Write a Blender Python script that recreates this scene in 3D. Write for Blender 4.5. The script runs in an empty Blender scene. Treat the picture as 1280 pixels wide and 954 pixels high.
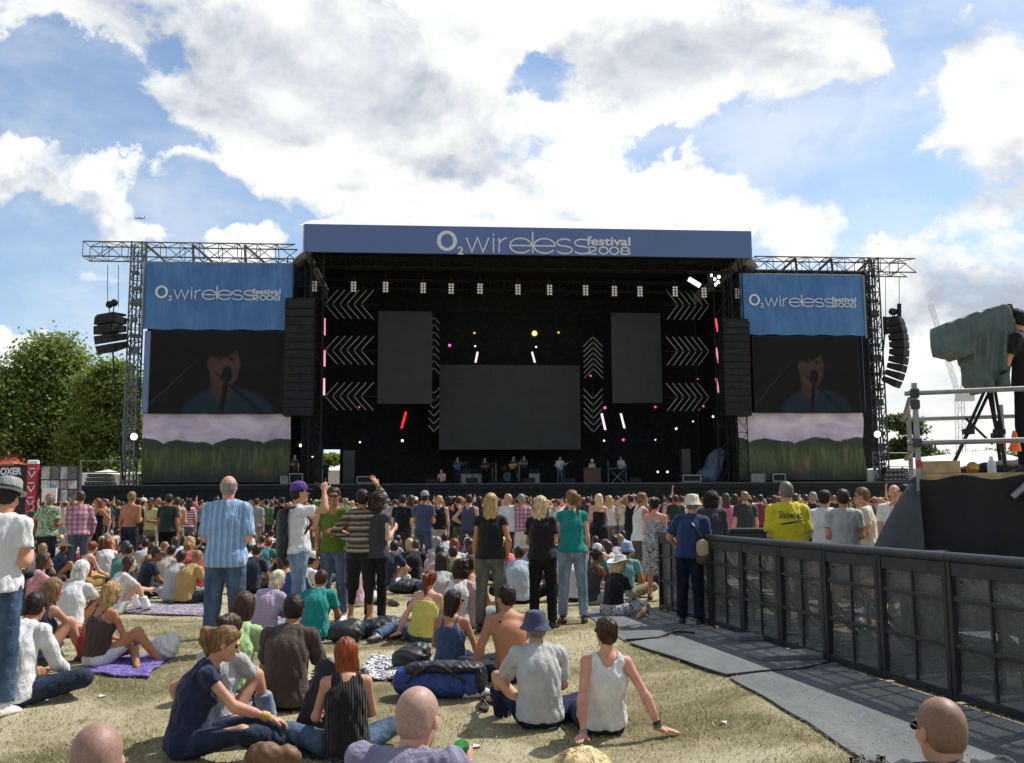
import bpy, math, random
import numpy as np
from math import radians, sin, cos, pi, sqrt, atan2
random.seed(7)
SC = bpy.context.scene
COL = SC.collection
# ------------------------------------------------------------------ camera model (photograph is 1280 x 954)
F = 1244.4; CX = 640.0; CY = 477.0; HCAM = 1.5
PITCH = math.atan(155.0 / F); ROLL = 0.006
_r = np.array([1.0, 0, 0]); _f = np.array([0, cos(PITCH), sin(PITCH)]); _u = np.array([0, -sin(PITCH), cos(PITCH)])
CR = _r * cos(ROLL) - _u * sin(ROLL); CU = _u * cos(ROLL) + _r * sin(ROLL); CF = _f
CAMP = np.array([0, 0, HCAM])

def ray(px, py):
    return CF + CR * ((px - CX) / F) + CU * ((CY - py) / F)

def at(px, py, Y):
    d = ray(px, py); return CAMP + d * (Y / d[1])

def sstep(x, a, b):
    t = np.clip((x - a) / (b - a), 0, 1); return t * t * (3 - 2 * t)

def zg(x, y):
    """height of the field: level, with a shallow dip in front of the camera, left of the barrier"""
    return -.21 * (1 - sstep(y, 6.3, 10.6)) * (1 - sstep(x, .8, 2.0)) * sstep(y, 3.4, 5.8)

def gnd(px, py):
    d = ray(px, py); z = 0.0
    for _ in range(6):
        p = CAMP + d * ((z - HCAM) / d[2]); z = float(zg(p[0], p[1]))
    return p

def project(p):
    q = np.array(p, float) - CAMP
    w = q @ CF
    return CX + F * (q @ CR) / w, CY - F * (q @ CU) / w

def horizon(px):
    return 632 - ROLL * (px - CX)

# stage frame: u to the right along the stage front, v away from the camera, z up
TH = radians(4.6)
SO = at(659, 620, 59.0); SO[2] = 0
SU = np.array([cos(TH), sin(TH), 0]); SV = np.array([-sin(TH), cos(TH), 0])

def st(px, py, v=0.0):
    """pixel -> (u, z) on the stage plane of depth v"""
    d = ray(px, py)
    t = ((SO + SV * v - CAMP) @ SV) / (d @ SV)
    p = CAMP + d * t
    return float((p - SO) @ SU), float(p[2])

def sw(u, v, z=0.0):
    return SO + SU * u + SV * v + np.array([0, 0, z])

# ------------------------------------------------------------------ objects and tags
def link(o, parent=None):
    COL.objects.link(o)
    if parent is not None:
        o.parent = parent
    return o

def tag(o, label=None, cat=None, group=None, kind=None):
    if label: o['label'] = label
    if cat: o['category'] = cat
    if group: o['group'] = group
    if kind: o['kind'] = kind
    return o

def empty(name, loc, rz=0.0, label=None, cat=None, group=None, kind=None):
    o = bpy.data.objects.new(name, None)
    o.empty_display_size = 0.2
    o.location = [float(c) for c in loc]; o.rotation_euler = (0, 0, rz)
    COL.objects.link(o)
    return tag(o, label, cat, group, kind)

def sempty(name, u, v, z, label=None, cat=None, group=None):
    return empty(name, sw(u, v, z), TH, label, cat, group)

def mesh_np(name, verts, faces, smooth=True, k=4):
    me = bpy.data.meshes.new(name)
    verts = np.asarray(verts, np.float32); faces = np.asarray(faces, np.int32)
    n = len(faces)
    me.vertices.add(len(verts)); me.vertices.foreach_set('co', verts.ravel())
    me.loops.add(n * k); me.loops.foreach_set('vertex_index', faces.ravel())
    me.polygons.add(n)
    me.polygons.foreach_set('loop_start', np.arange(0, n * k, k, dtype=np.int32))
    if smooth:
        me.polygons.foreach_set('use_smooth', np.ones(n, bool))
    me.update(calc_edges=True)
    return me

def mesh_obj(name, me, mat, parent=None, color=None, loc=None, rz=0.0):
    o = bpy.data.objects.new(name, me)
    if mat is not None and len(me.materials) == 0:
        me.materials.append(mat)
    if color is not None:
        o.color = (color[0], color[1], color[2], 1)
    if loc is not None:
        o.location = [float(c) for c in loc]
    o.rotation_euler = (0, 0, rz)
    return link(o, parent)

def unit(v):
    v = np.asarray(v, float); n = np.linalg.norm(v)
    return v / n if n > 1e-9 else v

def frame_from(w):
    w = unit(w)
    a = np.array([0, 0, 1.0]) if abs(w[2]) < 0.9 else np.array([1.0, 0, 0])
    x = unit(np.cross(a, w)); y = np.cross(w, x)
    return x, y, w

class MB:
    """collects simple shapes and links them as one mesh object"""
    def __init__(self):
        self.v = []; self.f = []; self.m = []
    def add(self, vs, fs, mi=0):
        b = len(self.v)
        self.v += [tuple(float(c) for c in p) for p in vs]
        for f in fs:
            self.f.append([b + i for i in f]); self.m.append(mi)
        return self
    def box(self, lo, hi, mi=0):
        x0, y0, z0 = lo; x1, y1, z1 = hi
        return self.add([(x0, y0, z0), (x1, y0, z0), (x1, y1, z0), (x0, y1, z0), (x0, y0, z1), (x1, y0, z1), (x1, y1, z1), (x0, y1, z1)],
                        [(0, 3, 2, 1), (4, 5, 6, 7), (0, 1, 5, 4), (1, 2, 6, 5), (2, 3, 7, 6), (3, 0, 4, 7)], mi)
    def cbox(self, c, s, fr=None, mi=0):
        c = np.asarray(c, float); h = np.asarray(s, float) / 2
        fr = np.eye(3) if fr is None else np.asarray(fr, float)
        vs = [c + fr[0] * a * h[0] + fr[1] * b * h[1] + fr[2] * d * h[2]
              for d in (-1, 1) for a, b in ((-1, -1), (1, -1), (1, 1), (-1, 1))]
        return self.add(vs, [(0, 3, 2, 1), (4, 5, 6, 7), (0, 1, 5, 4), (1, 2, 6, 5), (2, 3, 7, 6), (3, 0, 4, 7)], mi)
    def bar(self, p, q, w, h=None, mi=0):
        p = np.asarray(p, float); q = np.asarray(q, float)
        x, y, z = frame_from(q - p); L = np.linalg.norm(q - p)
        return self.cbox((p + q) / 2, (w, h or w, L), (x, y, z), mi)
    def tube(self, p, q, r, r2=None, n=8, mi=0, cap=True):
        p = np.asarray(p, float); q = np.asarray(q, float)
        r2 = r if r2 is None else r2
        x, y, z = frame_from(q - p)
        vs = []
        for c, rr in ((p, r), (q, r2)):
            vs += [c + rr * (x * cos(2 * pi * i / n) + y * sin(2 * pi * i / n)) for i in range(n)]
        fs = [(i, (i + 1) % n, n + (i + 1) % n, n + i) for i in range(n)]
        if cap:
            fs += [tuple(range(n - 1, -1, -1)), tuple(range(n, 2 * n))]
        return self.add(vs, fs, mi)
    def path(self, pts, r, n=6, mi=0):
        for a, b in zip(pts[:-1], pts[1:]):
            self.tube(a, b, r, n=n, mi=mi)
        return self
    def lathe(self, prof, c=(0, 0, 0), n=16, fr=None, mi=0, sq=(1, 1)):
        """prof: (radius, height) pairs"""
        c = np.asarray(c, float); fr = np.eye(3) if fr is None else np.asarray(fr, float)
        vs = []
        for r, h in prof:
            vs += [c + fr[0] * (r * sq[0] * cos(2 * pi * i / n)) + fr[1] * (r * sq[1] * sin(2 * pi * i / n)) + fr[2] * h for i in range(n)]
        fs = []
        for k in range(len(prof) - 1):
            fs += [(k * n + i, k * n + (i + 1) % n, (k + 1) * n + (i + 1) % n, (k + 1) * n + i) for i in range(n)]
        fs += [tuple(range(n - 1, -1, -1)), tuple((len(prof) - 1) * n + i for i in range(n))]
        return self.add(vs, fs, mi)
    def sphere(self, c, r, n=10, mi=0, sq=(1, 1, 1), fr=None):
        prof = [(max(1e-4, r * sin(pi * k / n)), -r * cos(pi * k / n) * sq[2]) for k in range(n + 1)]
        return self.lathe(prof, c, n=max(8, n), mi=mi, sq=(sq[0], sq[1]), fr=fr)
    def poly(self, pts, mi=0):
        return self.add(pts, [tuple(range(len(pts)))], mi)
    def prism(self, pts, d, mi=0):
        """closed prism: polygon pts extruded by the vector d"""
        n = len(pts); d = np.asarray(d, float)
        vs = [np.asarray(p, float) for p in pts] + [np.asarray(p, float) + d for p in pts]
        fs = [tuple(range(n - 1, -1, -1)), tuple(range(n, 2 * n))] + [(i, (i + 1) % n, n + (i + 1) % n, n + i) for i in range(n)]
        return self.add(vs, fs, mi)
    def ribbon(self, pts, w, y=0.0, closed=False, mi=0):
        """flat stroke in the xz plane at depth y"""
        P = [np.array(p, float) for p in pts]; n = len(P); vs = []
        for i in range(n):
            if closed:
                a, b = P[i - 1], P[(i + 1) % n]
            else:
                a, b = P[max(0, i - 1)], P[min(n - 1, i + 1)]
            t = unit(b - a); nn = np.array([-t[1], t[0]])
            s = 1.0
            if 0 < i < n - 1 or closed:
                t1 = unit(P[i] - P[i - 1]); s = 1 / max(0.45, abs(float(nn @ np.array([-t1[1], t1[0]]))))
            for sg in (-1, 1):
                q = P[i] + nn * (w / 2 * s * sg); vs.append((q[0], y, q[1]))
        m = n if closed else n - 1
        return self.add(vs, [(2 * i, 2 * i + 1, 2 * ((i + 1) % n) + 1, 2 * ((i + 1) % n)) for i in range(m)], mi)
    def build(self, name, mat, parent=None, smooth=False, loc=None, rz=0.0, color=None, bevel=0.0, label=None):
        me = bpy.data.meshes.new(name)
        me.from_pydata(self.v, [], self.f)
        mats = mat if isinstance(mat, (list, tuple)) else [mat]
        for m in mats:
            me.materials.append(m)
        if len(mats) > 1:
            me.polygons.foreach_set('material_index', self.m)
        if smooth:
            me.polygons.foreach_set('use_smooth', [True] * len(self.f))
            me.set_sharp_from_angle(angle=radians(38))
        me.update()
        o = bpy.data.objects.new(name, me)
        if color is not None: o.color = (*color, 1)
        if loc is not None: o.location = [float(c) for c in loc]
        o.rotation_euler = (0, 0, rz)
        link(o, parent)
        if bevel:
            b = o.modifiers.new('bevel', 'BEVEL'); b.width = bevel; b.segments = 2; b.limit_method = 'ANGLE'
        if label: o['label'] = label
        return o

def copy_tree(o, parent=None):
    c = o.copy(); COL.objects.link(c)
    if parent is not None:
        c.parent = parent
    for ch in list(o.children):
        copy_tree(ch, c)
    return c

# ------------------------------------------------------------------ materials
class NT:
    def __init__(self, tree): self.t = tree; self.n = tree.nodes; self.l = tree.links
    def new(self, typ, **kw):
        n = self.n.new(typ)
        for k, v in kw.items():
            setattr(n, k, v)
        return n
    def put(self, sock, val):
        if hasattr(val, 'is_output') or hasattr(val, 'links'):
            self.l.new(val, sock)
        else:
            sock.default_value = val
    def math(self, op, a, b=None, c=None, clamp=False):
        n = self.new('ShaderNodeMath', operation=op, use_clamp=clamp)
        self.put(n.inputs[0], a)
        if b is not None: self.put(n.inputs[1], b)
        if c is not None: self.put(n.inputs[2], c)
        return n.outputs[0]
    def vmath(self, op, a, b=None):
        n = self.new('ShaderNodeVectorMath', operation=op)
        self.put(n.inputs[0], a)
        if b is not None: self.put(n.inputs[1], b)
        return n.outputs['Value'] if op in ('LENGTH', 'DOT_PRODUCT', 'DISTANCE') else n.outputs[0]
    def noise(self, vec, scale, detail=3, rough=0.5, dist=0.0):
        n = self.new('ShaderNodeTexNoise')
        if vec is not None: self.l.new(vec, n.inputs['Vector'])
        n.inputs['Scale'].default_value = scale; n.inputs['Detail'].default_value = detail
        n.inputs['Roughness'].default_value = rough; n.inputs['Distortion'].default_value = dist
        return n.outputs['Fac']
    def ramp(self, fac, stops, interp='LINEAR'):
        n = self.new('ShaderNodeValToRGB'); self.l.new(fac, n.inputs[0])
        e = n.color_ramp.elements; n.color_ramp.interpolation = interp
        while len(e) < len(stops): e.new(0.5)
        for i, (p, c) in enumerate(stops):
            e[i].position = p; e[i].color = (*c, 1) if len(c) == 3 else c
        return n.outputs[0]
    def mix(self, fac, a, b, typ='MIX'):
        n = self.new('ShaderNodeMix', data_type='RGBA', blend_type=typ)
        self.put(n.inputs[0], fac); self.put(n.inputs[6], a if not isinstance(a, tuple) else (*a[:3], 1)); self.put(n.inputs[7], b if not isinstance(b, tuple) else (*b[:3], 1))
        return n.outputs[2]
    def smooth(self, x, e0, e1, o0=0.0, o1=1.0):
        n = self.new('ShaderNodeMapRange', interpolation_type='SMOOTHSTEP')
        self.put(n.inputs['Value'], x); n.inputs['From Min'].default_value = e0; n.inputs['From Max'].default_value = e1
        n.inputs['To Min'].default_value = o0; n.inputs['To Max'].default_value = o1
        return n.outputs[0]
    def mapping(self, vec, scale=(1, 1, 1), loc=(0, 0, 0)):
        n = self.new('ShaderNodeMapping'); self.l.new(vec, n.inputs[0])
        n.inputs['Scale'].default_value = scale; n.inputs['Location'].default_value = loc
        return n.outputs[0]
    def bump(self, h, strength=0.3, dist=0.01):
        n = self.new('ShaderNodeBump'); n.inputs['Strength'].default_value = strength; n.inputs['Distance'].default_value = dist
        self.l.new(h, n.inputs['Height']); return n.outputs[0]

def mat_new(name):
    m = bpy.data.materials.new(name); m.use_nodes = True
    nt = NT(m.node_tree); bs = nt.n['Principled BSDF']
    return m, nt, bs

def coord(nt, which='Object'):
    return nt.new('ShaderNodeTexCoord').outputs[which]

def mat_plain(name, col, rough=0.6, metal=0.0, var=0.12, scale=6.0, bump=0.0, spec=0.5, use_obj=False, bscale=40.0):
    m, nt, bs = mat_new(name)
    co = coord(nt)
    n = nt.noise(co, scale, 4, 0.6)
    f = nt.smooth(n, 0.3, 0.7, 1 - var, 1 + var)
    base = nt.new('ShaderNodeObjectInfo').outputs['Color'] if use_obj else (*col, 1)
    mul = nt.new('ShaderNodeMix', data_type='RGBA', blend_type='MULTIPLY'); mul.inputs[0].default_value = 1
    nt.put(mul.inputs[6], base)
    cmb = nt.new('ShaderNodeCombineColor'); [nt.l.new(f, cmb.inputs[i]) for i in range(3)]
    nt.l.new(cmb.outputs[0], mul.inputs[7])
    nt.l.new(mul.outputs[2], bs.inputs['Base Color'])
    bs.inputs['Roughness'].default_value = rough; bs.inputs['Metallic'].default_value = metal
    bs.inputs['Specular IOR Level'].default_value = spec
    if bump:
        nb = nt.noise(co, bscale, 3, 0.6)
        nt.l.new(nt.bump(nb, bump, 0.01), bs.inputs['Normal'])
    return m

def mat_emit(name, col, strength):
    m, nt, bs = mat_new(name)
    bs.inputs['Base Color'].default_value = (*col, 1)
    bs.inputs['Emission Color'].default_value = (*col, 1); bs.inputs['Emission Strength'].default_value = strength
    bs.inputs['Roughness'].default_value = 0.4
    return m
# ------------------------------------------------------------------ distance-field modelling of people
class Grid:
    def __init__(self, lo, hi, h):
        self.h = h; self.o = np.asarray(lo, float)
        self.n = np.maximum(4, np.ceil((np.asarray(hi) - self.o) / h).astype(int) + 1)
        self.ax = [self.o[i] + h * np.arange(self.n[i]) for i in range(3)]
        self.D = np.full(self.n, 0.5, np.float32)
    def block(self, lo, hi):
        s = []
        for i in range(3):
            a = max(0, int((lo[i] - self.o[i]) / self.h)); b = min(self.n[i], int((hi[i] - self.o[i]) / self.h) + 2)
            if b <= a: return None
            s.append(slice(a, b))
        return tuple(s)
    def pts(self, s=None):
        if s is None: s = (slice(None),) * 3
        return np.stack(np.meshgrid(self.ax[0][s[0]], self.ax[1][s[1]], self.ax[2][s[2]], indexing='ij'), -1).astype(np.float32)

def cone(a, b, ra, rb, clip=None, k=None): return ('cone', np.asarray(a, float), np.asarray(b, float), ra, rb, clip, k)
def scone(a, b, ra, rb, fr, s, clip=None, k=None): return ('scone', np.asarray(a, float), np.asarray(b, float), ra, rb, clip, k, np.asarray(fr, float), np.asarray(s, float))
def ell(c, r, fr=None, clip=None, k=None): return ('ell', np.asarray(c, float), np.asarray(r, float), 0, 0, clip, k, np.eye(3) if fr is None else np.asarray(fr, float))

def _conedist(P, a, b, ra, rb):
    ba = b - a; L = float(ba @ ba) + 1e-9
    q = P - a.astype(np.float32)
    t = np.clip((q @ ba.astype(np.float32)) / L, 0, 1)
    d = q - t[..., None] * ba.astype(np.float32)
    return np.sqrt((d * d).sum(-1)) - (ra + t * (rb - ra))

def pdist(p, P):
    if p[0] == 'cone':
        d = _conedist(P, p[1], p[2], p[3], p[4])
    elif p[0] == 'scone':
        fr, s = p[7], p[8]; M = (fr / s[:, None]).astype(np.float32)
        d = _conedist(P @ M.T, M @ p[1], M @ p[2], p[3], p[4]) * float(0.5 * (s.min() + s.max()))
    else:
        q = ((P - p[1].astype(np.float32)) @ p[7].T.astype(np.float32)) / p[2].astype(np.float32)
        k0 = np.sqrt((q * q).sum(-1)) + 1e-6; q = q / p[2].astype(np.float32); k1 = np.sqrt((q * q).sum(-1)) + 1e-6
        d = k0 * (k0 - 1) / k1
    if p[5] is not None:
        for n, o in p[5]:
            d = np.maximum(d, (P - np.asarray(o, np.float32)) @ np.asarray(n, np.float32))
    return d

def pbox(p):
    if p[0] == 'ell':
        r = float(np.max(p[2])); return p[1] - r, p[1] + r
    r = max(p[3], p[4]) * (1 if p[0] == 'cone' else float(p[8].max()))
    return np.minimum(p[1], p[2]) - r, np.maximum(p[1], p[2]) + r

def inflate(p, d):
    p = list(p)
    if p[0] == 'ell': p[2] = p[2] + d
    else: p[3] += d; p[4] += d
    return tuple(p)

def nets(D, o, h):
    S = D < 0
    c = np.zeros(np.array(D.shape) - 1, np.uint8)
    for i in (0, 1):
        for j in (0, 1):
            for k in (0, 1):
                c += S[i:S.shape[0] - 1 + i, j:S.shape[1] - 1 + j, k:S.shape[2] - 1 + k]
    act = (c > 0) & (c < 8)
    idx = np.argwhere(act)
    if len(idx) == 0:
        return np.zeros((0, 3)), np.zeros((0, 4), int)
    vid = np.full(act.shape, -1, np.int32); vid[act] = np.arange(len(idx))
    I, J, K = idx.T
    cor = [(i, j, k) for i in (0, 1) for j in (0, 1) for k in (0, 1)]
    val = {q: D[I + q[0], J + q[1], K + q[2]] for q in cor}
    acc = np.zeros((len(idx), 3)); cnt = np.zeros(len(idx))
    for a in cor:
        for ax in range(3):
            if a[ax] == 0:
                b = list(a); b[ax] = 1; b = tuple(b)
                va, vb = val[a], val[b]; m = (va < 0) != (vb < 0)
                t = np.where(m, va / np.where(m, va - vb, 1), 0)
                for x in range(3):
                    acc[:, x] += np.where(m, a[x] + (t if x == ax else 0), 0)
                cnt += m
    V = o + h * (idx + acc / cnt[:, None])
    Q = []
    for ax in range(3):
        o1, o2 = (ax + 1) % 3, (ax + 2) % 3
        sl0 = [slice(None)] * 3; sl1 = [slice(None)] * 3
        sl0[ax] = slice(0, -1); sl1[ax] = slice(1, None)
        for s in (sl0, sl1):
            s[o1] = slice(1, -1); s[o2] = slice(1, -1)
        A, B = S[tuple(sl0)], S[tuple(sl1)]
        e = np.argwhere(A != B)
        if len(e) == 0: continue
        flip = A[tuple(e.T)]
        e = e.copy(); e[:, o1] += 1; e[:, o2] += 1
        def cell(d1, d2):
            q = e.copy(); q[:, o1] += d1; q[:, o2] += d2
            return vid[tuple(q.T)]
        q = np.stack([cell(-1, -1), cell(0, -1), cell(0, 0), cell(-1, 0)], 1)
        q[~flip] = q[~flip][:, ::-1]
        Q.append(q)
    Q = np.concatenate(Q)
    for lam in (.5, .5):
        A = np.zeros_like(V); n = np.zeros(len(V))
        for a in range(4):
            i, j = Q[:, a], Q[:, (a + 1) % 4]
            for x in range(3):
                A[:, x] += np.bincount(i, V[j, x], len(V)) + np.bincount(j, V[i, x], len(V))
            n += np.bincount(i, minlength=len(V)) + np.bincount(j, minlength=len(V))
        V = V * (1 - lam) + lam * A / np.maximum(n, 1)[:, None]
    return V, Q

_rng = np.random.default_rng(3)
def wrinkle_waves(n, lo, hi, zbias=1.0, seed=0):
    r = np.random.default_rng(seed)
    W = r.normal(size=(n, 3)) * np.array([1, 1, zbias]); W /= np.linalg.norm(W, axis=1)[:, None]
    return W * (2 * pi / r.uniform(lo, hi, n))[:, None], r.uniform(0, 2 * pi, n)

def solid(prims, h, k=0.03, cuts=(), subs=(), amp=0.0, waves=None, floor=None, extra=None, ridge=False, cutnoise=0.0):
    """smooth union of prims, cut by half spaces (n,o) [keep n.(p-o)<0], minus subs; -> verts, quads"""
    lo = np.min([pbox(p)[0] for p in prims], 0) - 3 * h - amp; hi = np.max([pbox(p)[1] for p in prims], 0) + 3 * h + amp
    g = Grid(lo, hi, h)
    for p in prims:
        a, b = pbox(p); kk = p[6] if p[6] is not None else k
        pad = kk + 2 * h + amp
        s = g.block(a - pad, b + pad)
        if s is None: continue
        d = pdist(p, g.pts(s)); D = g.D[s]
        hh = np.clip(0.5 + 0.5 * (D - d) / kk, 0, 1)
        g.D[s] = D * (1 - hh) + d * hh - kk * hh * (1 - hh)
    for p in subs:
        a, b = pbox(p); s = g.block(a - 2 * h, b + 2 * h)
        if s is None: continue
        g.D[s] = np.maximum(g.D[s], -pdist(p, g.pts(s)))
    if amp and waves is not None:
        m = np.abs(g.D) < amp * 2 + 2.5 * h
        P = np.stack([g.ax[i][ix] for i, ix in enumerate(np.nonzero(m))], -1)
        w, ph = waves; n = np.zeros(len(P))
        for i in range(len(ph)):
            a = np.sin(P @ w[i] + ph[i] + 0.9 * np.sin(P @ w[i - 1] * 0.55 + ph[i - 1]))
            if ridge:
                a = (1.3 - 2.2 * np.abs(a)) * np.clip(.35 + np.sin(P @ (w[i - 2] * .28) + ph[i - 1]), 0, 1)
            n += a
        g.D[m] += (amp * n / sqrt(len(ph))).astype(np.float32)
    if extra is not None:
        extra(g)
    if cuts or floor is not None:
        P = g.pts()
        cn = 0.0
        if cutnoise:
            w, ph = waves; cn = sum(np.sin(P @ w[i].astype(np.float32) + ph[i]) for i in range(3)) * (cutnoise / 2)
        for n, o in cuts:
            g.D = np.maximum(g.D, (P - np.asarray(o, np.float32)) @ np.asarray(n, np.float32) + cn)
        if floor is not None:
            g.D = np.maximum(g.D, floor - P[..., 2])
    g.D[[0, -1]] = np.maximum(g.D[[0, -1]], 0.01); g.D[:, [0, -1]] = np.maximum(g.D[:, [0, -1]], 0.01); g.D[:, :, [0, -1]] = np.maximum(g.D[:, :, [0, -1]], 0.01)
    return nets(g.D, g.o, h)

def join(parts):
    V, Q, b = [], [], 0
    for v, q in parts:
        V.append(v); Q.append(q + b); b += len(v)
    return np.concatenate(V), np.concatenate(Q)

# ------------------------------------------------------------------ the figure
def rotz(a): return np.array([[cos(a), -sin(a), 0], [sin(a), cos(a), 0], [0, 0, 1]])
def rotx(a): return np.array([[1, 0, 0], [0, cos(a), -sin(a)], [0, sin(a), cos(a)]])
def roty(a): return np.array([[cos(a), 0, sin(a)], [0, 1, 0], [-sin(a), 0, cos(a)]])

class Skel: pass

def skeleton(pz, sex='m', fat=0.0):
    """pz: pose dict. Person faces +Y, right hand at +X."""
    g = pz.get
    s = Skel(); s.sex = sex; s.fat = fat
    s.pel = np.array(g('pelvis', (0, 0, 0.95)), float)
    l1, l2, l3 = g('lean', (0, 0, 0))
    if s.pel[2] < .5 and l1 > -15 and not g('upright'): l1, l2, l3 = l1 - 10, l2 + 7, l3 + 12
    side = g('side', 0.0)
    def up(l): return unit((sin(radians(side)), sin(radians(l)), cos(radians(l))))
    s.U1, s.U2, s.U3 = up(l1), up(l2), up(l3)
    s.waist = s.pel + 0.13 * s.U1
    s.chest = s.waist + 0.19 * s.U2
    s.neck = s.chest + 0.205 * s.U3
    tw = radians(g('twist', 0)); ptw = radians(g('ptwist', 0))
    s.lat = rotz(tw) @ np.array([1.0, 0, 0]); s.plat = rotz(ptw) @ np.array([1.0, 0, 0])
    def fr(lat, U):
        lat = unit(lat - U * (lat @ U)); return np.stack([lat, np.cross(U, lat), U])
    s.F1, s.F2, s.F3 = fr(s.plat, s.U1), fr(0.5 * (s.lat + s.plat), s.U2), fr(s.lat, s.U3)
    sw_ = 0.172 if sex == 'm' else 0.155
    hw = 0.088 if sex == 'm' else 0.092
    shr = g('shrug', (0, 0))
    s.sh = [s.neck - 0.062 * s.U3 + sg * sw_ * s.F3[0] + np.array([0, 0, shr[i]]) for i, sg in enumerate((-1, 1))]
    s.hip = [s.pel - 0.03 * s.U1 + sg * hw * s.F1[0] for sg in (-1, 1)]
    s.knee, s.ank, s.toe, s.elb, s.wri, s.hd, s.pn = [], [], [], [], [], [], []
    def bend(a, t, l1, l2, pole):
        d = np.asarray(t, float) - a; L = min(np.linalg.norm(d), (l1 + l2) * .995); w = unit(d)
        ca = np.clip((l1 * l1 + L * L - l2 * l2) / (2 * l1 * L), -1, 1); q = np.asarray(pole, float); q = unit(q - w * (q @ w))
        return a + l1 * (ca * w + sqrt(1 - ca * ca) * q), a + w * L
    for i in (0, 1):
        th, sh, ft = g('legL' if i == 0 else 'legR')
        k = s.hip[i] + 0.435 * unit(th); a = k + 0.42 * unit(sh)
        s.knee.append(k); s.ank.append(a); s.toe.append(a + 0.165 * unit(ft))
        up_, fo = g('armL' if i == 0 else 'armR')[:2]
        e = s.sh[i] + 0.285 * unit(up_); w = e + 0.25 * unit(fo)
        s.elb.append(e); s.wri.append(w)
        h = g('handL' if i == 0 else 'handR', None) or {}
        rc = g('reachL' if i == 0 else 'reachR', None)
        if rc is not None:
            e, w = bend(s.sh[i], rc[0], .285, .25, rc[1]); s.elb[-1] = e; s.wri[-1] = w; fo = w - e
        hd = unit(h.get('dir', fo)); pn = np.asarray(h.get('palm', (1.0 if i == 0 else -1.0, 0.1, 0)), float)
        pn = unit(pn - hd * (pn @ hd)); s.hd.append(hd); s.pn.append(pn)
    s.curl = [(g('handL', None) or {}).get('curl', 0.35), (g('handR', None) or {}).get('curl', 0.35)]
    yaw, pit, tilt = g('head', (0, 0, 0))
    Rm = rotz(radians(yaw)) @ rotx(radians(-pit)) @ roty(radians(tilt))
    s.H = np.stack([Rm @ np.array([1.0, 0, 0]), Rm @ np.array([0, 1.0, 0]), Rm @ np.array([0, 0, 1.0])])
    s.hc = s.neck + 0.065 * s.U3 + 0.092 * unit(0.5 * s.H[2] + 0.5 * s.U3) + 0.016 * s.H[1]
    s.hs = 0.95 if sex == 'm' else 0.92
    return s

def hp(s, x, y, z): return s.hc + s.hs * (x * s.H[0] + y * s.H[1] + z * s.H[2])

def head_prims(s):
    q = s.hs; H = s.H
    P = [ell(hp(s, 0, -.014, .028), np.array([.078, .098, .095]) * q, H),
         ell(hp(s, 0, .022, -.035), np.array([.060, .070, .088]) * q, H, k=.02),
         ell(hp(s, 0, .058, -.098), np.array([.03, .026, .024]) * q, H, k=.025),
         cone(hp(s, 0, .088, .014), hp(s, 0, .110, -.024), .007 * q, .0135 * q, k=.012),
         ell(hp(s, 0, .082, .034), np.array([.05, .016, .012]) * q, H, k=.015),
         ell(hp(s, 0, .091, -.058), np.array([.024, .009, .010]) * q, H, k=.008),
         ell(hp(s, -.035, .066, -.022), np.array([.024, .02, .022]) * q, H, k=.02), ell(hp(s, .035, .066, -.022), np.array([.024, .02, .022]) * q, H, k=.02),
         cone(s.neck - 0.03 * s.U3, hp(s, 0, -.02, -.06), .060 if s.sex == 'm' else .05, .056 if s.sex == 'm' else .047, k=.02)]
    for sg in (-1, 1):
        P.append(ell(hp(s, sg * .079, -.008, -.008), np.array([.011, .019, .033]) * q, H @ np.eye(3), k=.006))
    S = [ell(hp(s, sg * .032, .099, .010), np.array([.017, .012, .009]) * q, H) for sg in (-1, 1)]
    return P, S

def torso_prims(s):
    m = s.sex == 'm'; f = s.fat
    if m:
        T = [scone(s.waist, s.chest, .134 + f, .156 + f * .6, s.F2, (1, .74, 1)), scone(s.chest, s.neck - .095 * s.U3, .156 + f * .6, .128, s.F3, (1, .68, 1)),
             ell(s.pel + .01 * s.U1, (.160 + f, .115 + f, .13), s.F1), scone(s.pel, s.waist, .146 + f, .138 + f, s.F1, (1, .74, 1))]
    else:
        T = [scone(s.waist, s.chest, .122 + f, .148 + f * .7, s.F2, (1, .74, 1)), scone(s.chest, s.neck - .09 * s.U3, .148 + f * .7, .115, s.F3, (1, .68, 1)),
             ell(s.pel, (.172 + f, .122 + f, .135), s.F1), scone(s.pel, s.waist, .155 + f, .125 + f, s.F1, (1, .76, 1))]
        for sg in (-1, 1):
            T.append(ell(s.chest + .015 * s.U3 + sg * .07 * s.F3[0] + .088 * s.F3[1], (.062, .06, .062), s.F3))
    for sg in (-1, 1):
        T.append(ell(s.pel - .035 * s.U1 + sg * .07 * s.F1[0] - .05 * s.F1[1], (.088 + f * .5, .085 + f * .5, .092), s.F1))
    r = .052 if m else .043
    T += [cone(s.sh[0], s.neck - .045 * s.U3 - .01 * s.F3[1], r * .95, r * 1.1, k=.05), cone(s.sh[1], s.neck - .045 * s.U3 - .01 * s.F3[1], r * .95, r * 1.1, k=.05)]
    return T

def arm_prims(s, i):
    m = s.sex == 'm'; a = 1.0 if m else .82
    u = unit(s.wri[i] - s.elb[i])
    return [cone(s.sh[i], s.elb[i], .052 * a, .041 * a), cone(s.elb[i], s.wri[i], .042 * a, .027 * a), cone(s.elb[i] + .04 * u, s.elb[i] + .13 * u, .043 * a, .036 * a)]

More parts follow.
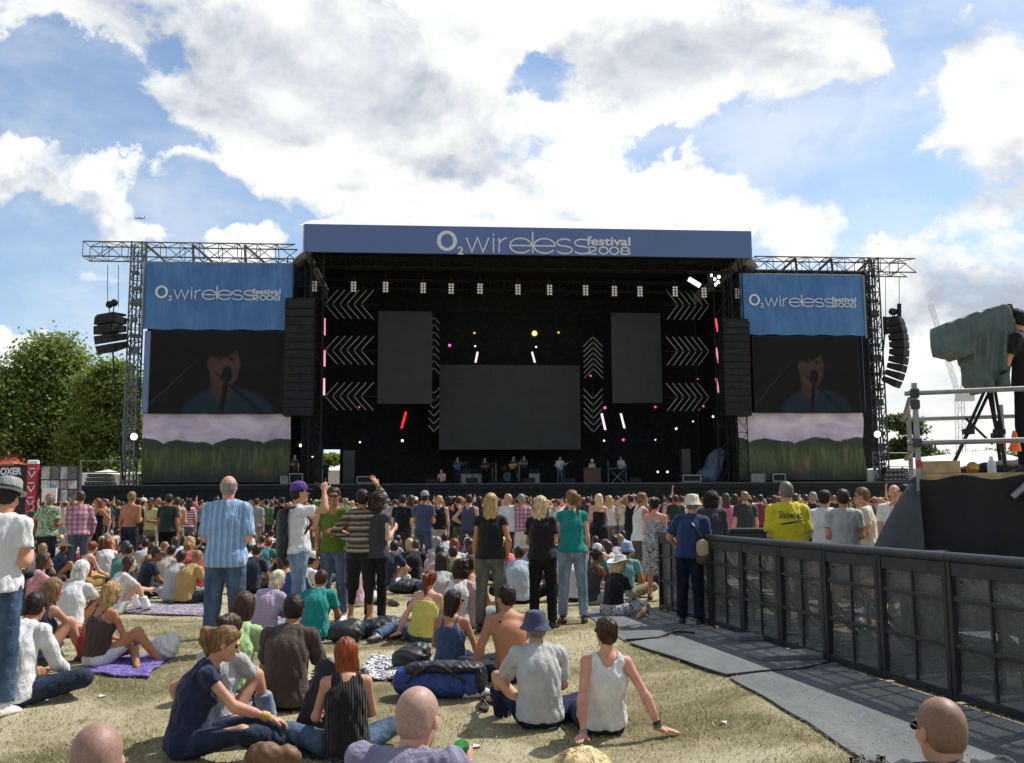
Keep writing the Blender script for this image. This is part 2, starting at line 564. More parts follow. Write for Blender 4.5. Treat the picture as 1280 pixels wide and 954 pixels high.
def leg_prims(s, i):
    a = (1.0 if s.sex == 'm' else .97) + s.fat * 2
    v = unit(s.ank[i] - s.knee[i]); th = unit(s.knee[i] - s.hip[i])
    back = unit(np.cross(np.cross(th, v), v)) if np.linalg.norm(np.cross(th, v)) > .05 else -s.F1[1]
    if (back @ th) > 0: back = -back
    return [cone(s.hip[i], s.knee[i], .094 * a, .057 * a), cone(s.knee[i], s.ank[i], .054 * a, .037), cone(s.knee[i] + .07 * v + .018 * back, s.knee[i] + .22 * v + .008 * back, .048 * a, .038 * a)]

def foot_prims(s, i):
    d = unit(s.toe[i] - s.ank[i]); v = unit(s.ank[i] - s.knee[i])
    dn = unit(v - d * (v @ d)); heel = s.ank[i] + dn * .045 - d * .045
    ball = s.ank[i] + dn * .055 + d * .12
    return [cone(s.ank[i] - v * .02, heel + dn * .0, .036, .033), cone(heel, ball, .033, .036), cone(s.ank[i] + dn * .01, ball, .034, .026), cone(ball, ball + d * .045, .034, .024)]

def hand_mesh(s, i, h=.0052):
    hd, pn, w = s.hd[i], s.pn[i], s.wri[i]
    side = np.cross(hd, pn)                      # towards the thumb for the left hand ...
    if i == 1: side = -side
    c = s.curl[i]; q = 1.0 if s.sex == 'm' else .92
    P = [cone(w - hd * .03, w + hd * .02, .025 * q, .025 * q), ell(w + hd * .055 * q, np.array([.044, .056, .017]) * q, np.stack([side, hd, pn])),
         ell(w + hd * .03 * q + side * .024 * q + pn * .008, np.array([.02, .032, .017]) * q, np.stack([side, hd, pn]))]
    for j, (x, L) in enumerate(((.030, .072), (.010, .080), (-.011, .075), (-.031, .058))):
        p = w + hd * (.096 - abs(x - .008) * .35) * q + side * x * q
        d = unit(hd + side * x * 1.2)
        r = .0092 * q
        for t, fr in enumerate((.45, .31, .24)):
            a = c * (0.55, 0.9, 0.6)[t] * (1 + .12 * j)
            d = unit(d * cos(a) + pn * sin(a) - 0 * hd) if t == 0 else unit(d * cos(a) + unit(pn - d * (pn @ d)) * sin(a))
            p2 = p + d * L * fr * q
            P.append(cone(p, p2, r, r * .92)); p = p2; r *= .92
    p = w + hd * .028 * q + side * .03 * q; d = unit(hd * .75 + side * .62 + pn * (.1 + c * .25))
    for L, r in ((.042, .0115), (.03, .0105)):
        p2 = p + d * L * q; P.append(cone(p, p2, r * q, r * .9 * q)); p = p2; d = unit(d * .93 + hd * .3 + pn * c * .3)
    return solid(P, h, k=.006)

def shrink(p, q):
    p = list(p)
    if p[0] == 'ell': p[2] = p[2] * q
    else: p[3] *= q; p[4] *= q
    return tuple(p)

def body_mesh(s, h=.012, hands=True, head_h=None, ctop=None, cbot=None):
    P = torso_prims(s)
    if ctop in ('tee', 'long', 'half', 'cap'): P = [shrink(p, .88) for p in P]
    elif cbot: P = P[:2] + [shrink(p, .9) for p in P[2:4]] + P[4:-4] + [shrink(p, .9) for p in P[-4:-2]] + P[-2:]
    for i in (0, 1):
        P += [shrink(p, .85) if ctop == 'long' else p for p in arm_prims(s, i)] + [shrink(p, .72 if cbot == 'jeans' else .95 if cbot else 1) for p in leg_prims(s, i)] + [inflate(f, -.004) for f in foot_prims(s, i)]
    P.append(cone(s.neck - .06 * s.U3, hp(s, 0, -.02, -.06), .058 if s.sex == 'm' else .048, .054 if s.sex == 'm' else .045))
    out = [solid(P, h, k=.03, floor=.002)]
    HP, HS = head_prims(s)
    out.append(solid(HP, head_h or h * .6, k=.03, subs=HS))
    if hands:
        out += [hand_mesh(s, 0), hand_mesh(s, 1)]
    return join(out)

def top_mesh(s, kind='tee', hem=-.03, loose=.010, sleeve=None, h=.012, neck=.075, seed=0, low=0.0, amp=.008):
    """kind: tee, long, tank, strap, bare (strapless), cap"""
    T = [inflate(p, loose) for p in torso_prims(s)]
    # drape: straight fall from the chest to the hem
    wl = .142 if s.sex == 'm' else .130
    hemc = s.pel + s.U1 * hem
    T.append(scone(s.chest, hemc + .02 * s.U1, wl + loose + s.fat, (.163 if s.sex == 'm' else .160) + loose + s.fat, s.F2, (1, .80, 1)))
    if hem < .05:
        T += [ell(s.pel - .035 * s.U1 + sg * .07 * s.F1[0] - .05 * s.F1[1], np.array([.088, .085, .092]) + s.fat * .5 + loose + .012, s.F1) for sg in (-1, 1)] + [ell(s.pel, np.array([.168, .122, .135]) + s.fat + loose + .01, s.F1)]
    cuts = [(-s.U1, hemc)]; subs = []
    sl = {'tee': .62, 'cap': .28, 'long': 1.9, 'half': 1.0}.get(kind) if sleeve is None else sleeve
    if sl:
        for i in (0, 1):
            a = arm_prims(s, i); d = unit(s.elb[i] - s.sh[i]); d2 = unit(s.wri[i] - s.elb[i])
            flare = .012 if kind != 'long' else .002
            if sl <= 1.02:
                e = s.sh[i] + d * .285 * sl
                T.append(cone(s.sh[i] - d * .0, s.sh[i] + d * .285 * (sl + .15), .053 * (1 if s.sex == 'm' else .85) + loose, .045 * (1 if s.sex == 'm' else .85) + loose + flare, clip=[(d, e)], k=.018))
            else:
                e = s.elb[i] + d2 * .25 * (sl - 1)
                T += [cone(s.sh[i], s.elb[i], (.054 if s.sex == 'm' else .046) + loose * .8, .044 + loose * .8, k=.018), cone(s.elb[i], e + d2 * .05, .044 + loose * .8, .030 + loose, clip=[(d2, e)], k=.016)]
        subs.append(cone(s.neck - .012 * s.U3 + .012 * s.F3[1], s.neck + .09 * s.U3 + .02 * s.F3[1], neck, neck + .035))
        if low:
            subs.append(ell(s.neck - .03 * s.U3 + .06 * s.F3[1], (.07, .09, low), s.F3))
    elif kind in ('tank', 'strap'):
        for i, sg in ((0, -1), (1, 1)):
            o = s.sh[i] + sg * (.02 if kind == 'tank' else -.005) * s.F3[0]
            subs.append(scone(o - .04 * s.U3, o + .1 * s.U3, .062 if kind == 'tank' else .075, .06, s.F3, (1, 1.6, 1)))
        subs.append(scone(s.neck - (.05 if kind == 'tank' else .10) * s.U3, s.neck + .12 * s.U3, .07 if kind == 'tank' else .085, .10, s.F3, (1, 1.5, 1)))
    else:
        cuts.append((s.U3, s.chest + .07 * s.U3))
    return solid(T, h, k=.035, cuts=cuts, subs=subs, amp=amp, waves=wrinkle_waves(9, .07, .24, .8, seed), floor=.004, ridge=True)

def bottom_mesh(s, kind='jeans', loose=.014, waist=.07, h=.012, seed=1, cut=None, amp=.006):
    T = [inflate(p, loose * .8) for p in torso_prims(s)[2:4] + [ell(s.pel - .035 * s.U1 + sg * .07 * s.F1[0] - .05 * s.F1[1], (.088 + s.fat * .5, .085 + s.fat * .5, .092), s.F1) for sg in (-1, 1)]]
    end = {'jeans': 1.93, 'shorts': .85, 'capri': 1.5, 'mini': .42}.get(kind, 1.93) if cut is None else cut
    if kind != 'skirt':
        for i in (0, 1):
            th = unit(s.knee[i] - s.hip[i]); v = unit(s.ank[i] - s.knee[i])
            a = (1.0 if s.sex == 'm' else .97) + s.fat * 2
            if end <= 1.02:
                e = s.hip[i] + th * .435 * end
                T.append(cone(s.hip[i], s.hip[i] + th * .435 * (end + .12), .090 * a + loose, .064 * a + loose * 1.4, clip=[(th, e)], k=.015))
            else:
                e = s.knee[i] + v * .42 * (end - 1)
                T += [cone(s.hip[i], s.knee[i], .092 * a + loose, .057 * a + loose, k=.015)]
                T += [cone(s.knee[i], s.ank[i] + v * .05, .057 * a + loose, .046 + loose * 1.3, clip=[(v, e)]), inflate(leg_prims(s, i)[2], loose * .6)]
    else:
        for i in (0, 1):
            th = unit(s.knee[i] - s.hip[i]); e = s.hip[i] + th * .435 * (end if cut else 1.0)
            T.append(cone(s.hip[i], e + th * .04, .10 + loose, .09 + loose * 2, clip=[(th, e)], k=.12))
        mid = 0.5 * (s.hip[0] + s.hip[1]); mk = 0.5 * (s.knee[0] + s.knee[1]); th = unit(mk - mid); e = mid + th * .435 * (end if cut else 1.0)
        T.append(scone(mid, e + th * .03, .17 + loose, .19 + loose * 2, np.stack([s.F1[0], np.cross(th, s.F1[0]), th]), (1, .66, 1), clip=[(th, e)], k=.1))
    return solid(T, h, k=.03, cuts=[(s.U1, s.pel + s.U1 * waist)], amp=amp, waves=wrinkle_waves(9, .06, .2, 1.3, seed + 50), floor=.003, ridge=True)

def shoe_mesh(s, i, h=.011):
    return solid([inflate(f, .007) for f in foot_prims(s, i)], h, k=.02, cuts=[(-unit(s.ank[i] - s.knee[i]), s.ank[i] + .0 * s.U1 - .03 * unit(s.ank[i] - s.knee[i]))], floor=.002)

def hair_mesh(s, kind='short', h=.009, seed=0, length=.25, face=True):
    q = s.hs; H = s.H
    base = .011 if kind in ('short', 'bald', 'crop', 'pony', 'bun') else .020
    if kind == 'crop': base = .005
    P = [ell(hp(s, 0, -.014, .030), np.array([.078, .098, .095]) * q + base, H, k=.02), ell(hp(s, 0, -.045, -.02), np.array([.068, .058, .065]) * q + base * .7, H, k=.02)]
    amp, wv = .0035, None
    fwd, upv = H[1], H[2]
    # hairline: keep what lies behind a tilted plane in front of the ears
    cuts = [(unit(fwd * .80 - upv * .60), hp(s, 0, .050, .045))]
    subs = []
    if kind == 'bald':
        cuts.append((upv, hp(s, 0, 0, .050))); cuts.append((unit(fwd), hp(s, 0, .02, 0)))
    if kind in ('short', 'crop', 'bald'):
        cuts.append((unit(-upv), hp(s, 0, 0, -.075)))
        subs = [ell(hp(s, sg * .083, .012, -.035), np.array([.03, .035, .045]) * q, H) for sg in (-1, 1)]
    if kind == 'curly':
        P = [ell(hp(s, 0, -.03, .03), np.array([.125, .125, .125]) * q, H), ell(hp(s, 0, -.06, -.06), np.array([.125, .10, .13]) * q, H)]
        amp = .013
        cuts = [(unit(fwd * .9 - upv * .3), hp(s, 0, .06, .03))]
    dn = np.array([0, 0, -1.0])
    back = -unit(s.F3[1] - dn * (s.F3[1] @ dn))
    if kind in ('long', 'bob', 'wavy'):
        # sheet of hair falling from the crown over the neck and the upper back
        L = length
        p = hp(s, 0, -.055, .0)
        w0 = .078; nseg = 5
        for j in range(nseg):
            t = (j + 1) / nseg
            pb = s.chest + .1 * s.U3 - .13 * s.F3[1]
            p2 = hp(s, 0, -.075, -.01) + dn * (L * t) + back * (.0 + .03 * t * (L > .2)) * 1.0
            P.append(scone(p, p2, w0 + .012 * (1 - t) if j else w0, w0 * (1.05 if kind != 'wavy' else 1.2) * (1 - .35 * (t > .85)), np.stack([H[0], np.cross(upv, H[0]), upv]), (1, .46, 1), k=.02)); p = p2
        for sg in (-1, 1):
            P.append(scone(hp(s, sg * .075, -.01, .02), hp(s, sg * .078, -.02, -.02) + dn * min(L, .2) * .9, .03, .026, H, (.7, 1.1, 1), k=.03))
        cuts = [(unit(fwd * .85 - upv * .35), hp(s, 0, .052, .05))]
    if kind == 'pony':
        k0 = hp(s, 0, -.115, .05)
        P.append(ell(k0, np.array([.025, .025, .025]), H, k=.015))
        p = k0 - .02 * fwd
        pts = [p, p - .045 * fwd + dn * .02, p - .05 * fwd + dn * length * .5, p - .02 * fwd + dn * length]
        for a, b, ra, rb in zip(pts[:-1], pts[1:], (.024, .034, .034), (.034, .034, .012)):
            P.append(cone(a, b, ra, rb, k=.02))
    if kind == 'bun':
        P.append(ell(hp(s, 0, -.105, .065), np.array([.048, .045, .045]), H, k=.01))
    if kind != 'curly':
        amp = .0045 if kind not in ('short', 'crop', 'bald') else (.0045 if kind == 'short' else .0004)
        if kind == 'wavy': amp = .009
        r = np.random.default_rng(seed + 9)
        n = 7
        W = np.stack([np.outer(r.choice([-1, 1], n) * 2 * pi / r.uniform(.012, .05, n), H[0])[i] + H[1] * r.normal() * 40 + H[2] * r.normal() * (14 if kind != 'wavy' else 45) for i in range(n)])
        if kind == 'short': W = r.normal(size=(n, 3)) * 2 * pi / .034 * .6
        wv = (W, r.uniform(0, 6.28, n))
    else:
        r = np.random.default_rng(seed + 4); W = r.normal(size=(8, 3)) * 2 * pi / .05; wv = (W, r.uniform(0, 6.28, 8))
    return solid(P, h, k=.02, cuts=cuts, subs=subs, amp=amp, waves=wv, floor=.01, cutnoise=.006 if kind != 'crop' else .001)

def hat_mesh(s, kind):
    """lathed hat on the head frame -> MB"""
    mb = MB(); H = s.H; q = s.hs; fr = np.stack([H[0], H[1], H[2]])
    sq = (.80, 1.0)
    if kind == 'bucket':
        t = unit(H[2] * .98 - H[1] * .1)
        fr = np.stack([H[0], unit(H[1] - t * (H[1] @ t)), t])
        mb.lathe([(.150, -.012), (.152, -.008), (.112, .038), (.108, .055), (.095, .122), (.078, .138), (.04, .144), (.001, .145)], hp(s, 0, -.01, .012), n=28, fr=fr, sq=(.88, 1))
    elif kind == 'cap':
        mb.lathe([(.105, .02), (.107, .04), (.102, .075), (.085, .108), (.055, .128), (.02, .136), (.001, .137)], hp(s, 0, -.012, .012), n=24, fr=fr, sq=sq)
        pts = []
        for k in range(9):
            a = pi * (k / 8); pts.append(hp(s, .075 * cos(a), .07 + .095 * sin(a), .045 - .02 * sin(a)))
        mb.prism(pts, H[2] * .006)
    elif kind == 'sun':
        mb.lathe([(.20, -.01), (.205, -.004), (.14, .03), (.108, .04), (.104, .07), (.095, .11), (.06, .13), (.001, .132)], hp(s, 0, -.01, .03), n=28, fr=fr, sq=(.9, 1))
    elif kind == 'trilby':
        mb.lathe([(.145, .022), (.148, .03), (.108, .035), (.106, .06), (.098, .12), (.085, .135), (.04, .125), (.001, .12)], hp(s, 0, -.01, .02), n=28, fr=fr, sq=(.86, 1))
    elif kind == 'cowboy':
        c = hp(s, 0, -.01, .035); n = 32
        vs = []; prof = [(.215, 1.0), (.212, 1.0), (.105, .05), (.10, 0), (.088, 0), (.05, 0), (.001, 0)]
        hz = [.0, .006, .02, .06, .12, .128, .105]
        for (r, cu), z in zip(prof, hz):
            for i in range(n):
                a = 2 * pi * i / n
                vs.append(c + fr[0] * r * .85 * cos(a) + fr[1] * r * 1.05 * sin(a) + fr[2] * (z + .075 * cu * abs(cos(a)) ** 3 - .02 * cu))
        fs = [(k * n + i, k * n + (i + 1) % n, (k + 1) * n + (i + 1) % n, (k + 1) * n + i) for k in range(len(prof) - 1) for i in range(n)]
        fs.append(tuple(range(n - 1, -1, -1)))
        mb.add(vs, fs)
    return mb

def shades_mesh(s):
    mb = MB(); H = s.H
    for sg in (-1, 1):
        pts = [hp(s, sg * (.033 + .026 * cos(2 * pi * k / 12)), .099 - .10 * abs(.026 * cos(2 * pi * k / 12)), .010 + .019 * sin(2 * pi * k / 12)) for k in range(12)]
        mb.prism(pts, H[1] * .006)
        mb.bar(hp(s, sg * .058, .092, .018), hp(s, sg * .082, -.005, .012), .005, .004)
    mb.bar(hp(s, -.012, .103, .014), hp(s, .012, .103, .014), .005)
    return mb

def eyes_mesh(s):
    mb = MB()
    for sg in (-1, 1):
        mb.sphere(hp(s, sg * .032, .084, .009), .012, n=8)
    return mb

def strands(V, Q, s, kind, n, seed=0):
    """loose locks on top of a hair mesh: thin strips that follow the hair's surface"""
    import mathutils
    r = np.random.default_rng(seed)
    N = np.cross(V[Q[:, 2]] - V[Q[:, 0]], V[Q[:, 3]] - V[Q[:, 1]]); C_ = V[Q].mean(1)
    N /= np.linalg.norm(N, axis=1)[:, None] + 1e-9
    kd = mathutils.kdtree.KDTree(len(C_))
    for i, c in enumerate(C_): kd.insert(c, i)
    kd.balance()
    crown = hp(s, 0, -.05, .13); vs, fs = [], []
    seg, step, w, lift = {'short': (3, .011, .0016, .004), 'bald': (2, .008, .0014, .002), 'curly': (5, .012, .0024, .010)}.get(kind, (6, .016, .0020, .003))
    for i in r.integers(0, len(C_), n):
        p = C_[i].copy(); nn = N[i]; pts = []
        wav = r.normal(size=3) * (.9 if kind == 'curly' else .5 if kind == 'wavy' else .16 if kind != 'short' else .45)
        for j in range(seg + 1):
            g = (p - crown) * (6 if kind in ('short', 'bald') else 2.2) + np.array([0, 0, -.35 if kind in ('short', 'bald') else -1.0]) + wav * (1 if kind != 'curly' else sin(j * 2.1 + i))
            t = unit(g - nn * (g @ nn)); side = np.cross(t, nn)
            up = lift * (.25 + (j / seg) ** 2 * r.uniform(.2, 1.6))
            ww = w * (1 - .75 * j / seg)
            pts.append((p + nn * up - side * ww, p + nn * up + side * ww))
            q = p + t * step
            _, k, _ = kd.find(q); d = q - C_[k]; p = q - N[k] * float(d @ N[k]) if np.linalg.norm(d) < .03 else q; nn = N[k]
        b = len(vs)
        for a, c in pts: vs += [a, c]
        fs += [(b + 2 * j, b + 2 * j + 1, b + 2 * j + 3, b + 2 * j + 2) for j in range(seg)]
    return join([(V, Q), (np.array(vs), np.array(fs))])
# ------------------------------------------------------------------ shared materials
BLACK = mat_plain('black_cloth', (.026, .029, .030), .85, var=.25, scale=3, spec=.2)
BLACKM = mat_plain('black_metal', (.022, .023, .025), .6, var=.25, scale=5, spec=.2)
DARKM = mat_plain('dark_truss_metal', (.05, .055, .06), .45, .3, var=.2, scale=5)
ALU = mat_plain('galvanised_steel', (.30, .31, .32), .5, .6, var=.15, scale=8, bump=.05)
GREYP = mat_plain('grey_plastic', (.24, .25, .26), .5)
WHITE = mat_plain('white_sheet', (.80, .80, .78), .7, var=.05, scale=2)
WOOD = mat_plain('plywood', (.50, .36, .20), .7, var=.2, scale=9)
LETTER = mat_plain('white_print', (.72, .74, .80), .7, var=.04)
LEDP = mat_plain('led_panel', (.034, .040, .038), .55, var=.12, scale=1.2)

def mat_fabric(name, c1, c2, scale=.6, folds=True):
    m, nt, bs = mat_new(name); co = coord(nt)
    n = nt.noise(nt.mapping(co, (1, 1, .6)), scale, 6, .62, .8)
    n2 = nt.noise(nt.mapping(co, (1.6, 1, .35)), scale * 3, 5, .6, 1.2)
    f = nt.math('ADD', nt.math('MULTIPLY', n, .6), nt.math('MULTIPLY', n2, .4))
    nt.l.new(nt.ramp(f, [(.32, c1), (.68, c2)]), bs.inputs['Base Color'])
    bs.inputs['Roughness'].default_value = .75
    if folds: nt.l.new(nt.bump(n2, .5, .12), bs.inputs['Normal'])
    return m
FASCIA = mat_fabric('blue_fascia', (.115, .172, .385), (.128, .19, .41), .4, False)
BANNER = mat_fabric('blue_banner', (.045, .135, .37), (.105, .27, .56), .5)
ROOFW = mat_plain('roof_membrane', (.72, .73, .74), .6, var=.05, scale=.5)

def screen_mat(name, w, h):
    """video picture: a singer at a microphone on a dark ground (object x in +-w/2, z in 0..h)"""
    m, nt, bs = mat_new(name)
    co = coord(nt)
    sx = nt.new('ShaderNodeSeparateXYZ'); nt.l.new(co, sx.inputs[0])
    wob = nt.noise(co, 1.6, 4, .6)
    x = nt.math('ADD', nt.math('DIVIDE', sx.outputs[0], w), nt.math('MULTIPLY', nt.math('SUBTRACT', wob, .5), .05))
    z = nt.math('ADD', nt.math('DIVIDE', sx.outputs[2], h), nt.math('MULTIPLY', nt.math('SUBTRACT', nt.noise(co, 1.9, 4, .6), .5), .05))
    def el(cx, cz, rx, rz, soft=.25, tilt=0.0):
        dx = nt.math('SUBTRACT', x, cx); dz = nt.math('SUBTRACT', z, cz)
        if tilt:
            dx = nt.math('ADD', dx, nt.math('MULTIPLY', dz, tilt))
        dx = nt.math('DIVIDE', dx, rx); dz = nt.math('DIVIDE', dz, rz)
        d = nt.math('SQRT', nt.math('ADD', nt.math('MULTIPLY', dx, dx), nt.math('MULTIPLY', dz, dz)))
        return nt.smooth(d, 1 - soft, 1 + soft, 1, 0)
    col = nt.mix(nt.smooth(nt.noise(co, .9, 3), .45, .8), (.010, .010, .011), (.022, .017, .016))
    col = nt.mix(el(-.36, .32, .008, .34, .5, -.62), col, (.05, .045, .04))
    col = nt.mix(el(.08, -.05, .34, .36, .10), col, (.018, .040, .062))
    col = nt.mix(el(.03, .36, .085, .22, .2), col, (.085, .046, .042))
    col = nt.mix(el(.045, .60, .115, .29, .12), col, (.100, .058, .055))
    col = nt.mix(el(-.065, .60, .018, .06, .3), col, (.095, .05, .045))
    col = nt.mix(el(.01, .86, .15, .19, .14), col, (.014, .012, .012))
    col = nt.mix(el(.10, .66, .02, .02, .5), col, (.03, .02, .02))
    col = nt.mix(el(.01, .66, .02, .02, .5), col, (.03, .02, .02))
    col = nt.mix(el(.07, .47, .042, .10, .2), col, (.010, .010, .012))
    col = nt.mix(el(.05, .2, .020, .24, .2, -.08), col, (.012, .011, .012))
    col = nt.mix(el(.19, .2, .02, .3, .3, .7), col, (.012, .016, .022))
    g = nt.new('ShaderNodeTexChecker'); g.inputs['Scale'].default_value = 14; nt.l.new(co, g.inputs['Vector'])
    nt.l.new(nt.mix(.12, col, nt.mix(g.outputs['Fac'], (.0, .0, .0), (.03, .03, .03))), bs.inputs['Emission Color'])
    bs.inputs['Emission Strength'].default_value = SCREEN_E
    bs.inputs['Base Color'].default_value = (.008, .008, .008, 1); bs.inputs['Roughness'].default_value = .7; bs.inputs['Specular IOR Level'].default_value = .1
    return m

def meadow_mat(name, w, h, seed):
    """printed scenic sheet: lilac sky, tent peaks, dark tree line, long grass"""
    m, nt, bs = mat_new(name)
    co = coord(nt); sx = nt.new('ShaderNodeSeparateXYZ'); nt.l.new(co, sx.inputs[0])
    x, z = sx.outputs[0], nt.math('DIVIDE', sx.outputs[2], h)
    c1 = nt.noise(nt.mapping(co, (1, 1, 2.2), (seed, 0, 0)), .35, 5, .6, 1.0)
    sky = nt.ramp(c1, [(.3, (.50, .42, .60)), (.5, (.70, .60, .76)), (.68, (.86, .80, .88))])
    # lumpy tree line
    wx = nt.math('ADD', x, nt.math('MULTIPLY', nt.noise(co, .5, 2), 2.5))
    d1 = nt.math('ABSOLUTE', nt.math('SINE', nt.math('ADD', nt.math('MULTIPLY', wx, 1.15), seed))); d2 = nt.math('ABSOLUTE', nt.math('SINE', nt.math('MULTIPLY', wx, .47)))
    edge = nt.math('ADD', .47, nt.math('ADD', nt.math('MULTIPLY', nt.math('SQRT', d1), .085), nt.math('ADD', nt.math('MULTIPLY', nt.math('SQRT', d2), .07), nt.math('MULTIPLY', nt.noise(co, 3, 3), .04))))
    trees = nt.smooth(nt.math('SUBTRACT', z, edge), -.012, .012, 1, 0)
    tl = nt.mix(nt.noise(co, 1.4, 4, .7), (.014, .025, .018), (.05, .075, .03))
    g = nt.noise(nt.mapping(co, (3.6, 1, .30), (seed, 0, 0)), 1.2, 6, .72, 1.4)
    gr = nt.ramp(g, [(.28, (.018, .032, .014)), (.5, (.060, .090, .028)), (.60, (.13, .15, .055)), (.72, (.19, .15, .075))])
    ge = nt.math('ADD', .26, nt.math('MULTIPLY', g, .38))
    grass = nt.smooth(nt.math('SUBTRACT', z, ge), -.05, .07, 1, 0)
    low = nt.smooth(nt.math('ADD', z, nt.math('MULTIPLY', nt.noise(co, .8, 3), .2)), .12, .42, 1, 0)
    red = nt.smooth(nt.noise(nt.mapping(co, (1, 1, 1.6), (seed * 7, 0, 0)), .5, 2), .62, .74)
    gr = nt.mix(nt.math('MULTIPLY', red, .55), gr, (.34, .13, .06))
    gr = nt.mix(nt.math('MULTIPLY', low, .85), gr, (.012, .020, .024))
    # slim pink tent peaks
    px = nt.math('PINGPONG', nt.math('ADD', x, seed), 2.6)
    pk = nt.smooth(nt.math('SUBTRACT', nt.math('ADD', nt.math('MULTIPLY', px, .55), z), .80), -.05, .02, 1, 0)
    c = nt.mix(nt.math('MULTIPLY', pk, .30 if seed < 3 else .0), sky, (.50, .18, .28))
    c = nt.mix(trees, c, tl); c = nt.mix(grass, c, gr); c = nt.mix(.035, c, (.45, .45, .50))
    nt.l.new(c, bs.inputs['Base Color']); bs.inputs['Roughness'].default_value = .8
    f = nt.noise(nt.mapping(co, (.7, 1, .7)), .8, 5, .6, 1.5)
    nt.l.new(nt.bump(f, .5, .15), bs.inputs['Normal'])
    return m
SCREEN_E = .34

# ------------------------------------------------------------------ lettering
def arc(cx, cz, rx, rz, a0, a1, n=18):
    return [(cx + rx * cos(radians(a0 + (a1 - a0) * k / n)), cz + rz * sin(radians(a0 + (a1 - a0) * k / n))) for k in range(n + 1)]

def text_geo(s, height, shear=0.0, bold=0.0):
    cu = bpy.data.curves.new('lettering', 'FONT'); cu.body = s; cu.size = 1; cu.offset = bold; cu.shear = shear; cu.resolution_u = 3
    o = bpy.data.objects.new('lettering_source', cu); COL.objects.link(o)
    dg = bpy.context.evaluated_depsgraph_get()
    me = bpy.data.meshes.new_from_object(o.evaluated_get(dg))
    V = np.array([v.co[:] for v in me.vertices]); Fs = [tuple(p.vertices) for p in me.polygons]
    bpy.data.objects.remove(o); bpy.data.curves.remove(cu); bpy.data.meshes.remove(me)
    V = V - np.array([V[:, 0].min(), V[:, 1].min(), 0]); V *= height / V[:, 1].max()
    return V, Fs

def put_text(mb, s, x0, z0, width, height, y, **kw):
    V, Fs = text_geo(s, height, **kw)
    V[:, 0] *= width / V[:, 0].max()
    mb.add([(x0 + v[0], y, z0 + v[1]) for v in V], [f for f in Fs])

def festival_logo(mb, x0, z0, W, y, t=1.0):
    """ring letter, small 2, thin wide letters, bold word over thin year; W = whole width, z0 = base line"""
    k = W / 243.0                                    # drawn on a 243-unit line
    X = lambda a: x0 + a * k
    Z = lambda a: z0 + a * k
    ring = []
    for i in range(40):
        a = 2 * pi * i / 40
        ring.append(((X(12 + 12.5 * cos(a)), Z(14 + 13 * sin(a))), (X(12 + 7.6 * cos(a)), Z(14 + 9.0 * sin(a)))))
    mb.add([(p[0], y, p[1]) for r in ring for p in r], [(2 * i, 2 * i + 1, (2 * i + 3) % 80, (2 * i + 2) % 80) for i in range(40)])
    put_text(mb, '2', X(25.5), Z(-3.2), 7 * k, 10 * k, y, bold=.02)
    w = 1.75 * k * t
    S = lambda pts, cl=False: mb.ribbon([(X(a), Z(b)) for a, b in pts], w, y, cl)
    h = 18.5
    S([(36, h), (43, 0.6), (50, h), (57, 0.6), (64, h)])
    S([(70, 0), (70, h)]); S([(70, h + 3), (70, h + 5.5)])
    S([(77, 0), (77, h)]); S(arc(87, 8.5, 10, 10, 178, 88, 10))
    for cx in (104, 134):
        S(arc(cx, 9.3, 13.5, 9.3, 0, 325, 30)); S([(cx - 13.5, 9.3), (cx + 13.5, 9.3)])
    S([(119, 0), (119, 27)])
    for cx in (159, 181.5):
        p = arc(cx, 13.9, 9.3, 4.6, 30, 250, 14) + arc(cx, 4.6, 9.8, 4.7, 70, -160, 16)
        S(p)
    put_text(mb, 'festival', X(187), Z(11), 56 * k, 11.5 * k, y, bold=.022)
    x = 188
    def two(x): S(arc(x + 6, 6.2, 5.2, 2.8, 170, -20, 10) + [(x + .5, 0), (x + 12, 0)])
    two(x)
    for cx in (208.5, 222): S(arc(cx, 4.4, 5.6, 4.5, 0, 360, 22)[:-1], True)
    S(arc(236, 6.7, 5.0, 2.3, 0, 360, 18)[:-1], True); S(arc(236, 2.2, 6.0, 2.4, 0, 360, 18)[:-1], True)

def lattice(mb, p, q, s, r=.035, step=None, up=None):
    """box truss from p to q with side s"""
    p = np.asarray(p, float); q = np.asarray(q, float); w = unit(q - p)
    a = np.array([0, 1.0, 0]) if up is None else np.asarray(up, float)
    if abs(w @ a) > .9: a = np.array([1.0, 0, 0])
    x = unit(np.cross(a, w)); y = np.cross(w, x); L = np.linalg.norm(q - p)
    sx, sy = (s, s) if np.isscalar(s) else s
    cs = [x * sx / 2 * i + y * sy / 2 * j for i, j in ((-1, -1), (1, -1), (1, 1), (-1, 1))]
    for c in cs: mb.tube(p + c, q + c, r, n=6)
    n = max(2, int(round(L / (step or max(sx, sy)))))
    for k in range(n):
        a0, a1 = p + w * L * k / n, p + w * L * (k + 1) / n
        for i in range(4):
            c, d = cs[i], cs[(i + 1) % 4]
            if k % 2: c, d = d, c
            mb.tube(a0 + c, a1 + d, r * .6, n=5, cap=False)
            mb.tube(a0 + cs[i], a0 + cs[(i + 1) % 4], r * .6, n=5, cap=False)

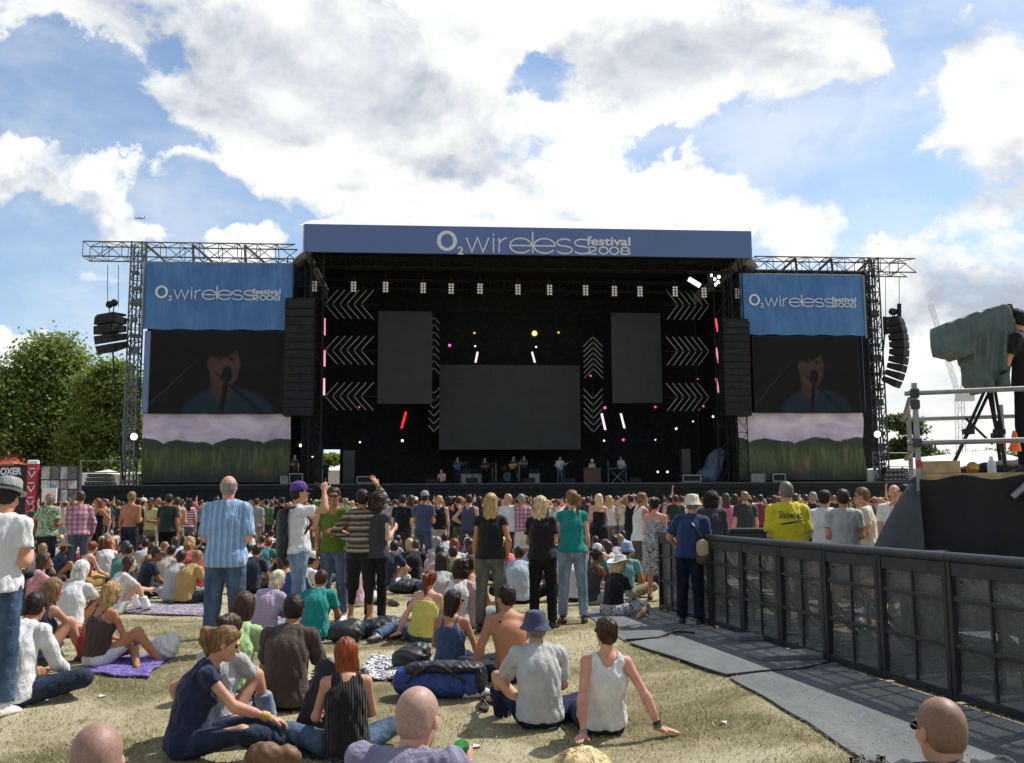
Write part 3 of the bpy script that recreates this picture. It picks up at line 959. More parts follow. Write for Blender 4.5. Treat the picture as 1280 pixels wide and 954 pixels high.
# ------------------------------------------------------------------ main stage
DECK = st(659, 604, 0)[1]
UL, _ = st(380, 400, 0); UR, _ = st(938, 400, 0)
ZF0 = st(659, 319, -.6)[1]; ZF1 = st(659, 285, -.6)[1]
EL, ER = st(98, 606, 0)[0], st(1176, 600, 0)[0]
BACKV = 13.0
o0u, o0z = st(402, 600, BACKV); o1u, o1z = st(425, 562, BACKV)
stage = sempty('concert_stage', 0, 0, 0, 'huge black concert stage under a blue lettered fascia', 'stage')
SD = MB()
SD.box((EL, 0, DECK - .35), (ER, BACKV + 2, DECK - .02)); SD.build('deck', BLACKM, stage)
mb = MB(); mb.box((EL, -.02, DECK - .06), (ER, -.005, DECK + .0)); mb.build('deck_edge', mat_plain('grey_edge', (.10, .11, .12), .6), stage)
mb = MB(); n = 90
for i in range(n):
    u0, u1 = EL + (ER - EL) * i / n, EL + (ER - EL) * (i + 1) / n
    a, b = .05 * sin(i * 2.3), .05 * sin((i + 1) * 2.3)
    mb.poly([(u0, .05 + a, 0), (u1, .05 + b, 0), (u1, .05 + b * .2, DECK - .07), (u0, .05 + a * .2, DECK - .07)])
mb.build('skirt', BLACK, stage, smooth=True)
# fascia with lettering, roof and its fabric returns
mb = MB(); mb.box((UL, -.7, ZF0), (UR, -.55, ZF1)); fa = mb.build('fascia', FASCIA, stage)
mb = MB(); a, zb = st(546.5, 314, -.75); b, _ = st(788.5, 314, -.75); festival_logo(mb, a, zb - .02, b - a, -.712); mb.build('lettering', LETTER, fa)
mb = MB(); n = 24; rows = []
for j, (v, rise) in enumerate(((-.56, -.05), (1.2, .72), (4.5, 2.1), (8, 3.1), (12, 2.4), (BACKV + 3, .6))):
    rows.append([(UL - .3 + (UR - UL + .6) * i / n, v, ZF1 + rise * (1 - .06 * abs(sin(pi * i / 6)) * (j > 0)) * (1 - .35 * max(0, abs(i / n - .45) - .35) / .2)) for i in range(n + 1)])
vs = [p for r in rows for p in r]
fs = [(j * (n + 1) + i, j * (n + 1) + i + 1, (j + 1) * (n + 1) + i + 1, (j + 1) * (n + 1) + i) for j in range(len(rows) - 1) for i in range(n)]
mb.add(vs, fs); mb.build('roof', ROOFW, stage, smooth=True)
ROOFS = mat_plain('roof_side_sheet', (.55, .56, .58), .6, var=.08, scale=1)
for sgn, ue in ((-1, UL), (1, UR)):
    mb = MB(); mb.prism([(ue, -.55, ZF1), (ue, BACKV, ZF1 + .4), (ue, BACKV, ZF0 - .2), (ue, -.55, ZF0)], (sgn * .08, 0, 0))
    mb.prism([(ue, -.55, ZF0 + .1), (ue + sgn * .8, .5, ZF0 - .25), (ue + sgn * .8, 6, ZF0 - .2), (ue, 6, ZF0 + .1)], (0, 0, .04))
    mb.build('roof_side', ROOFS, stage)
mb = MB()                                            # black ceiling lining
mb.box((UL + .1, -.5, ZF0 + .6), (UR - .1, BACKV, ZF0 + .7)); mb.build('ceiling_lining', BLACK, stage)
mb = MB()                                            # black drapes: back (with the gap), both sides of the opening
ZB = ZF0 + .7
mb.box((UL - 1, BACKV, DECK - .02), (o0u, BACKV + .1, ZB)); mb.box((o1u, BACKV, DECK - .02), (UR + 1, BACKV + .1, ZB)); mb.box((o0u, BACKV, o1z), (o1u, BACKV + .1, ZB))
mb.build('back_drape', BLACK, stage)
for sgn, ue in ((-1, UL), (1, UR)):
    x0, x1 = sorted((ue + sgn * .1, ue + sgn * .2)); MB().box((x0, 1.2, DECK), (x1, BACKV - .1, ZB - .15)).build('side_drape', BLACK, stage)
# front legs of the roof
for u in (UL + .7, UR - .7):
    mb = MB(); lattice(mb, (u, .6, DECK), (u, .6, ZF0 + .5), .7, .035, 1.0); mb.build('roof_leg', BLACKM, stage)
for v, z in ((1.5, ZF0 - .1), (4.0, ZF0 - .9), (7.5, ZF0 - 1.5)):
    mb = MB(); lattice(mb, (UL + .5, v, z), (UR - .5, v, z), .6, .03, .9, up=(0, 0, 1)); mb.build('roof_truss', BLACKM, stage)

# ------------------------------------------------------------------ wings: towers, trusses, banners, screens, scenic sheets
def wing(side):
    nm = 'left' if side < 0 else 'right'
    tx0, tx1 = ((165, 182) if side < 0 else (1081.5, 1096))
    ty = 303 if side < 0 else 323
    v = 1.0
    u0, zt = st(tx0, ty, v); u1, _ = st(tx1, ty, v); w = u1 - u0; uc = (u0 + u1) / 2
    e = sempty('lattice_tower', uc, v, 0, ('grey lattice tower holding the blue banner beside the leafy tree' if side < 0 else 'grey lattice tower beside the curved hanging speaker column'), 'tower', 'lattice towers at the stage wings')
    m = DARKM if side > 0 else mat_plain('tower_metal', (.16, .17, .18), .45, .4)
    mb = MB(); lattice(mb, (0, 0, 0), (0, 0, zt), w * .82, .05, w * .95); mb.build('mast', m, e)
    mb = MB(); mb.box((-.04, -.05, .5), (.04, .05, zt - .5))
    for i in range(16):
        z = 1 + i * (zt - 2) / 16
        mb.box((-w * .32, -.2, z), (w * .32 * (1 if i % 3 else .3), .2, z + .18 + .22 * (i % 3 == 1)))
    mb.build('bracing', m, e)
    mb = MB(); zl = st(170, 533, v)[1] if side < 0 else st(1094, 533, v)[1]
    # horizontal truss
    ends = ((108, 314), (370, 318)) if side < 0 else ((940, 332), (1139, 335))
    (a, za), (b, zb_) = st(*ends[0], v + .9), st(*ends[1], v + .9)
    za = zb_ = (za + zb_) / 2
    e2 = sempty('cantilever_truss', (a + b) / 2, v + .9, za, ('silver roof truss jutting out over the small hanging speakers' if side < 0 else 'silver roof truss jutting out over the curved speaker column'), 'truss', 'trusses over the stage wings')
    mb = MB(); L = (b - a) / 2; lattice(mb, (-L, 0, 0), (L, 0, 0), (.9, 1.25), .045, 1.15, up=(0, 1, 0)); mb.build('truss_frame', m, e2)
    for k in (-.45, .0, .5):
        mb = MB(); mb.tube((L * k, .1, .55), (L * k - side * 1.4, .1, -.7), .08); mb.tube((L * k, .1, .55), (L * k + .1, .1, -.7), .08); mb.build('brace', m, e2)
    # banner
    bx0, bx1, by0, by1 = (181, 366, 328, 413) if side < 0 else (924, 1082, 343, 419.5)
    (a, z1), (b, z0) = st(bx0, by0, .3), st(bx1, by1, .3)
    e3 = sempty('festival_banner', (a + b) / 2, .3, z0, ('blue lettered banner above the video screen by the leafy tree' if side < 0 else 'blue lettered banner above the video screen by the curved speaker column'), 'banner', 'blue banners over the video screens')
    W, Hh = b - a, z1 - z0
    nx, nz = 28, 8; vs = []
    for j in range(nz + 1):
        for i in range(nx + 1):
            x, z = -W / 2 + W * i / nx, Hh * j / nz
            vs.append((x, .05 * sin(i * 1.7 + j * .6) * (.4 + .6 * abs(sin(j))) + .03 * sin(i * .6), z + (.03 * sin(i * 1.1) if j in (0,) else 0)))
    fs = [(j * (nx + 1) + i, j * (nx + 1) + i + 1, (j + 1) * (nx + 1) + i + 1, (j + 1) * (nx + 1) + i) for j in range(nz) for i in range(nx)]
    mb = MB(); mb.add(vs, fs); cl = mb.build('cloth', BANNER, e3, smooth=True)
    lx0, lx1, ly = (194.5, 351, 373) if side < 0 else (936, 1069.5, 382)
    (la, lz), (lb, _) = st(lx0, ly, .3), st(lx1, ly, .3)
    mb = MB(); festival_logo(mb, la - (a + b) / 2, lz - z0 - .05, lb - la, -.105, 1.15); mb.build('lettering', LETTER, cl)
    mb = MB(); mb.tube((-W / 2, 0.1, Hh + .05), (W / 2, 0.1, Hh + .05), .05); mb.tube((side * W / 2, -.1, -.2), (side * W / 2, -.1, Hh), .06); mb.build('banner_pole', ALU, e3)
    # video screen
    sx0, sx1, sy0, sy1 = (190, 355, 414, 516) if side < 0 else (941, 1075.5, 421, 515)
    (a, z1), (b, z0) = st(sx0, sy0, .3), st(sx1, sy1, .3); W, Hh = b - a, z1 - z0
    e4 = sempty('video_screen', (a + b) / 2, .3, z0, ('wide dark video screen showing a singer, between tower and tall black speakers' if side < 0 else 'narrower dark video screen showing a singer, beside the curved speaker column'), 'screen', 'video screens at the stage wings')
    mb = MB(); mb.add([(-W / 2, -.03, 0), (W / 2, -.03, 0), (W / 2, -.03, Hh), (-W / 2, -.03, Hh)], [(0, 1, 2, 3)])
    mb.build('display', screen_mat('screen_picture', W, Hh), e4)
    mb = MB(); mb.box((-W / 2 - .06, -.02, -.06), (W / 2 + .06, .6, Hh + .06)); mb.build('housing', BLACKM, e4)
    # cloth strip at the outer edge + scenic sheet
    s0, s1 = (181.5, 188.5) if side < 0 else (1077, 1082)
    (a, z1), (b, z0) = st(s0, by1 + 1, .35), st(s1, 516, .35)
    mb = MB(); mb.box((a, .3, z0), (b, .36, z1))
    o = mb.build('edge_cloth', mat_fabric('edge_cloth_' + nm, (.10, .20, .42), (.24, .30, .52), .3), None, loc=sw(0, 0, 0), rz=TH)
    o.name = 'cloth_strip'; tag(o, ('narrow pale blue cloth strip between lattice tower and wide video screen' if side < 0 else 'narrow blue cloth strip between narrower video screen and lattice tower'), 'cloth strip')
    mx0, mx1, my0, my1 = (179, 362, 517, 603) if side < 0 else (922, 1082, 516, 600)
    (a, z1), (b, z0) = st(mx0, my0, .6), st(mx1, my1, .6); W, Hh = b - a, z1 - z0
    nx, nz = 24, 10; vs = []
    for j in range(nz + 1):
        for i in range(nx + 1):
            vs.append((-W / 2 + W * i / nx, .10 * sin(i * .9 + j * .9) + .05 * sin(i * 2.1 - j), Hh * j / nz))
    fs = [(j * (nx + 1) + i, j * (nx + 1) + i + 1, (j + 1) * (nx + 1) + i + 1, (j + 1) * (nx + 1) + i) for j in range(nz) for i in range(nx)]
    mb = MB(); mb.add(vs, fs)
    o = mb.build('scenic_banner', meadow_mat('meadow_print_' + nm, W, Hh, 2.0 if side < 0 else 5.3), None, smooth=True, loc=sw((a + b) / 2, .6, z0), rz=TH)
    tag(o, ('printed meadow sheet with reddish tents below the wide video screen' if side < 0 else 'printed green meadow sheet below the narrower video screen'), 'banner', 'printed meadow sheets under the screens')
    # white lamp on the tower
    lx, ly = (168, 546) if side < 0 else (1096, 543)
    a, z = st(lx, ly, .4)
    e5 = sempty('work_lamp', a, .4, z, ('glowing white work lamp on the lattice tower by the leafy tree' if side < 0 else 'glowing white work lamp on the lattice tower near the small far tree'), 'lamp')
    mb = MB(); mb.sphere((0, -.1, 0), .20, 8); mb.build('bulb', mat_emit('lamp_glow', (1, 1, .95), 3), e5, smooth=True)
    mb = MB(); mb.box((-.25, .02, -.22), (.25, .2, .22)); mb.build('lamp_housing', BLACKM, e5)
    # added scrim that blocks the bright background, so the wing goes dark
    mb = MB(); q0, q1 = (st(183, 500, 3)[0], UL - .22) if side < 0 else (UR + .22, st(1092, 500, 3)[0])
    mb.box((q0, 2.6, DECK), (q1, 2.7, st(300, 330, 3)[1])); mb.build('added_wing_scrim', BLACK, stage)
wing(-1); wing(1)

# ------------------------------------------------------------------ speakers
def line_array(name, u, v, ztop, n, cw, ch, dep, curve, label, group=None, yaw=0.0, tilt0=0.0, lines=True, rig=0.6):
    e = empty(name, sw(u, v, ztop), TH + yaw, label, 'speaker', group)
    p = np.array([0.0, 0, 0]); a = tilt0
    for k in range(n):
        dn = np.array([0, -sin(a) * -1, -cos(a)]); fw = np.array([0, -cos(a), sin(a) * -1])
        fr = np.stack([np.array([1.0, 0, 0]), -fw, -dn])
        c = p + dn * ch / 2
        mb = MB()
        # trapezoid cabinet
        f, b = fw * dep / 2, -fw * dep / 2
        hh = -dn * ch / 2 * .97
        pts = [c + f + hh, c + f - hh, c + b - hh * .7, c + b + hh * .7]
        X = np.array([cw / 2, 0, 0])
        mb.prism([q - X for q in pts], 2 * X)
        o = mb.build('cabinet', BLACKM, e, bevel=.015)
        g = MB()
        for s in (-1, 1):
            g.cbox(c + f * 1.02 + X * .5 * s, (cw * .44, .02, ch * .72), fr)
        g.build('grille', BLACK, o)
        p = p + dn * ch; a += curve
    mb = MB(); mb.box((-cw * .45, -dep * .45, .02), (cw * .45, dep * .45, .14)); mb.tube((-.2, 0, .14), (-.2, 0, rig), .03); mb.tube((.2, 0, .14), (.2, 0, rig), .03)
    if rig < 2: mb.sphere((-.22, 0, rig), .22, 8); mb.sphere((.22, 0, rig + .05), .22, 8)
    mb.build('flying_frame', BLACKM, e)
    return e, p
def pa_stack(x0, x1, y0, y1, v, lab):
    (a, z1), (b, z0) = st(x0, y0, v), st(x1, y1, v)
    e = sempty('speaker_stack', (a + b) / 2, v, z0, lab, 'speaker', 'tall main speaker columns')
    n = 14; W = b - a; h = (z1 - z0) / n
    for k in range(n):
        dv = -.02 * (k - 4) ** 2 * .12
        mb = MB(); mb.box((-W / 2, dv, k * h + .015), (W / 2, dv + 1.2, (k + 1) * h - .015)); c = mb.build('cabinet', BLACKM, e)
        g = MB(); g.box((-W * .47, dv - .02, k * h + .08), (-W * .03, dv - .003, (k + 1) * h - .08)); g.box((W * .03, dv - .02, k * h + .08), (W * .47, dv - .003, (k + 1) * h - .08)); g.build('grille', BLACK, c)
    mb = MB(); mb.box((-W * .5, .1, z1 - z0 + .01), (W * .5, 1, z1 - z0 + .2)); mb.build('flying_frame', BLACKM, e)
    mb = MB()
    for s in (-1, 1):
        mb.tube((s * W * .3, .5, z1 - z0 + .2), (s * W * .3, .5, z1 - z0 + 2.6), .03)
    mb.build('chain', BLACKM, e)
    # sub speakers and scaffold below
    return e
pa_stack(357, 391, 376, 520, -.3, 'tall black speaker column beside the wider video screen')
pa_stack(903, 940, 402, 520, -.3, 'tall black speaker column beside the narrower video screen')
u_, z_ = st(139, 396, .5)
line_array('hanging_speaker', u_, .5, z_, 4, 1.75, .52, 1.0, radians(9), 'short cluster of black speakers hanging before the leafy tree', None, yaw=radians(-38), tilt0=radians(-6), rig=.75)
mb = MB()
for px in (134.5, 148): mb.tube(sw(*[st(px, 384, .5)[0], .5], st(px, 384, .5)[1]), sw(st(px, 331, .5)[0], .5, st(px, 331, .5)[1]), .02)
tag(mb.build('hoist_cable', BLACKM), 'thin hoist cables above the short hanging speaker cluster', 'cable')
mb = MB(); pts = [st(141, 440, .6), st(143, 470, .6), st(147, 520, .6), st(154, 600, .6)]
mb.path([sw(a, .6, b) for a, b in pts], .05); tag(mb.build('speaker_cable', BLACKM), 'dark cable trailing down from the short hanging speaker cluster', 'cable')
u_, z_ = st(1117, 400, .5)
line_array('hanging_speaker', u_, .5, z_, 9, 1.15, .47, .9, radians(5.5), 'long curved column of black speakers hanging beside the camera platform', None, yaw=radians(48), tilt0=radians(-16), rig=.5)
mb = MB(); mb.tube(sw(st(1124, 398, .5)[0], .5, st(1124, 398, .5)[1]), sw(st(1124, 380, .5)[0], .5, st(1124, 380, .5)[1]), .14); mb.tube(sw(st(1106, 400, .5)[0], .5, st(1106, 418, .5)[1]), sw(st(1106, 396, .5)[0], .5, st(1106, 396, .5)[1]), .14)
for px in (1107, 1124): mb.tube(sw(st(px, 395, .5)[0], .5, st(px, 395, .5)[1]), sw(st(px, 345, .5)[0], .5, st(px, 345, .5)[1]), .02)
tag(mb.build('chain_hoist', BLACKM), 'black chain hoists above the long curved speaker column', 'hoist')
mb = MB(); mb.path([sw(a, .6, b) for a, b in (st(1106, 415, .6), st(1103, 450, .6), st(1098, 490, .6), st(1096, 500, .6))], .05)
tag(mb.build('speaker_cable', BLACKM), 'dark cables looping from the curved speaker column to the tower', 'cable')

# ------------------------------------------------------------------ inside the stage
def led(x0, x1, y0, y1, v, lab):
    (a, z1), (b, z0) = st(x0, y0, v), st(x1, y1, v); W, Hh = b - a, z1 - z0
    e = sempty('led_wall', (a + b) / 2, v, z0, lab, 'screen', 'switched-off screens inside the stage')
    mb = MB(); nx, nz = max(2, int(round(W))), max(2, int(round(Hh)))
    for i in range(nx):
        for j in range(nz):
            mb.box((-W / 2 + W * i / nx + .002, -.04, Hh * j / nz + .002), (-W / 2 + W * (i + 1) / nx - .002, .0, Hh * (j + 1) / nz - .002))
    mb.build('display', LEDP, e)
    mb = MB(); mb.box((-W / 2, .01, 0), (W / 2, .2, Hh)); 
    for i in range(nx + 1): mb.tube((-W / 2 + W * i / nx, .1, Hh), (-W / 2 + W * i / nx, .1, Hh + .4), .02)
    mb.build('back_frame', BLACKM, e)
led(549, 726, 456, 562, 9.0, 'wide switched-off screen hanging behind the band')
led(473, 540, 389, 505, 6.0, 'tall switched-off screen panel above the red light tube')
led(763.5, 828, 391, 504, 6.0, 'tall switched-off screen panel above the white light tubes')

CHEV = mat_plain('chevron_tube', (.40, .42, .41), .5)
def chevrons(x0, x1, y0, y1, v, n, direct, lab, vert=False):
    (a, z1), (b, z0) = st(x0, y0, v), st(x1, y1, v); W, Hh = b - a, z1 - z0
    e = sempty('chevron_light', (a + b) / 2, v, z0, lab, 'stage light', 'chevron light panels')
    mb = MB(); r = .031
    if not vert:
        sl = min(W * .22, Hh * .5); pit = (W - sl) / n
        for k in range(n):
            x = -W / 2 + sl * .0 + pit * (k + .5)
            for s in (0, 1):
                if direct < 0: p, q = (x, 0, Hh / 2 + (.04 if s else -.04)), (x + sl, 0, Hh if s else 0)
                else: p, q = (x + sl, 0, Hh / 2 + (.04 if s else -.04)), (x, 0, Hh if s else 0)
                mb.tube(p, q, r, n=6)
    else:
        sl = min(Hh * .2, W * .55); pit = (Hh - sl) / n
        for k in range(n):
            z = pit * (k + .3)
            for s in (-1, 1):
                if direct > 0: mb.tube((s * .03, 0, z + sl), (s * W / 2, 0, z), r, n=6)
                else: mb.tube((s * .03, 0, z), (s * W / 2, 0, z + sl), r, n=6)
    t = mb.build('tube', CHEV, e)
    mb = MB(); mb.box((-W / 2, .06, Hh / 2 - .03), (W / 2, .1, Hh / 2 + .03)) if not vert else mb.box((-.03, .06, 0), (.03, .1, Hh))
    mb.build('bracket', BLACKM, e)
for y0, y1, nm in ((362, 399, 'topmost'), (420, 456, 'middle'), (478, 513, 'lowest')):
    chevrons(403, 471, y0, y1, 4, 6, -1, f'{nm} arrow panel pointing towards the wider video screen')
    chevrons(829, 890, y0 + 1, y1 + 1, 4, 6, 1, f'{nm} arrow panel pointing towards the narrower video screen')
chevrons(536, 549, 391, 470, 7, 8, 1, 'upward arrow panel beside the screen panel above the red tube', True)
chevrons(536, 549, 478, 542, 7, 6, -1, 'downward arrow panel between red light tube and wide central screen', True)
chevrons(729, 754, 417, 475, 7, 7, 1, 'upward arrow panel between wide central screen and right screen panel', True)
chevrons(729, 754, 480, 542, 7, 6, -1, 'downward arrow panel with a pink glow beside wide central screen', True)

# blinders along the front truss
BL = mat_emit('blinder_lamp', (.80, .74, .62), .08)
blind0 = None
ORD = 'first second third fourth fifth sixth seventh eighth ninth tenth eleventh twelfth thirteenth fourteenth'.split()
for bi, (px, py) in enumerate(((393, 358), (442, 358.5), (482, 359), (529, 360), (564, 361), (600, 361), (647.5, 362), (687, 362.5), (732, 363), (768, 364), (800, 364.5), (844, 364.5), (880, 366), (922, 367))):
    u, z = st(px, py, .9)
    if blind0 is None:
        e = sempty('blinder_light', u, .9, z, None, 'stage light', 'blinder lights along the front truss')
        mb = MB(); mb.box((-.19, 0, -.34), (.19, .16, .34)); mb.build('housing', BLACKM, e)
        for i in range(2):
            for j in range(4):
                mb = MB(); mb.lathe([(.065, -.02), (.075, 0), (.03, .01)], (-.09 + .18 * i, -.01, -.25 + .168 * j), 10, np.stack([[1, 0, 0], [0, 0, 1], [0, 1, 0]])); mb.build('lamp', BL, e, smooth=True)
        mb = MB(); mb.tube((0, .1, .34), (0, .1, .75), .03); mb.build('clamp', BLACKM, e)
        blind0 = e
    else:
        e = copy_tree(blind0); e.location = sw(u, .9, z)
    e['label'] = ORD[bi] + ' eight-lamp blinder light along the dark front truss, counted from the wider video screen'

# light tubes and lamps
def baton(p, q, v, col, es, lab):
    (a, z1), (b, z0) = st(*p, v), st(*q, v)
    e = sempty('light_tube', (a + b) / 2, v, (z0 + z1) / 2, lab, 'stage light', 'glowing light tubes inside the stage')
    mb = MB(); mb.tube(((a - b) / 2, 0, (z1 - z0) / 2), ((b - a) / 2, 0, (z0 - z1) / 2), .07, n=8); mb.build('tube', mat_emit('tube_glow', col, es), e)
    mb = MB(); mb.cbox(((b - a) / 2, 0, (z0 - z1) / 2), (.18, .2, .16)); mb.build('end_cap', BLACKM, e)
PINK, REDC, WHT = (1, .36, .50), (1, .02, .02), (1, .85, .88)
for p, q, v, c, s, lab in (((405.5, 398), (405.5, 421), 3.4, PINK, .9, 'upright pink light tube beside the topmost left-pointing arrows'), ((405.5, 438), (405.5, 460), 3.4, PINK, .9, 'upright pink light tube beside the middle left-pointing arrows'),
        ((405, 473), (405, 496), 3.4, (1, .5, .66), 1, 'upright pale pink light tube beside the lowest left-pointing arrows'), ((507.5, 515), (501.5, 537), 5, REDC, 1.5, 'bright red slanting light tube below the tall screen panel'),
        ((597, 440), (594, 455), 8, WHT, .9, 'white light tube on the wide central screen, nearer the magenta spotlight'), ((665, 440), (669, 455), 8, WHT, .9, 'white light tube on the wide central screen, below the bright yellow lamp'),
        ((752, 517), (757, 539), 5, (1, .7, .85), 1.3, 'pinkish white slanting tube beside the downward arrows'), ((776, 517), (781, 537), 5, WHT, 1, 'thin white slanting tube next to the pinkish white tube'),
        ((894, 397), (898, 417), 3.4, (1, .10, .10), 1, 'red slanting light tube beside the topmost right-pointing arrows'), ((895, 435), (899, 456), 3.4, PINK, .8, 'pink slanting light tube beside the middle right-pointing arrows'), ((895, 473), (899, 493), 3.4, PINK, .7, 'pink slanting light tube beside the lowest right-pointing arrows')):
    baton(p, q, v, c, s, lab)
def spot(px, py, v, r, col, es, lab):
    u, z = st(px, py, v); e = sempty('stage_lamp', u, v, z, lab, 'stage light', 'small lamps inside the stage')
    mb = MB(); mb.sphere((0, -.06, 0), r * .72, 8); mb.build('lens', mat_emit('lens_glow', col, es), e, smooth=True)
    mb = MB(); mb.lathe([(r * 1.3, 0), (r * 1.5, .1), (r, .45), (.02, .5)], (0, -.02, 0), 10, np.stack([[1, 0, 0], [0, 0, 1], [0, 1, 0]])); mb.build('lamp_body', BLACKM, e, smooth=True)
MAG = (1, .08, .55)
for px, py, v, r, c, s, lab in ((668, 417, 8, .24, (1, .72, .16), 2.6, 'bright yellow lamp above the wide central screen'), (593, 416.5, 8, .10, (1, .5, .06), 1.3, 'small amber lamp above the wide central screen, beside the magenta one'), (698, 416, 8, .10, (1, .5, .06), 1.3, 'small amber lamp beside the bright yellow lamp'),
        (562, 432, 8, .13, MAG, 2.2, 'magenta lamp at the top corner of the wide central screen'), (594, 433, 8, .08, (.9, 1, .9), 2, 'small white lamp right of the magenta lamp'), (670, 434, 8, .08, (.9, 1, .95), 2, 'small white lamp below the bright yellow lamp'),
        (738, 470, 6, .09, MAG, 1.2, 'magenta lamp between the two right arrow columns'), (756, 510, 5, .12, MAG, 1.8, 'bright magenta lamp above the pinkish white tube'), (819, 509, 5, .1, MAG, 1.2, 'magenta lamp at the corner of the right tall screen panel'),
        (779, 550, 5, .11, (1, .1, .4), 1.5, 'pinkish red lamp above the keyboard player'), (755, 551, 5, .08, (1, 1, .95), 2, 'white lamp above the organ'), (819, 550, 5, .07, (.9, 1, .9), 1.5, 'dim white lamp right of the keyboard player'),
        (872, 474, 3.5, .07, MAG, 1, 'small magenta lamp above the lowest right-pointing arrows'), (879, 508, 3.5, .09, MAG, 1.2, 'magenta lamp among the lowest right-pointing arrows'), (449, 509, 3.5, .07, (1, .1, .3), 1, 'small red lamp under the lowest left-pointing arrows'),
        (503, 551, 5, .11, (.95, 1, .9), 2.2, 'white lamp below the red light tube'), (450, 553, 5, .08, (.95, 1, .95), 2, 'small white lamp over the stage side opening'), (376, 557, 1.2, .12, (1, .9, .5), 3, 'yellowish lamp low on the dark scaffold'), (391, 571, 1.2, .08, (.9, 1, .95), 2, 'small white lamp beside the stage side opening'),
        (822, 590, 6, .09, (.9, 1, 1), 3, 'first of two white floor lamps beside the keyboards'), (834, 590, 6, .09, (.9, 1, 1), 3, 'second of two white floor lamps beside the keyboards'), (845, 536, 4, .10, (1, 1, .95), 2, 'white lamp under the lowest right-pointing arrows'),
        (866, 527, 4, .07, (1, 1, .95), 1.5, 'white lamp left of the dangling scaffold lamp'), (891, 521, 3, .10, (1, 1, .95), 1.6, 'white lamp dangling on the dark scaffold')):
    spot(px, py, v, r, c, s, lab)
# daylight through the gap in the roof corner, imitated by glowing shapes; no lamp there
u, z = st(868, 353, 2.2); e = sempty('roof_gap_daylight', u, 2.2, z, 'slanting bright flood light under the fascia end', 'stage light')
mb = MB(); fr = np.stack([unit((1, 0, -.6)), (0, 1, 0), unit((.6, 0, 1))]); mb.cbox((0, 0, 0), (.85, .1, .26), fr); mb.build('lens', mat_emit('daylight_glow', (.92, 1, .98), 2.5), e)  # lens: slab glowing as the daylight; housing: its black backing
mb = MB(); mb.cbox((0, .12, 0), (.95, .12, .36), fr); mb.build('housing', BLACKM, e)
u, z = st(893, 349, 2.2); e = sempty('roof_gap_daylight', u, 2.2, z, 'cluster of bright lamp lenses in the dark roof corner', 'stage light')
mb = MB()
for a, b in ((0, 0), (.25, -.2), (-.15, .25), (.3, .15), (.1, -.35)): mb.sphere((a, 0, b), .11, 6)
mb.build('lens', mat_emit('daylight_glow2', (.95, 1, .98), 2.5), e); mb = MB(); mb.box((-.4, .14, -.5), (.5, .3, .5)); mb.build('housing', BLACKM, e)  # lens: balls glowing as daylight in the gap; housing: black backing

# side scaffold in the dark next to the PA
for x0, x1 in ((358, 400), (893, 922)):
    mb = MB(); (a, z1), (b, z0) = st(x0, 400, 1.0), st(x1, 602, 1.0)
    for u in (a, (a + b) / 2, b): mb.tube((u - a, 0, 0), (u - a, 0, ZF0 - DECK), .04)
    for k in range(8): mb.tube((0, 0, k * 1.7), (b - a, 0, k * 1.7), .035); mb.tube((0, 0, k * 1.7), (b - a, 0, k * 1.7 + 1.7), .03)
    o = mb.build('stage_scaffold', BLACKM, None, loc=sw(a, 1.0, DECK), rz=TH)
    tag(o, 'dark scaffold bay under the speaker column ' + ('by the side opening' if x0 < 500 else 'by the green meadow sheet'), 'scaffold')

# ------------------------------------------------------------------ gear on the stage
def case(px0, px1, py0, py1, v, lab, mat=None):
    (a, z1), (b, z0) = st(px0, py0, v), st(px1, py1, v); W, Hh = b - a, z1 - z0
    e = sempty('flight_case', (a + b) / 2, v, DECK, lab, 'case')
    mb = MB(); mb.box((-W / 2, 0, .06), (W / 2, .7, Hh)); mb.build('panel', mat or BLACKM, e)
    mb = MB()
    for x in (-W / 2, W / 2):
        for z in (.06, Hh): mb.bar((x, -.02, z), (x, .72, z), .06)
        mb.bar((x, -.02, .06), (x, -.02, Hh), .06)
    for z in (.06, Hh): mb.bar((-W / 2, -.02, z), (W / 2, -.02, z), .06)
    mb.build('edging', ALU, e)
    for x in (-W * .35, W * .35):
        mb = MB(); mb.tube((x, .2, .04), (x, .28, .04), .04); mb.build('castor', BLACKM, e)
case(351, 359, 599, 609, .4, 'small white-edged case at the stage lip by the meadow sheet', GREYP)
case(362, 378, 595, 608, .4, 'black flight case with pale edges under the speaker scaffold')
case(446.5, 469, 600, 609, .4, 'low black flight case at the stage lip behind the raised hand')
case(853.5, 876, 595, 604, .4, 'low black flight case right of the keyboards')
case(939.5, 955.5, 593, 603, .4, 'pale grey flight case below the green meadow sheet', GREYP)
case(966, 981.5, 593, 603, .4, 'dark flight case with pale edges below the green meadow sheet')
def cab(px0, px1, py0, py1, v, lab, mat, name='amplifier', cat='amplifier'):
    (a, z1), (b, z0) = st(px0, py0, v), st(px1, py1, v); W, Hh = b - a, z1 - DECK
    e = sempty(name, (a + b) / 2, v, DECK, lab, cat)
    mb = MB(); mb.box((-W / 2, 0, 0), (W / 2, .6, Hh)); mb.build('cabinet', mat, e, bevel=.02)
    mb = MB(); mb.box((-W * .44, -.02, Hh * .06), (W * .44, -.004, Hh * .48)); mb.box((-W * .44, -.02, Hh * .53), (W * .44, -.004, Hh * .94)); mb.build('grille', LEDP, e)
cab(429, 443, 563, 605, 2, 'tall grey side speaker near the stage opening', LEDP, 'side_speaker', 'speaker')
cab(852, 864, 561, 603, 2, 'tall grey side speaker behind the low black case', LEDP, 'side_speaker', 'speaker')
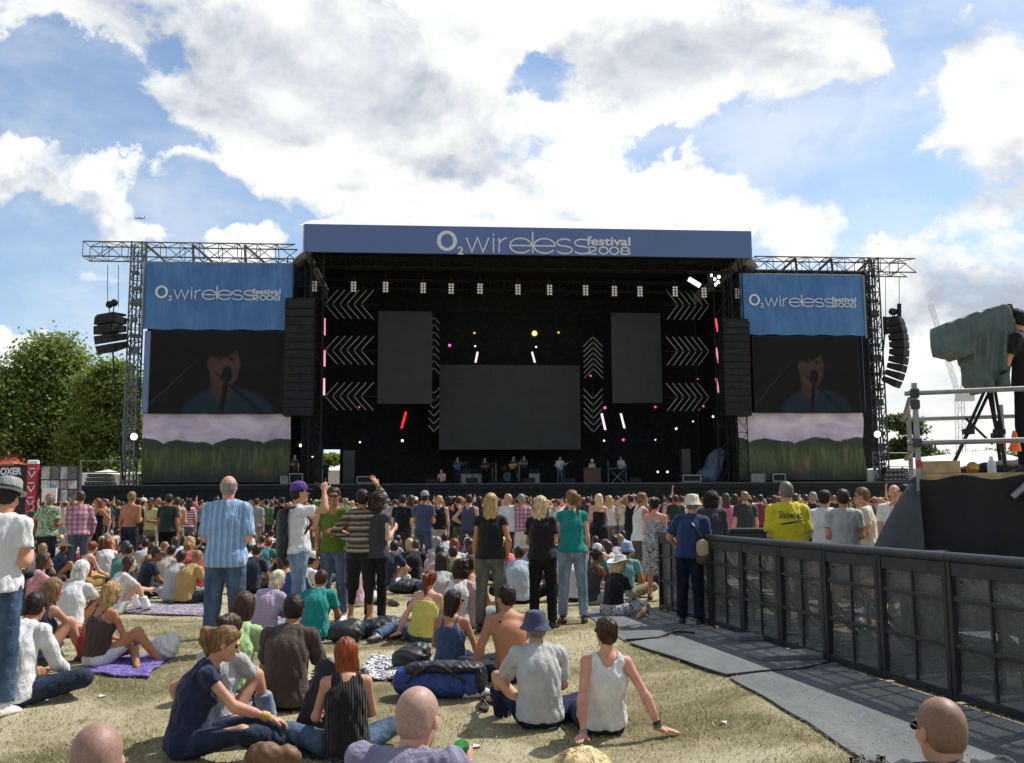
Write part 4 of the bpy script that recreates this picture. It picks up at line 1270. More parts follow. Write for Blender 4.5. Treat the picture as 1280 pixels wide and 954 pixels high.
# organ
(a, z1), (b, z0) = st(729.5, 585, 5), st(751.5, 603, 5); W = b - a; Hh = z1 - DECK
e = sempty('organ', (a + b) / 2, 5, DECK, 'brown wooden organ in front of the hatted player', 'organ')
BROWN = mat_plain('organ_wood', (.10, .055, .035), .45, var=.3)
mb = MB(); mb.box((-W / 2, 0, 0), (W / 2, .7, Hh * .93)); mb.build('cabinet', BROWN, e, bevel=.02)
mb = MB(); mb.box((-W / 2 - .04, -.04, Hh * .93), (W / 2 + .04, .74, Hh)); mb.build('top', BROWN, e)
mb = MB()
for i in range(20): mb.box((-W * .42 + W * .84 * i / 20, .76, Hh * .8), (-W * .42 + W * .84 * (i + .85) / 20, .95, Hh * .84))
mb.build('keyboard', WHITE, e)
# keyboard stand
def kbd(px, v, lab):
    u, _ = st(px, 600, v); e = sempty('keyboard', u, v, DECK, lab, 'keyboard')
    mb = MB(); mb.box((-.6, -.16, .92), (.6, .16, 1.02)); mb.build('body', BLACKM, e)
    mb = MB(); mb.box((-.55, -.10, 1.021), (.55, .12, 1.03)); mb.build('keys', WHITE, e)
    mb = MB()
    for s in (-1, 1): mb.tube((-.5 * s, -.1, 0), (.45 * s, .1, .92), .025)
    mb.tube((-.6, 0, 0), (-.6, 0, 1.5), .02); mb.tube((.55, 0, 0), (.55, 0, 1.35), .02); mb.build('stand', ALU, e)
kbd(772, 4.6, 'keyboard on a crossed silver stand in front of the standing player')
# drum kit
u, _ = st(634, 600, 6.5); e = sempty('drum_kit', u, 6.5, DECK + .25, 'dark drum kit behind the acoustic guitarist', 'drum kit')
def drum(n, c, r, h, ax, m=BLACKM):
    mb = MB(); fr = np.stack([*frame_from(ax)[:2], unit(ax)]); mb.lathe([(r, 0), (r * 1.03, .02), (r, .04), (r, h - .04), (r * 1.03, h - .02), (r, h)], c, 18, fr); mb.build(n, m, e, smooth=True)
DRUM = mat_plain('drum_shell', (.05, .07, .09), .25)
drum('bass_drum', (0, -.5, .3), .30, .45, (0, 1, 0), DRUM); drum('tom', (-.25, -.35, .75), .16, .25, (0, -.3, 1), DRUM); drum('tom', (.22, -.35, .75), .17, .25, (0, -.3, 1), DRUM); drum('floor_tom', (.65, -.1, .25), .22, .4, (0, 0, 1), DRUM)
mb = MB()
for x, y, z in ((-.75, -.2, 1.15), (.75, -.35, 1.25), (-.95, .1, .95)):
    mb.tube((x, y, 0), (x, y, z), .015)
    mb.lathe([(.22, 0), (.05, .03), (.001, .035)], (x, y, z), 16)
mb.build('cymbal', mat_plain('cymbal_metal', (.55, .5, .35), .3, .8), e)
mb = MB(); u, _ = st(650, 604, 3); mb.box((-1.3, -.1, 0), (1.6, 2.2, .0)) if 0 else None
# drum riser and mic stands
u, _ = st(634, 600, 6.5); o = MB().box((-1.3, -1, 0), (1.3, 1.2, .25)).build('drum_riser', BLACKM, None, loc=sw(u, 6.5, DECK), rz=TH); tag(o, 'low black riser under the drum kit', 'riser')
for px, v, lab in ((583, 2.5, 'microphone stand beside the bass player'), (650, 2.2, 'microphone stand before the acoustic guitarist'), (706, 2.5, 'microphone stand before the guitarist in pale blue')):
    u, _ = st(px, 600, v); e = sempty('microphone_stand', u, v, DECK, lab, 'microphone stand')
    mb = MB(); mb.lathe([(.14, 0), (.14, .02), (.02, .03)], (0, 0, 0), 12); mb.tube((0, 0, .02), (0, 0, 1.4), .014); mb.tube((0, 0, 1.4), (.05, .35, 1.55), .012); mb.build('pole', DARKM, e)
    mb = MB(); mb.sphere((.05, .37, 1.56), .03, 6); mb.build('microphone', BLACKM, e)
for i, (px, v) in enumerate(((540, 1.0), (590, .9), (662, .9), (712, 1.0), (795, 1.0))):
    u, _ = st(px, 603, v)
    e = sempty('stage_monitor', u, v, DECK, ('low black floor monitor ' + ['before the seated helper', 'before the bass player', 'before the acoustic guitarist', 'before the guitarist in pale blue', 'before the keyboards'][i]), 'monitor', 'floor monitors along the stage lip')
    mb = MB(); mb.prism([(-.35, 0, 0), (-.35, .5, 0), (-.35, .42, .35), (-.35, .12, .28)], (.7, 0, 0)); mb.build('cabinet', BLACKM, e)
    mb = MB(); mb.prism([(-.3, .47, .06), (-.3, .50, .06), (-.3, .45, .3), (-.3, .43, .3)], (.6, 0, 0)); mb.build('grille', DARKM, e)
# crumpled blue tarp over gear at right
s_ = solid([ell((0, 0, .4), (.65, .5, .6)), ell((.5, .1, 1.1), (.55, .4, .8)), ell((.9, .1, 1.7), (.4, .3, .45))], .07, k=.25, amp=.08, waves=wrinkle_waves(8, .3, .9, .6, 5), ridge=True, floor=.01)
u, _ = st(884, 603, 1.5); o = mesh_obj('tarpaulin', mesh_np('tarpaulin', *s_), mat_plain('blue_tarp', (.06, .10, .15), .5, var=.3, scale=3), None, loc=sw(u, 1.5, DECK), rz=TH)
tag(o, 'crumpled blue-grey tarpaulin over gear beside the tall grey speaker', 'tarpaulin')

# racks of gear at the stage wings
def rack(px0, px1, py0, py1, v, lab):
    (a, z1), (b, z0) = st(px0, py0, v), st(px1, py1, v); W = b - a; Hh = z1 - DECK
    e = sempty('equipment_rack', (a + b) / 2, v, DECK, lab, 'equipment rack')
    n = 3
    for k in range(n):
        w = W * (1 - .18 * (k == n - 1) - .1 * (k == 1))
        mb = MB(); mb.box((-w / 2, 0, Hh * k / n + .02), (w / 2, .8, Hh * (k + 1) / n - .02)); c = mb.build('unit_case', DARKM, e)
        mb = MB()
        for i in range(6): mb.box((-w / 2 + w * (i + .15) / 6, -.03, Hh * k / n + .1), (-w / 2 + w * (i + .8) / 6, -.004, Hh * (k + 1) / n - .1))
        mb.build('front_panel', GREYP, c)
    mb = MB()
    for x in (-W * .75, W * .7): mb.tube((x, .4, 0), (x, .4, Hh * 2.2), .03)
    for z in (Hh * 1.1, Hh * 2.1): mb.tube((-W * .75, .4, z), (W * .7, .4, z), .03)
    mb.build('railing', ALU, e)
rack(106, 140, 592, 607, .6, 'stack of grey equipment cases on the stage end by the leafy tree')
rack(1104, 1139, 585, 600, .6, 'stack of grey equipment cases on the stage end near the camera platform')
# cloud layout on the sky dome: (pixel of the photograph the direction goes through, half width, half height)
CLOUDS = [(330, 70, 330, 110), (560, 120, 170, 120), (130, 20, 200, 60), (420, 190, 160, 75), (560, 225, 200, 60), (780, 235, 190, 65), (930, 262, 120, 45), (760, 150, 60, 40), (860, 60, 210, 75), (1090, 40, 120, 45), (700, 30, 200, 60), (960, 100, 90, 40),
          (1250, 150, 85, 115), (1200, 250, 60, 50), (80, 225, 120, 48), (150, 270, 60, 30), (325, 300, 50, 24), (1220, 360, 150, 70), (1150, 440, 120, 60), (1250, 500, 120, 80), (1140, 330, 60, 40), (20, 450, 60, 40), (110, 345, 60, 22), (60, 110, 50, 30), (1010, 140, 22, 22), (-60, 100, 60, 60), (240, 210, 40, 22), (1010, 290, 60, 30)]
HOLES = [(190, 60, 40, 30), (975, 150, 60, 40), (40, 110, 60, 40), (90, 78, 85, 30), (170, 165, 110, 28), (255, 240, 70, 35), (60, 160, 60, 25), (665, 108, 42, 30), (1060, 190, 120, 82), (960, 180, 60, 45), (1140, 110, 50, 50), (1080, 265, 70, 40), (60, 330, 90, 30), (150, 385, 90, 60), (1150, 55, 38, 60), (820, 170, 40, 20), (60, 405, 60, 20)]
THICK = [(300, 90, 210, 80), (480, 140, 150, 60), (200, 50, 120, 50), (840, 75, 150, 40), (1000, 95, 70, 30), (1200, 385, 110, 45), (70, 262, 80, 22), (1240, 215, 60, 40), (570, 200, 80, 30)]
CLOUD_B = .95
SKY_TINT = (1.75, 1.80, 1.82)
# ------------------------------------------------------------------ ground
rng = np.random.default_rng(11)
def ground_mat():
    m, nt, bs = mat_new('dry_grass_ground'); co = coord(nt)
    big = nt.smooth(nt.noise(co, .42, 5, .62, .8), .28, .72); mid = nt.noise(co, 2.6, 5, .65); fine = nt.noise(nt.mapping(co, (1, .8, 1)), 34, 6, .75)
    ff = nt.noise(nt.mapping(co, (1, .6, 1), (3, 5, 0)), 120, 4, .7)
    f = nt.math('ADD', nt.math('MULTIPLY', big, .34), nt.math('ADD', nt.math('MULTIPLY', mid, .26), nt.math('ADD', nt.math('MULTIPLY', fine, .28), nt.math('MULTIPLY', ff, .12))))
    c = nt.ramp(f, [(.34, (.150, .142, .070)), (.45, (.300, .262, .145)), (.53, (.45, .395, .24)), (.63, (.61, .55, .38))])
    nt.l.new(c, bs.inputs['Base Color']); bs.inputs['Roughness'].default_value = .9; bs.inputs['Specular IOR Level'].default_value = .1
    h = nt.math('ADD', nt.math('MULTIPLY', fine, .7), nt.math('MULTIPLY', ff, .5))
    nt.l.new(nt.bump(h, .9, .035), bs.inputs['Normal'])
    return m
GRASSM = ground_mat()
gx_ = np.concatenate([[-1500, -300, -60, -25], np.arange(-12, 12.1, .3), [25, 60, 300, 1500]]); gy_ = np.concatenate([[-60, -10], np.arange(0, 18.1, .3), [24, 40, 80, 200, 800, 4500]])
GX, GY = np.meshgrid(gx_, gy_, indexing='ij'); nY = len(gy_); idx = np.arange(GX.size).reshape(GX.shape)
tag(mesh_obj('ground', mesh_np('ground', np.stack([GX.ravel(), GY.ravel(), zg(GX, GY).ravel()], 1), np.stack([idx[:-1, :-1], idx[1:, :-1], idx[1:, 1:], idx[:-1, 1:]], -1).reshape(-1, 4)), GRASSM), kind='structure')
# dry grass blades near the camera
def blades(n, y0, y1, hmin, hmax, w, seed):
    r = np.random.default_rng(seed)
    Y = y0 * (y1 / y0) ** (r.random(n) ** .9); X = (r.random(n) * 2 - 1) * Y * .56
    # clumpy
    keep = (np.sin(X * 3.1 + np.sin(Y * 2.3) * 2) + np.sin(Y * 4.3 + X * 1.7) + r.normal(size=n) * 1.0) > -1.0
    X, Y = X[keep], Y[keep]; n = len(X)
    a = r.random(n) * 2 * pi; h = r.uniform(hmin, hmax, n); lean = r.uniform(.5, 2.4, n) * h; la = r.random(n) * 2 * pi
    ww = w * r.uniform(.6, 1.4, n) * (1 + Y * .03)
    p = np.stack([X, Y, zg(X, Y)], 1)
    d = np.stack([np.cos(a), np.sin(a), np.zeros(n)], 1) * ww[:, None]
    t = p + np.stack([np.cos(la) * lean, np.sin(la) * lean, h], 1)
    mid = (p + t) / 2 + np.stack([0 * h, 0 * h, h * .28], 1)
    V = np.concatenate([p - d, p + d, mid + d * .7, mid - d * .7, t + d * .15, t - d * .15])
    i = np.arange(n)
    Q = np.concatenate([np.stack([i, i + n, i + 2 * n, i + 3 * n], 1), np.stack([i + 3 * n, i + 2 * n, i + 4 * n, i + 5 * n], 1)])
    return V, Q
def blade_mat(name, c1, c2):
    m, nt, bs = mat_new(name); co = coord(nt)
    n = nt.noise(co, 60, 2); nt.l.new(nt.ramp(n, [(.35, c1), (.65, c2)]), bs.inputs['Base Color']); bs.inputs['Roughness'].default_value = .7
    bs.inputs['Specular IOR Level'].default_value = .2
    return m
for n, y0, y1, h0, h1, w, sd, m in ((90000, 3.0, 19, .010, .030, .0022, 1, blade_mat('straw_blade', (.38, .32, .17), (.60, .53, .34))), (38000, 3.0, 17, .010, .030, .0022, 2, blade_mat('olive_blade', (.15, .145, .05), (.27, .25, .10)))):
    o = mesh_obj('grass', mesh_np('grass', *blades(n, y0, y1, h0, h1, w, sd), smooth=False), m); tag(o, kind='stuff')

# ------------------------------------------------------------------ rubber mats by the barrier
def mat_rubber():
    m, nt, bs = mat_new('rubber_matting'); co = coord(nt)
    n = nt.noise(nt.mapping(co, (1, .25, 1)), 2.2, 5, .65, .4); d = nt.noise(co, 14, 5, .7)
    f = nt.math('ADD', nt.math('MULTIPLY', n, .65), nt.math('MULTIPLY', d, .35))
    nt.l.new(nt.ramp(f, [(.30, (.066, .078, .084)), (.48, (.108, .120, .124)), (.60, (.145, .152, .148)), (.72, (.26, .235, .17))]), bs.inputs['Base Color'])
    bs.inputs['Roughness'].default_value = .75
    nt.l.new(nt.bump(nt.noise(nt.mapping(co, (1, .4, 1)), 3, 3), .5, .04), bs.inputs['Normal'])
    return m
RUB = mat_rubber()
def ground_mat_piece(px, lab, z, curl=None):
    """a sheet of rubber; outline from ground points, subdivided so that its edges wave a little"""
    P = [gnd(*p)[:2] for p in px]; out = []
    for a, b in zip(P, P[1:] + P[:1]):
        n = max(2, int(np.linalg.norm(b - a) / .25))
        nrm = unit(np.array([-(b - a)[1], (b - a)[0]]))
        out += [a + (b - a) * t / n + nrm * .010 * sin(t * 1.3) * (0 < t < n) for t in range(n)]
    mb = MB(); mb.prism([(p[0], p[1], z) for p in out], (0, 0, .012))
    tag(mb.build('rubber_mat', RUB), lab, 'mat')
ground_mat_piece([(733, 770), (742, 762), (830, 761), (896, 785), (868, 796), (838, 797), (782, 803)], 'grey rubber mat at the far barrier corner, under the satchel man', .004)
ground_mat_piece([(786, 806), (836, 799), (868, 798), (900, 787), (938, 799), (985, 815), (1036, 830), (1004, 838), (950, 842), (908, 847)], 'middle grey rubber mat piece with a raised dark edge', .018)
ground_mat_piece([(912, 849), (952, 843), (1008, 839), (1038, 831), (1112, 857), (1200, 884), (1318, 922), (1318, 985), (1078, 951), (1010, 905)], 'long near rubber mat running beside the barrier to the shaven-headed man', .006)
ground_mat_piece([(1082, 954), (1130, 945), (1310, 989), (1310, 1050), (1050, 1050)], 'nearest rubber mat piece behind the shaven-headed man', .020)
mb = MB(); mb.path([np.append(gnd(*p)[:2], .035) for p in ((782, 804), (806, 802.5), (824, 801), (838, 795), (850, 793.5), (868, 795))], .012); tag(mb.build('mat_edge', BLACK), 'dark curled-up edge strip between two rubber mats', 'mat edge')
BOX = mat_plain('grey_board', (.20, .21, .215), .6)
for k, (x, y, w, d, lab) in enumerate(((945, 802, .55, .30, 'flat grey cover plate at the barrier foot, farther one'), (985, 826, .7, .34, 'flat grey cover plate at the barrier foot, nearer one'))):
    p = gnd(x, y); o = MB().box((-w / 2, -d / 2, 0), (w / 2, d / 2, .05)).build('cover_plate', BOX, None, loc=(p[0], p[1], .03), rz=radians(12), bevel=.008); tag(o, lab, 'cover plate')

# ------------------------------------------------------------------ crowd barrier
def mat_perf():
    m, nt, bs = mat_new('perforated_plate'); co = coord(nt)
    v = nt.new('ShaderNodeTexVoronoi'); v.inputs['Scale'].default_value = 85; nt.l.new(co, v.inputs['Vector'])
    d = nt.noise(co, 3, 5, .7); sp = nt.noise(co, 110, 2, .6)
    c = nt.ramp(d, [(.35, (.105, .110, .106)), (.68, (.20, .205, .19))])
    c = nt.mix(nt.smooth(sp, .66, .74), c, (.42, .43, .42))
    nt.l.new(c, bs.inputs['Base Color']); bs.inputs['Roughness'].default_value = .55; bs.inputs['Metallic'].default_value = .25
    tr = nt.new('ShaderNodeBsdfTransparent'); mx = nt.new('ShaderNodeMixShader')
    nt.l.new(nt.math('ADD', .36, nt.math('MULTIPLY', nt.smooth(v.outputs['Distance'], .55, .30), .34)), mx.inputs[0])
    nt.l.new(bs.outputs[0], mx.inputs[1]); nt.l.new(tr.outputs[0], mx.inputs[2])
    out = nt.n['Material Output']; nt.l.new(mx.outputs[0], out.inputs[0])
    return m
PERF = mat_perf()
BARM = mat_plain('barrier_frame', (.035, .037, .042), .42, .35, var=.3, scale=7)
def make_barrier(L=1.0, H=1.12):
    e = empty('crowd_barrier', (0, 0, 0))
    mb = MB()
    for x in (.03, L - .03): mb.box((x - .024, -.026, .02), (x + .024, .026, H - .05))
    mb.box((.06, -.02, .03), (L - .06, .02, .09)); mb.box((.06, -.02, H - .17), (L - .06, .02, H - .05))
    mb.box((.06, -.015, .41), (L - .06, .015, .44)); mb.box((.06, -.015, .76), (L - .06, .015, .79))
    mb.box((L / 2 - .012, -.012, .09), (L / 2 + .012, .012, .41)); mb.box((L / 2 - .012, -.012, .44), (L / 2 + .012, .012, .76)); mb.box((L / 2 - .012, -.012, .79), (L / 2 + .012, .012, H - .17))
    mb.build('frame', BARM, e, bevel=.004)
    mb = MB(); mb.tube((0.004, 0, H - .035), (L - .004, 0, H - .035), .042, n=12); mb.build('top_rail', BARM, e, smooth=True)
    mb = MB(); mb.box((.06, .024, .09), (L - .06, .028, H - .1)); mb.build('plate', PERF, e)
    for x in (.12, L - .12):
        mb = MB(); mb.bar((x, .03, H - .2), (x, .95, .08), .04); mb.bar((x, .5, .08), (x, .5, .58), .03); mb.build('brace', BARM, e)
    mb = MB(); mb.box((.05, .05, .02), (L - .05, 1.1, .05)); mb.build('foot_plate', BARM, e)
    mb = MB(); mb.box((.1, .62, .36), (L - .1, .92, .40)); mb.build('step', BOX, e)
    return e
A = gnd(826, 763)[:2]; B = gnd(1195, 879)[:2]
dirn = unit(B - A); nB = int(np.linalg.norm(B - A) / 1.0 + .5); Lp = np.linalg.norm(B - A) / nB
proto = make_barrier(Lp)
ang = atan2(dirn[1], dirn[0])
BL_LAB = ['first barrier panel at the corner, behind the satchel man', 'second barrier panel from the corner, just past the satchel man', 'third barrier panel from the corner', 'fourth barrier panel from the corner, before the yellow-shirted man', 'fifth barrier panel from the corner', 'sixth barrier panel from the corner', 'seventh barrier panel from the corner, below the dark sloping sheet',
          'eighth barrier panel from the corner, beside the shaven-headed man', 'ninth barrier panel from the corner, near the frame edge', 'tenth barrier panel, nearest of the row']
for k in range(nB + 2):
    e = proto if k == 0 else copy_tree(proto)
    p = A + dirn * Lp * k; e.location = (p[0], p[1], 0); e.rotation_euler = (0, 0, ang)
    tag(e, BL_LAB[min(k, 9)] + ' ' if 0 else BL_LAB[min(k, 9)], 'barrier', 'barrier panels along the rubber mats')
# cross barrier behind
C0 = np.array([3.2, 16.0]); 
def bar_between(p, q, lab):
    e = copy_tree(proto); p = np.asarray(p); q = np.asarray(q); L = np.linalg.norm(q - p)
    e.location = (p[0], p[1], 0); e.rotation_euler = (0, 0, atan2(*(q - p)[::-1])); e.scale = (L / Lp, 1, 1)
    tag(e, lab, 'barrier', 'barrier panels across the far side')
bar_between(C0, A + np.array([.05, .06]), 'slanting barrier panel behind the satchel man')
for k, lab in enumerate(('barrier panel across the far side, before the spiky-haired man', 'barrier panel across the far side, behind the yellow-shirted man', 'barrier panel across the far side, before the white-shirted men', 'barrier panel across the far side, before the dark sloping sheet')):
    bar_between(C0 + np.array([1.0 * k, -.05 * k]), C0 + np.array([1.0 * (k + 1) - .01, -.05 * (k + 1)]), lab)

# ------------------------------------------------------------------ camera platform
PY = 10.4
pz = at(1200, 592, PY)[2]; px0 = at(1147, 560, PY)[0]
PR = radians(-20)
e = empty('camera_platform', (px0, PY, 0), PR, 'black-draped scaffold platform carrying the covered camera', 'platform')
mb = MB(); mb.box((0, 0, pz - .10), (3.4, 2.6, pz)); mb.build('deck', WOOD, e)
mb = MB(); n = 40
vs = []
for j, z in enumerate((pz - .02, pz * .6, 0.02)):
    for i in range(n + 1):
        x = 3.4 * i / n; vs.append((x, -.05 - .035 * abs(sin(i * .9)) * j - .02 * sin(i * 2.3) * j, z - (.05 * sin(i * .45 + 1) ** 2 if j == 0 else 0)))
mb.add(vs, [(j * (n + 1) + i, (j + 1) * (n + 1) + i, (j + 1) * (n + 1) + i + 1, j * (n + 1) + i + 1) for j in range(2) for i in range(n)])
mb.add([(-.03, 0, pz - .02), (-.03, 2.6, pz - .02), (-.06, 2.6, 0), (-.06, 0, 0)], [(0, 1, 2, 3)])
mb.build('drape', mat_plain('platform_drape', (.012, .013, .016), .8, var=.3, scale=2, bump=.4, bscale=3), e, smooth=True)
mb = MB()
topz = at(1147, 479, PY)[2]
for x, y in ((0, 0), (0, 2.4), (3.3, 0), (3.3, 2.4), (1.07, 2.4)): MB().tube((x, y, 0 if x != 1.07 else pz), (x, y, topz + (0 if y == 0 else -.05)), .03, n=10).build('upright', ALU, e, smooth=True)
mb = MB(); r1 = at(1150, 492, PY)[2]; r2 = at(1150, 554, PY)[2]
mb.tube((-.1, -.05, r1), (3.4, -.05, r1), .026, n=10); mb.tube((-.1, -.05, r2), (3.4, -.05, r2), .028, n=10)
mb.tube((-.05, 0, r1 - .06), (-.05, 2.5, r1 - .06), .028, n=10); mb.tube((-.05, 0, r2 - .06), (-.05, 2.5, r2 - .06), .028, n=10); mb.tube((0, 2.45, r1 - .08), (3.3, 2.45, r1 - .08), .028, n=10)
mb.tube((.85, -.10, pz - .25), (1.6, -.08, r2 + .12), .034, n=10)
mb.build('guard_rail', ALU, e, smooth=True)
mb = MB()
for x, z in ((0, r1), (0, r2), (0, r1 - .12)): MB().cbox((x, -.02, z), (.09, .13, .09)).build('coupler', DARKM, e, bevel=.01)
mb = MB(); mb.tube((0, 0, pz + .06), (0, 0, pz + .14), .032, n=10); mb.tube((1.07, 2.4, pz + .35), (1.07, 2.4, pz + .48), .032, n=10); mb.build('red_tape', mat_plain('red_tape', (.6, .04, .02), .5), e)
mb = MB(); mb.box((.02, .02, pz + .003), (.40, .30, pz + .13)); tag(mb.build('timber_block', WOOD, None, loc=(px0, PY, 0), rz=PR, bevel=.006), 'pale timber block on the platform corner by the scaffold post', 'timber')
# sloping dark sheet in front
SHEET = mat_plain('grey_sheet', (.055, .058, .062), .55, var=.3, scale=2.5, bump=.5, bscale=4)
mb = MB(); n = 14; vs = []
for j in range(n + 1):
    t = j / n
    L_ = at(1146 - 62 * t ** .85, 606 + 120 * t, 10.15); R_ = at(1149 + 9 * t, 612 + 120 * t, 10.15)
    for i in range(11):
        p = L_ + (R_ - L_) * i / 10; vs.append((p[0], p[1] + .05 * sin(i * .9 + j * .3) * t + .22 * (1 - i / 10) ** 2, max(.01, p[2] + .03 * sin(i * .7))))
mb.add(vs, [(j * 11 + i, (j + 1) * 11 + i, (j + 1) * 11 + i + 1, j * 11 + i + 1) for j in range(n) for i in range(10)])
o = mb.build('plastic_sheet', SHEET); o.data.polygons.foreach_set('use_smooth', [True] * len(o.data.polygons)); sd_ = o.modifiers.new('thickness', 'SOLIDIFY'); sd_.thickness = .012
tag(o, 'dark sheet sloping down from the platform corner behind the barrier', 'sheet')
# dark heap behind the barrier, seen through the plates
v_, q_ = solid([ell((0, 0, .45), (.42, .34, .55)), ell((.45, .1, .3), (.45, .3, .35)), ell((-.15, 0, .75), (.25, .25, .3))], .04, k=.2, amp=.03, waves=wrinkle_waves(7, .2, .6, .7, 8), ridge=True, floor=.01)
p = gnd(1105, 842); tag(mesh_obj('covered_heap', mesh_np('covered_heap', v_, q_), BLACK, None, loc=(p[0] + .75, p[1] + .3, 0)), 'black covered heap seen through the barrier plates', 'covered heap')

# camera with rain cover on a tripod
cb = at(1232, 588, PY + .9); hx = cb[0]; hy = PY + .9
e = empty('broadcast_camera', (hx, hy, pz), 0, 'broadcast camera under a grey-green rain cover on the platform', 'camera')
def Lp3(px, py, dy=0.0): q = at(px, py, hy + dy); return np.array([q[0] - hx, dy, q[2] - pz])
COVER = mat_plain('rain_cover', (.085, .125, .12), .6, var=.25, scale=4, bump=.6, bscale=12)
OUT = np.array([Lp3(*q)[[0, 2]] for q in ((1172, 408), (1200, 398), (1232, 387), (1246, 384), (1254, 392), (1258, 420), (1255, 452), (1247, 484), (1228, 486), (1213, 478), (1208, 462), (1204, 446), (1190, 448), (1176, 443), (1172, 430))])
def poly_sdf(X, Z, P):
    d = np.full(X.shape, 1e9); s_ = np.ones(X.shape); n = len(P)
    for i in range(n):
        a, b = P[i], P[i - 1]; ex, ez = b - a; wx, wz = X - a[0], Z - a[1]
        t = np.clip((wx * ex + wz * ez) / (ex * ex + ez * ez), 0, 1); d = np.minimum(d, (wx - ex * t) ** 2 + (wz - ez * t) ** 2)
        c = np.stack([Z >= a[1], Z < b[1], ex * wz > ez * wx]); s_ = np.where(c.all(0) | (~c).all(0), -s_, s_)
    return s_ * np.sqrt(d)
def cover_shape(g):
    X, Z = np.meshgrid(g.ax[0], g.ax[2], indexing='ij')
    d2 = poly_sdf(X, Z, OUT)[:, None, :]
    P = g.pts()
    y = np.abs(P[..., 1]) - .24 - .05 * np.clip(-P[..., 2] + pz * 0 + OUT[:, 1].mean(), -.2, .4)
    mid_ = np.exp(-((P[..., 0] - OUT[:, 0].mean() - .08) / .30) ** 2) * np.clip((OUT[:, 1].max() - P[..., 2]) * 2.2, 0, 1)
    fold = (.042 * np.sin(P[..., 0] * 30 + 4 * P[..., 2] + 1.5 * np.sin(P[..., 2] * 7)) + .020 * np.sin(P[..., 0] * 61 - 9 * P[..., 2])) * mid_ + .004 * np.sin(P[..., 0] * 11 + P[..., 2] * 17)
    q = np.stack(np.broadcast_arrays(d2 + .03, y + .03), -1)
    g.D = (np.minimum(q.max(-1), 0) + np.sqrt((np.maximum(q, 0) ** 2).sum(-1)) - .03 + fold).astype(np.float32)
lo_, hi_ = OUT.min(0), OUT.max(0)
v_, q_ = solid([ell((lo_[0], -.42, lo_[1]), (.02, .02, .02)), ell((hi_[0], .42, hi_[1]), (.02, .02, .02))], .014, extra=cover_shape)
mesh_obj('rain_cover', mesh_np('rain_cover', v_, q_), COVER, e)
mb = MB(); mb.tube(Lp3(1174, 427), Lp3(1186, 425), .09, n=16); mb.build('lens', BLACKM, e)
mb = MB(); a = Lp3(1248, 404); b = Lp3(1262, 398); mb.cbox((a + b) / 2 - np.array([.03, 0, 0]), (.16, .3, .30)); mb.cbox(Lp3(1254, 387), (.13, .22, .10)); mb.cbox(Lp3(1256, 440), (.14, .25, .22)); mb.build('camera_body', BLACKM, e, bevel=.02)
mb = MB(); mb.tube(Lp3(1240, 462), Lp3(1252, 462, -.1), .05); mb.tube(Lp3(1236, 480), Lp3(1236, 470), .10); mb.tube(Lp3(1236, 474), Lp3(1258, 464, -.35), .018); mb.build('tripod_head', BLACKM, e)
top = Lp3(1238, 480)
for q in ((1186, 583, -.5), (1258, 586, -.35), (1252, 590, .7)):
    f = Lp3(q[0], q[1], q[2]); f[2] = 0.02
    x, y, w = frame_from(f - top); mid = top + (f - top) * .55
    mb = MB(); mb.tube(top + y * .04, mid + y * .03, .018); mb.tube(top - y * .04, mid - y * .03, .018); mb.tube(mid - (f - top) * .08, f, .02); mb.cbox(mid, (.10, .10, .06)); c = mb.build('leg', BLACKM, e)
    mb = MB(); mb.sphere(f + np.array([0, 0, .01]), .03, 6); mb.build('foot', BLACKM, c)
mb = MB(); c0 = Lp3(1240, 555); c0[2] = .36
for q in ((1190, 583, -.5), (1258, 586, -.35), (1252, 590, .7)):
    f = Lp3(q[0], q[1], q[2]); f[2] = .36; mb.tube(c0, top + (f - top) * .62, .014)
mb.build('spreader', BLACKM, e)
for px, py, r, h, col, lab, nm in ((1240, 589, .045, .20, (.72, .76, .78), 'clear plastic bottle on the platform under the tripod', 'bottle'),):
    p = at(px, py, PY + .5); o = MB().lathe([(r, 0), (r, h * .65), (r * .45, h * .82), (r * .4, h), (.001, h)], (0, 0, 0), 12).build(nm, mat_plain('clear_plastic', col, .15), None, smooth=True, loc=(p[0], PY + .5, pz)); tag(o, lab, 'bottle')
p = at(1216, 590, PY + .4); o = MB().sphere((0, 0, .07), .07, 8).build('cable_reel', mat_plain('brass', (.5, .3, .06), .3, .7), None, smooth=True, loc=(p[0], PY + .4, pz)); tag(o, 'small yellowish cable reel on the platform', 'reel')
v_, q_ = solid([ell((0, 0, .08), (.3, .2, .1)), ell((.35, .1, .1), (.22, .2, .12)), ell((-.3, .15, .06), (.2, .15, .07))], .03, k=.1, amp=.02, waves=wrinkle_waves(6, .1, .3, 1, 3), ridge=True, floor=.004)
p = at(1254, 585, PY + 1.2); tag(mesh_obj('kit_bag', mesh_np('kit_bag', v_, q_), BLACK, None, loc=(p[0], PY + 1.2, pz)), 'slumped black kit bag on the platform behind the tripod', 'bag')
p = at(1271, 546, PY + .2); o = MB().lathe([(.06, 0), (.055, .04), (.025, .18), (.015, .22), (.001, .22)], (0, 0, 0), 12).build('orange_cone', mat_plain('orange_plastic', (.85, .16, .02), .5), None, smooth=True, loc=(p[0], PY + .25, pz + .24)); tag(o, 'small orange cloth cone hung at the platform rail', 'cone')

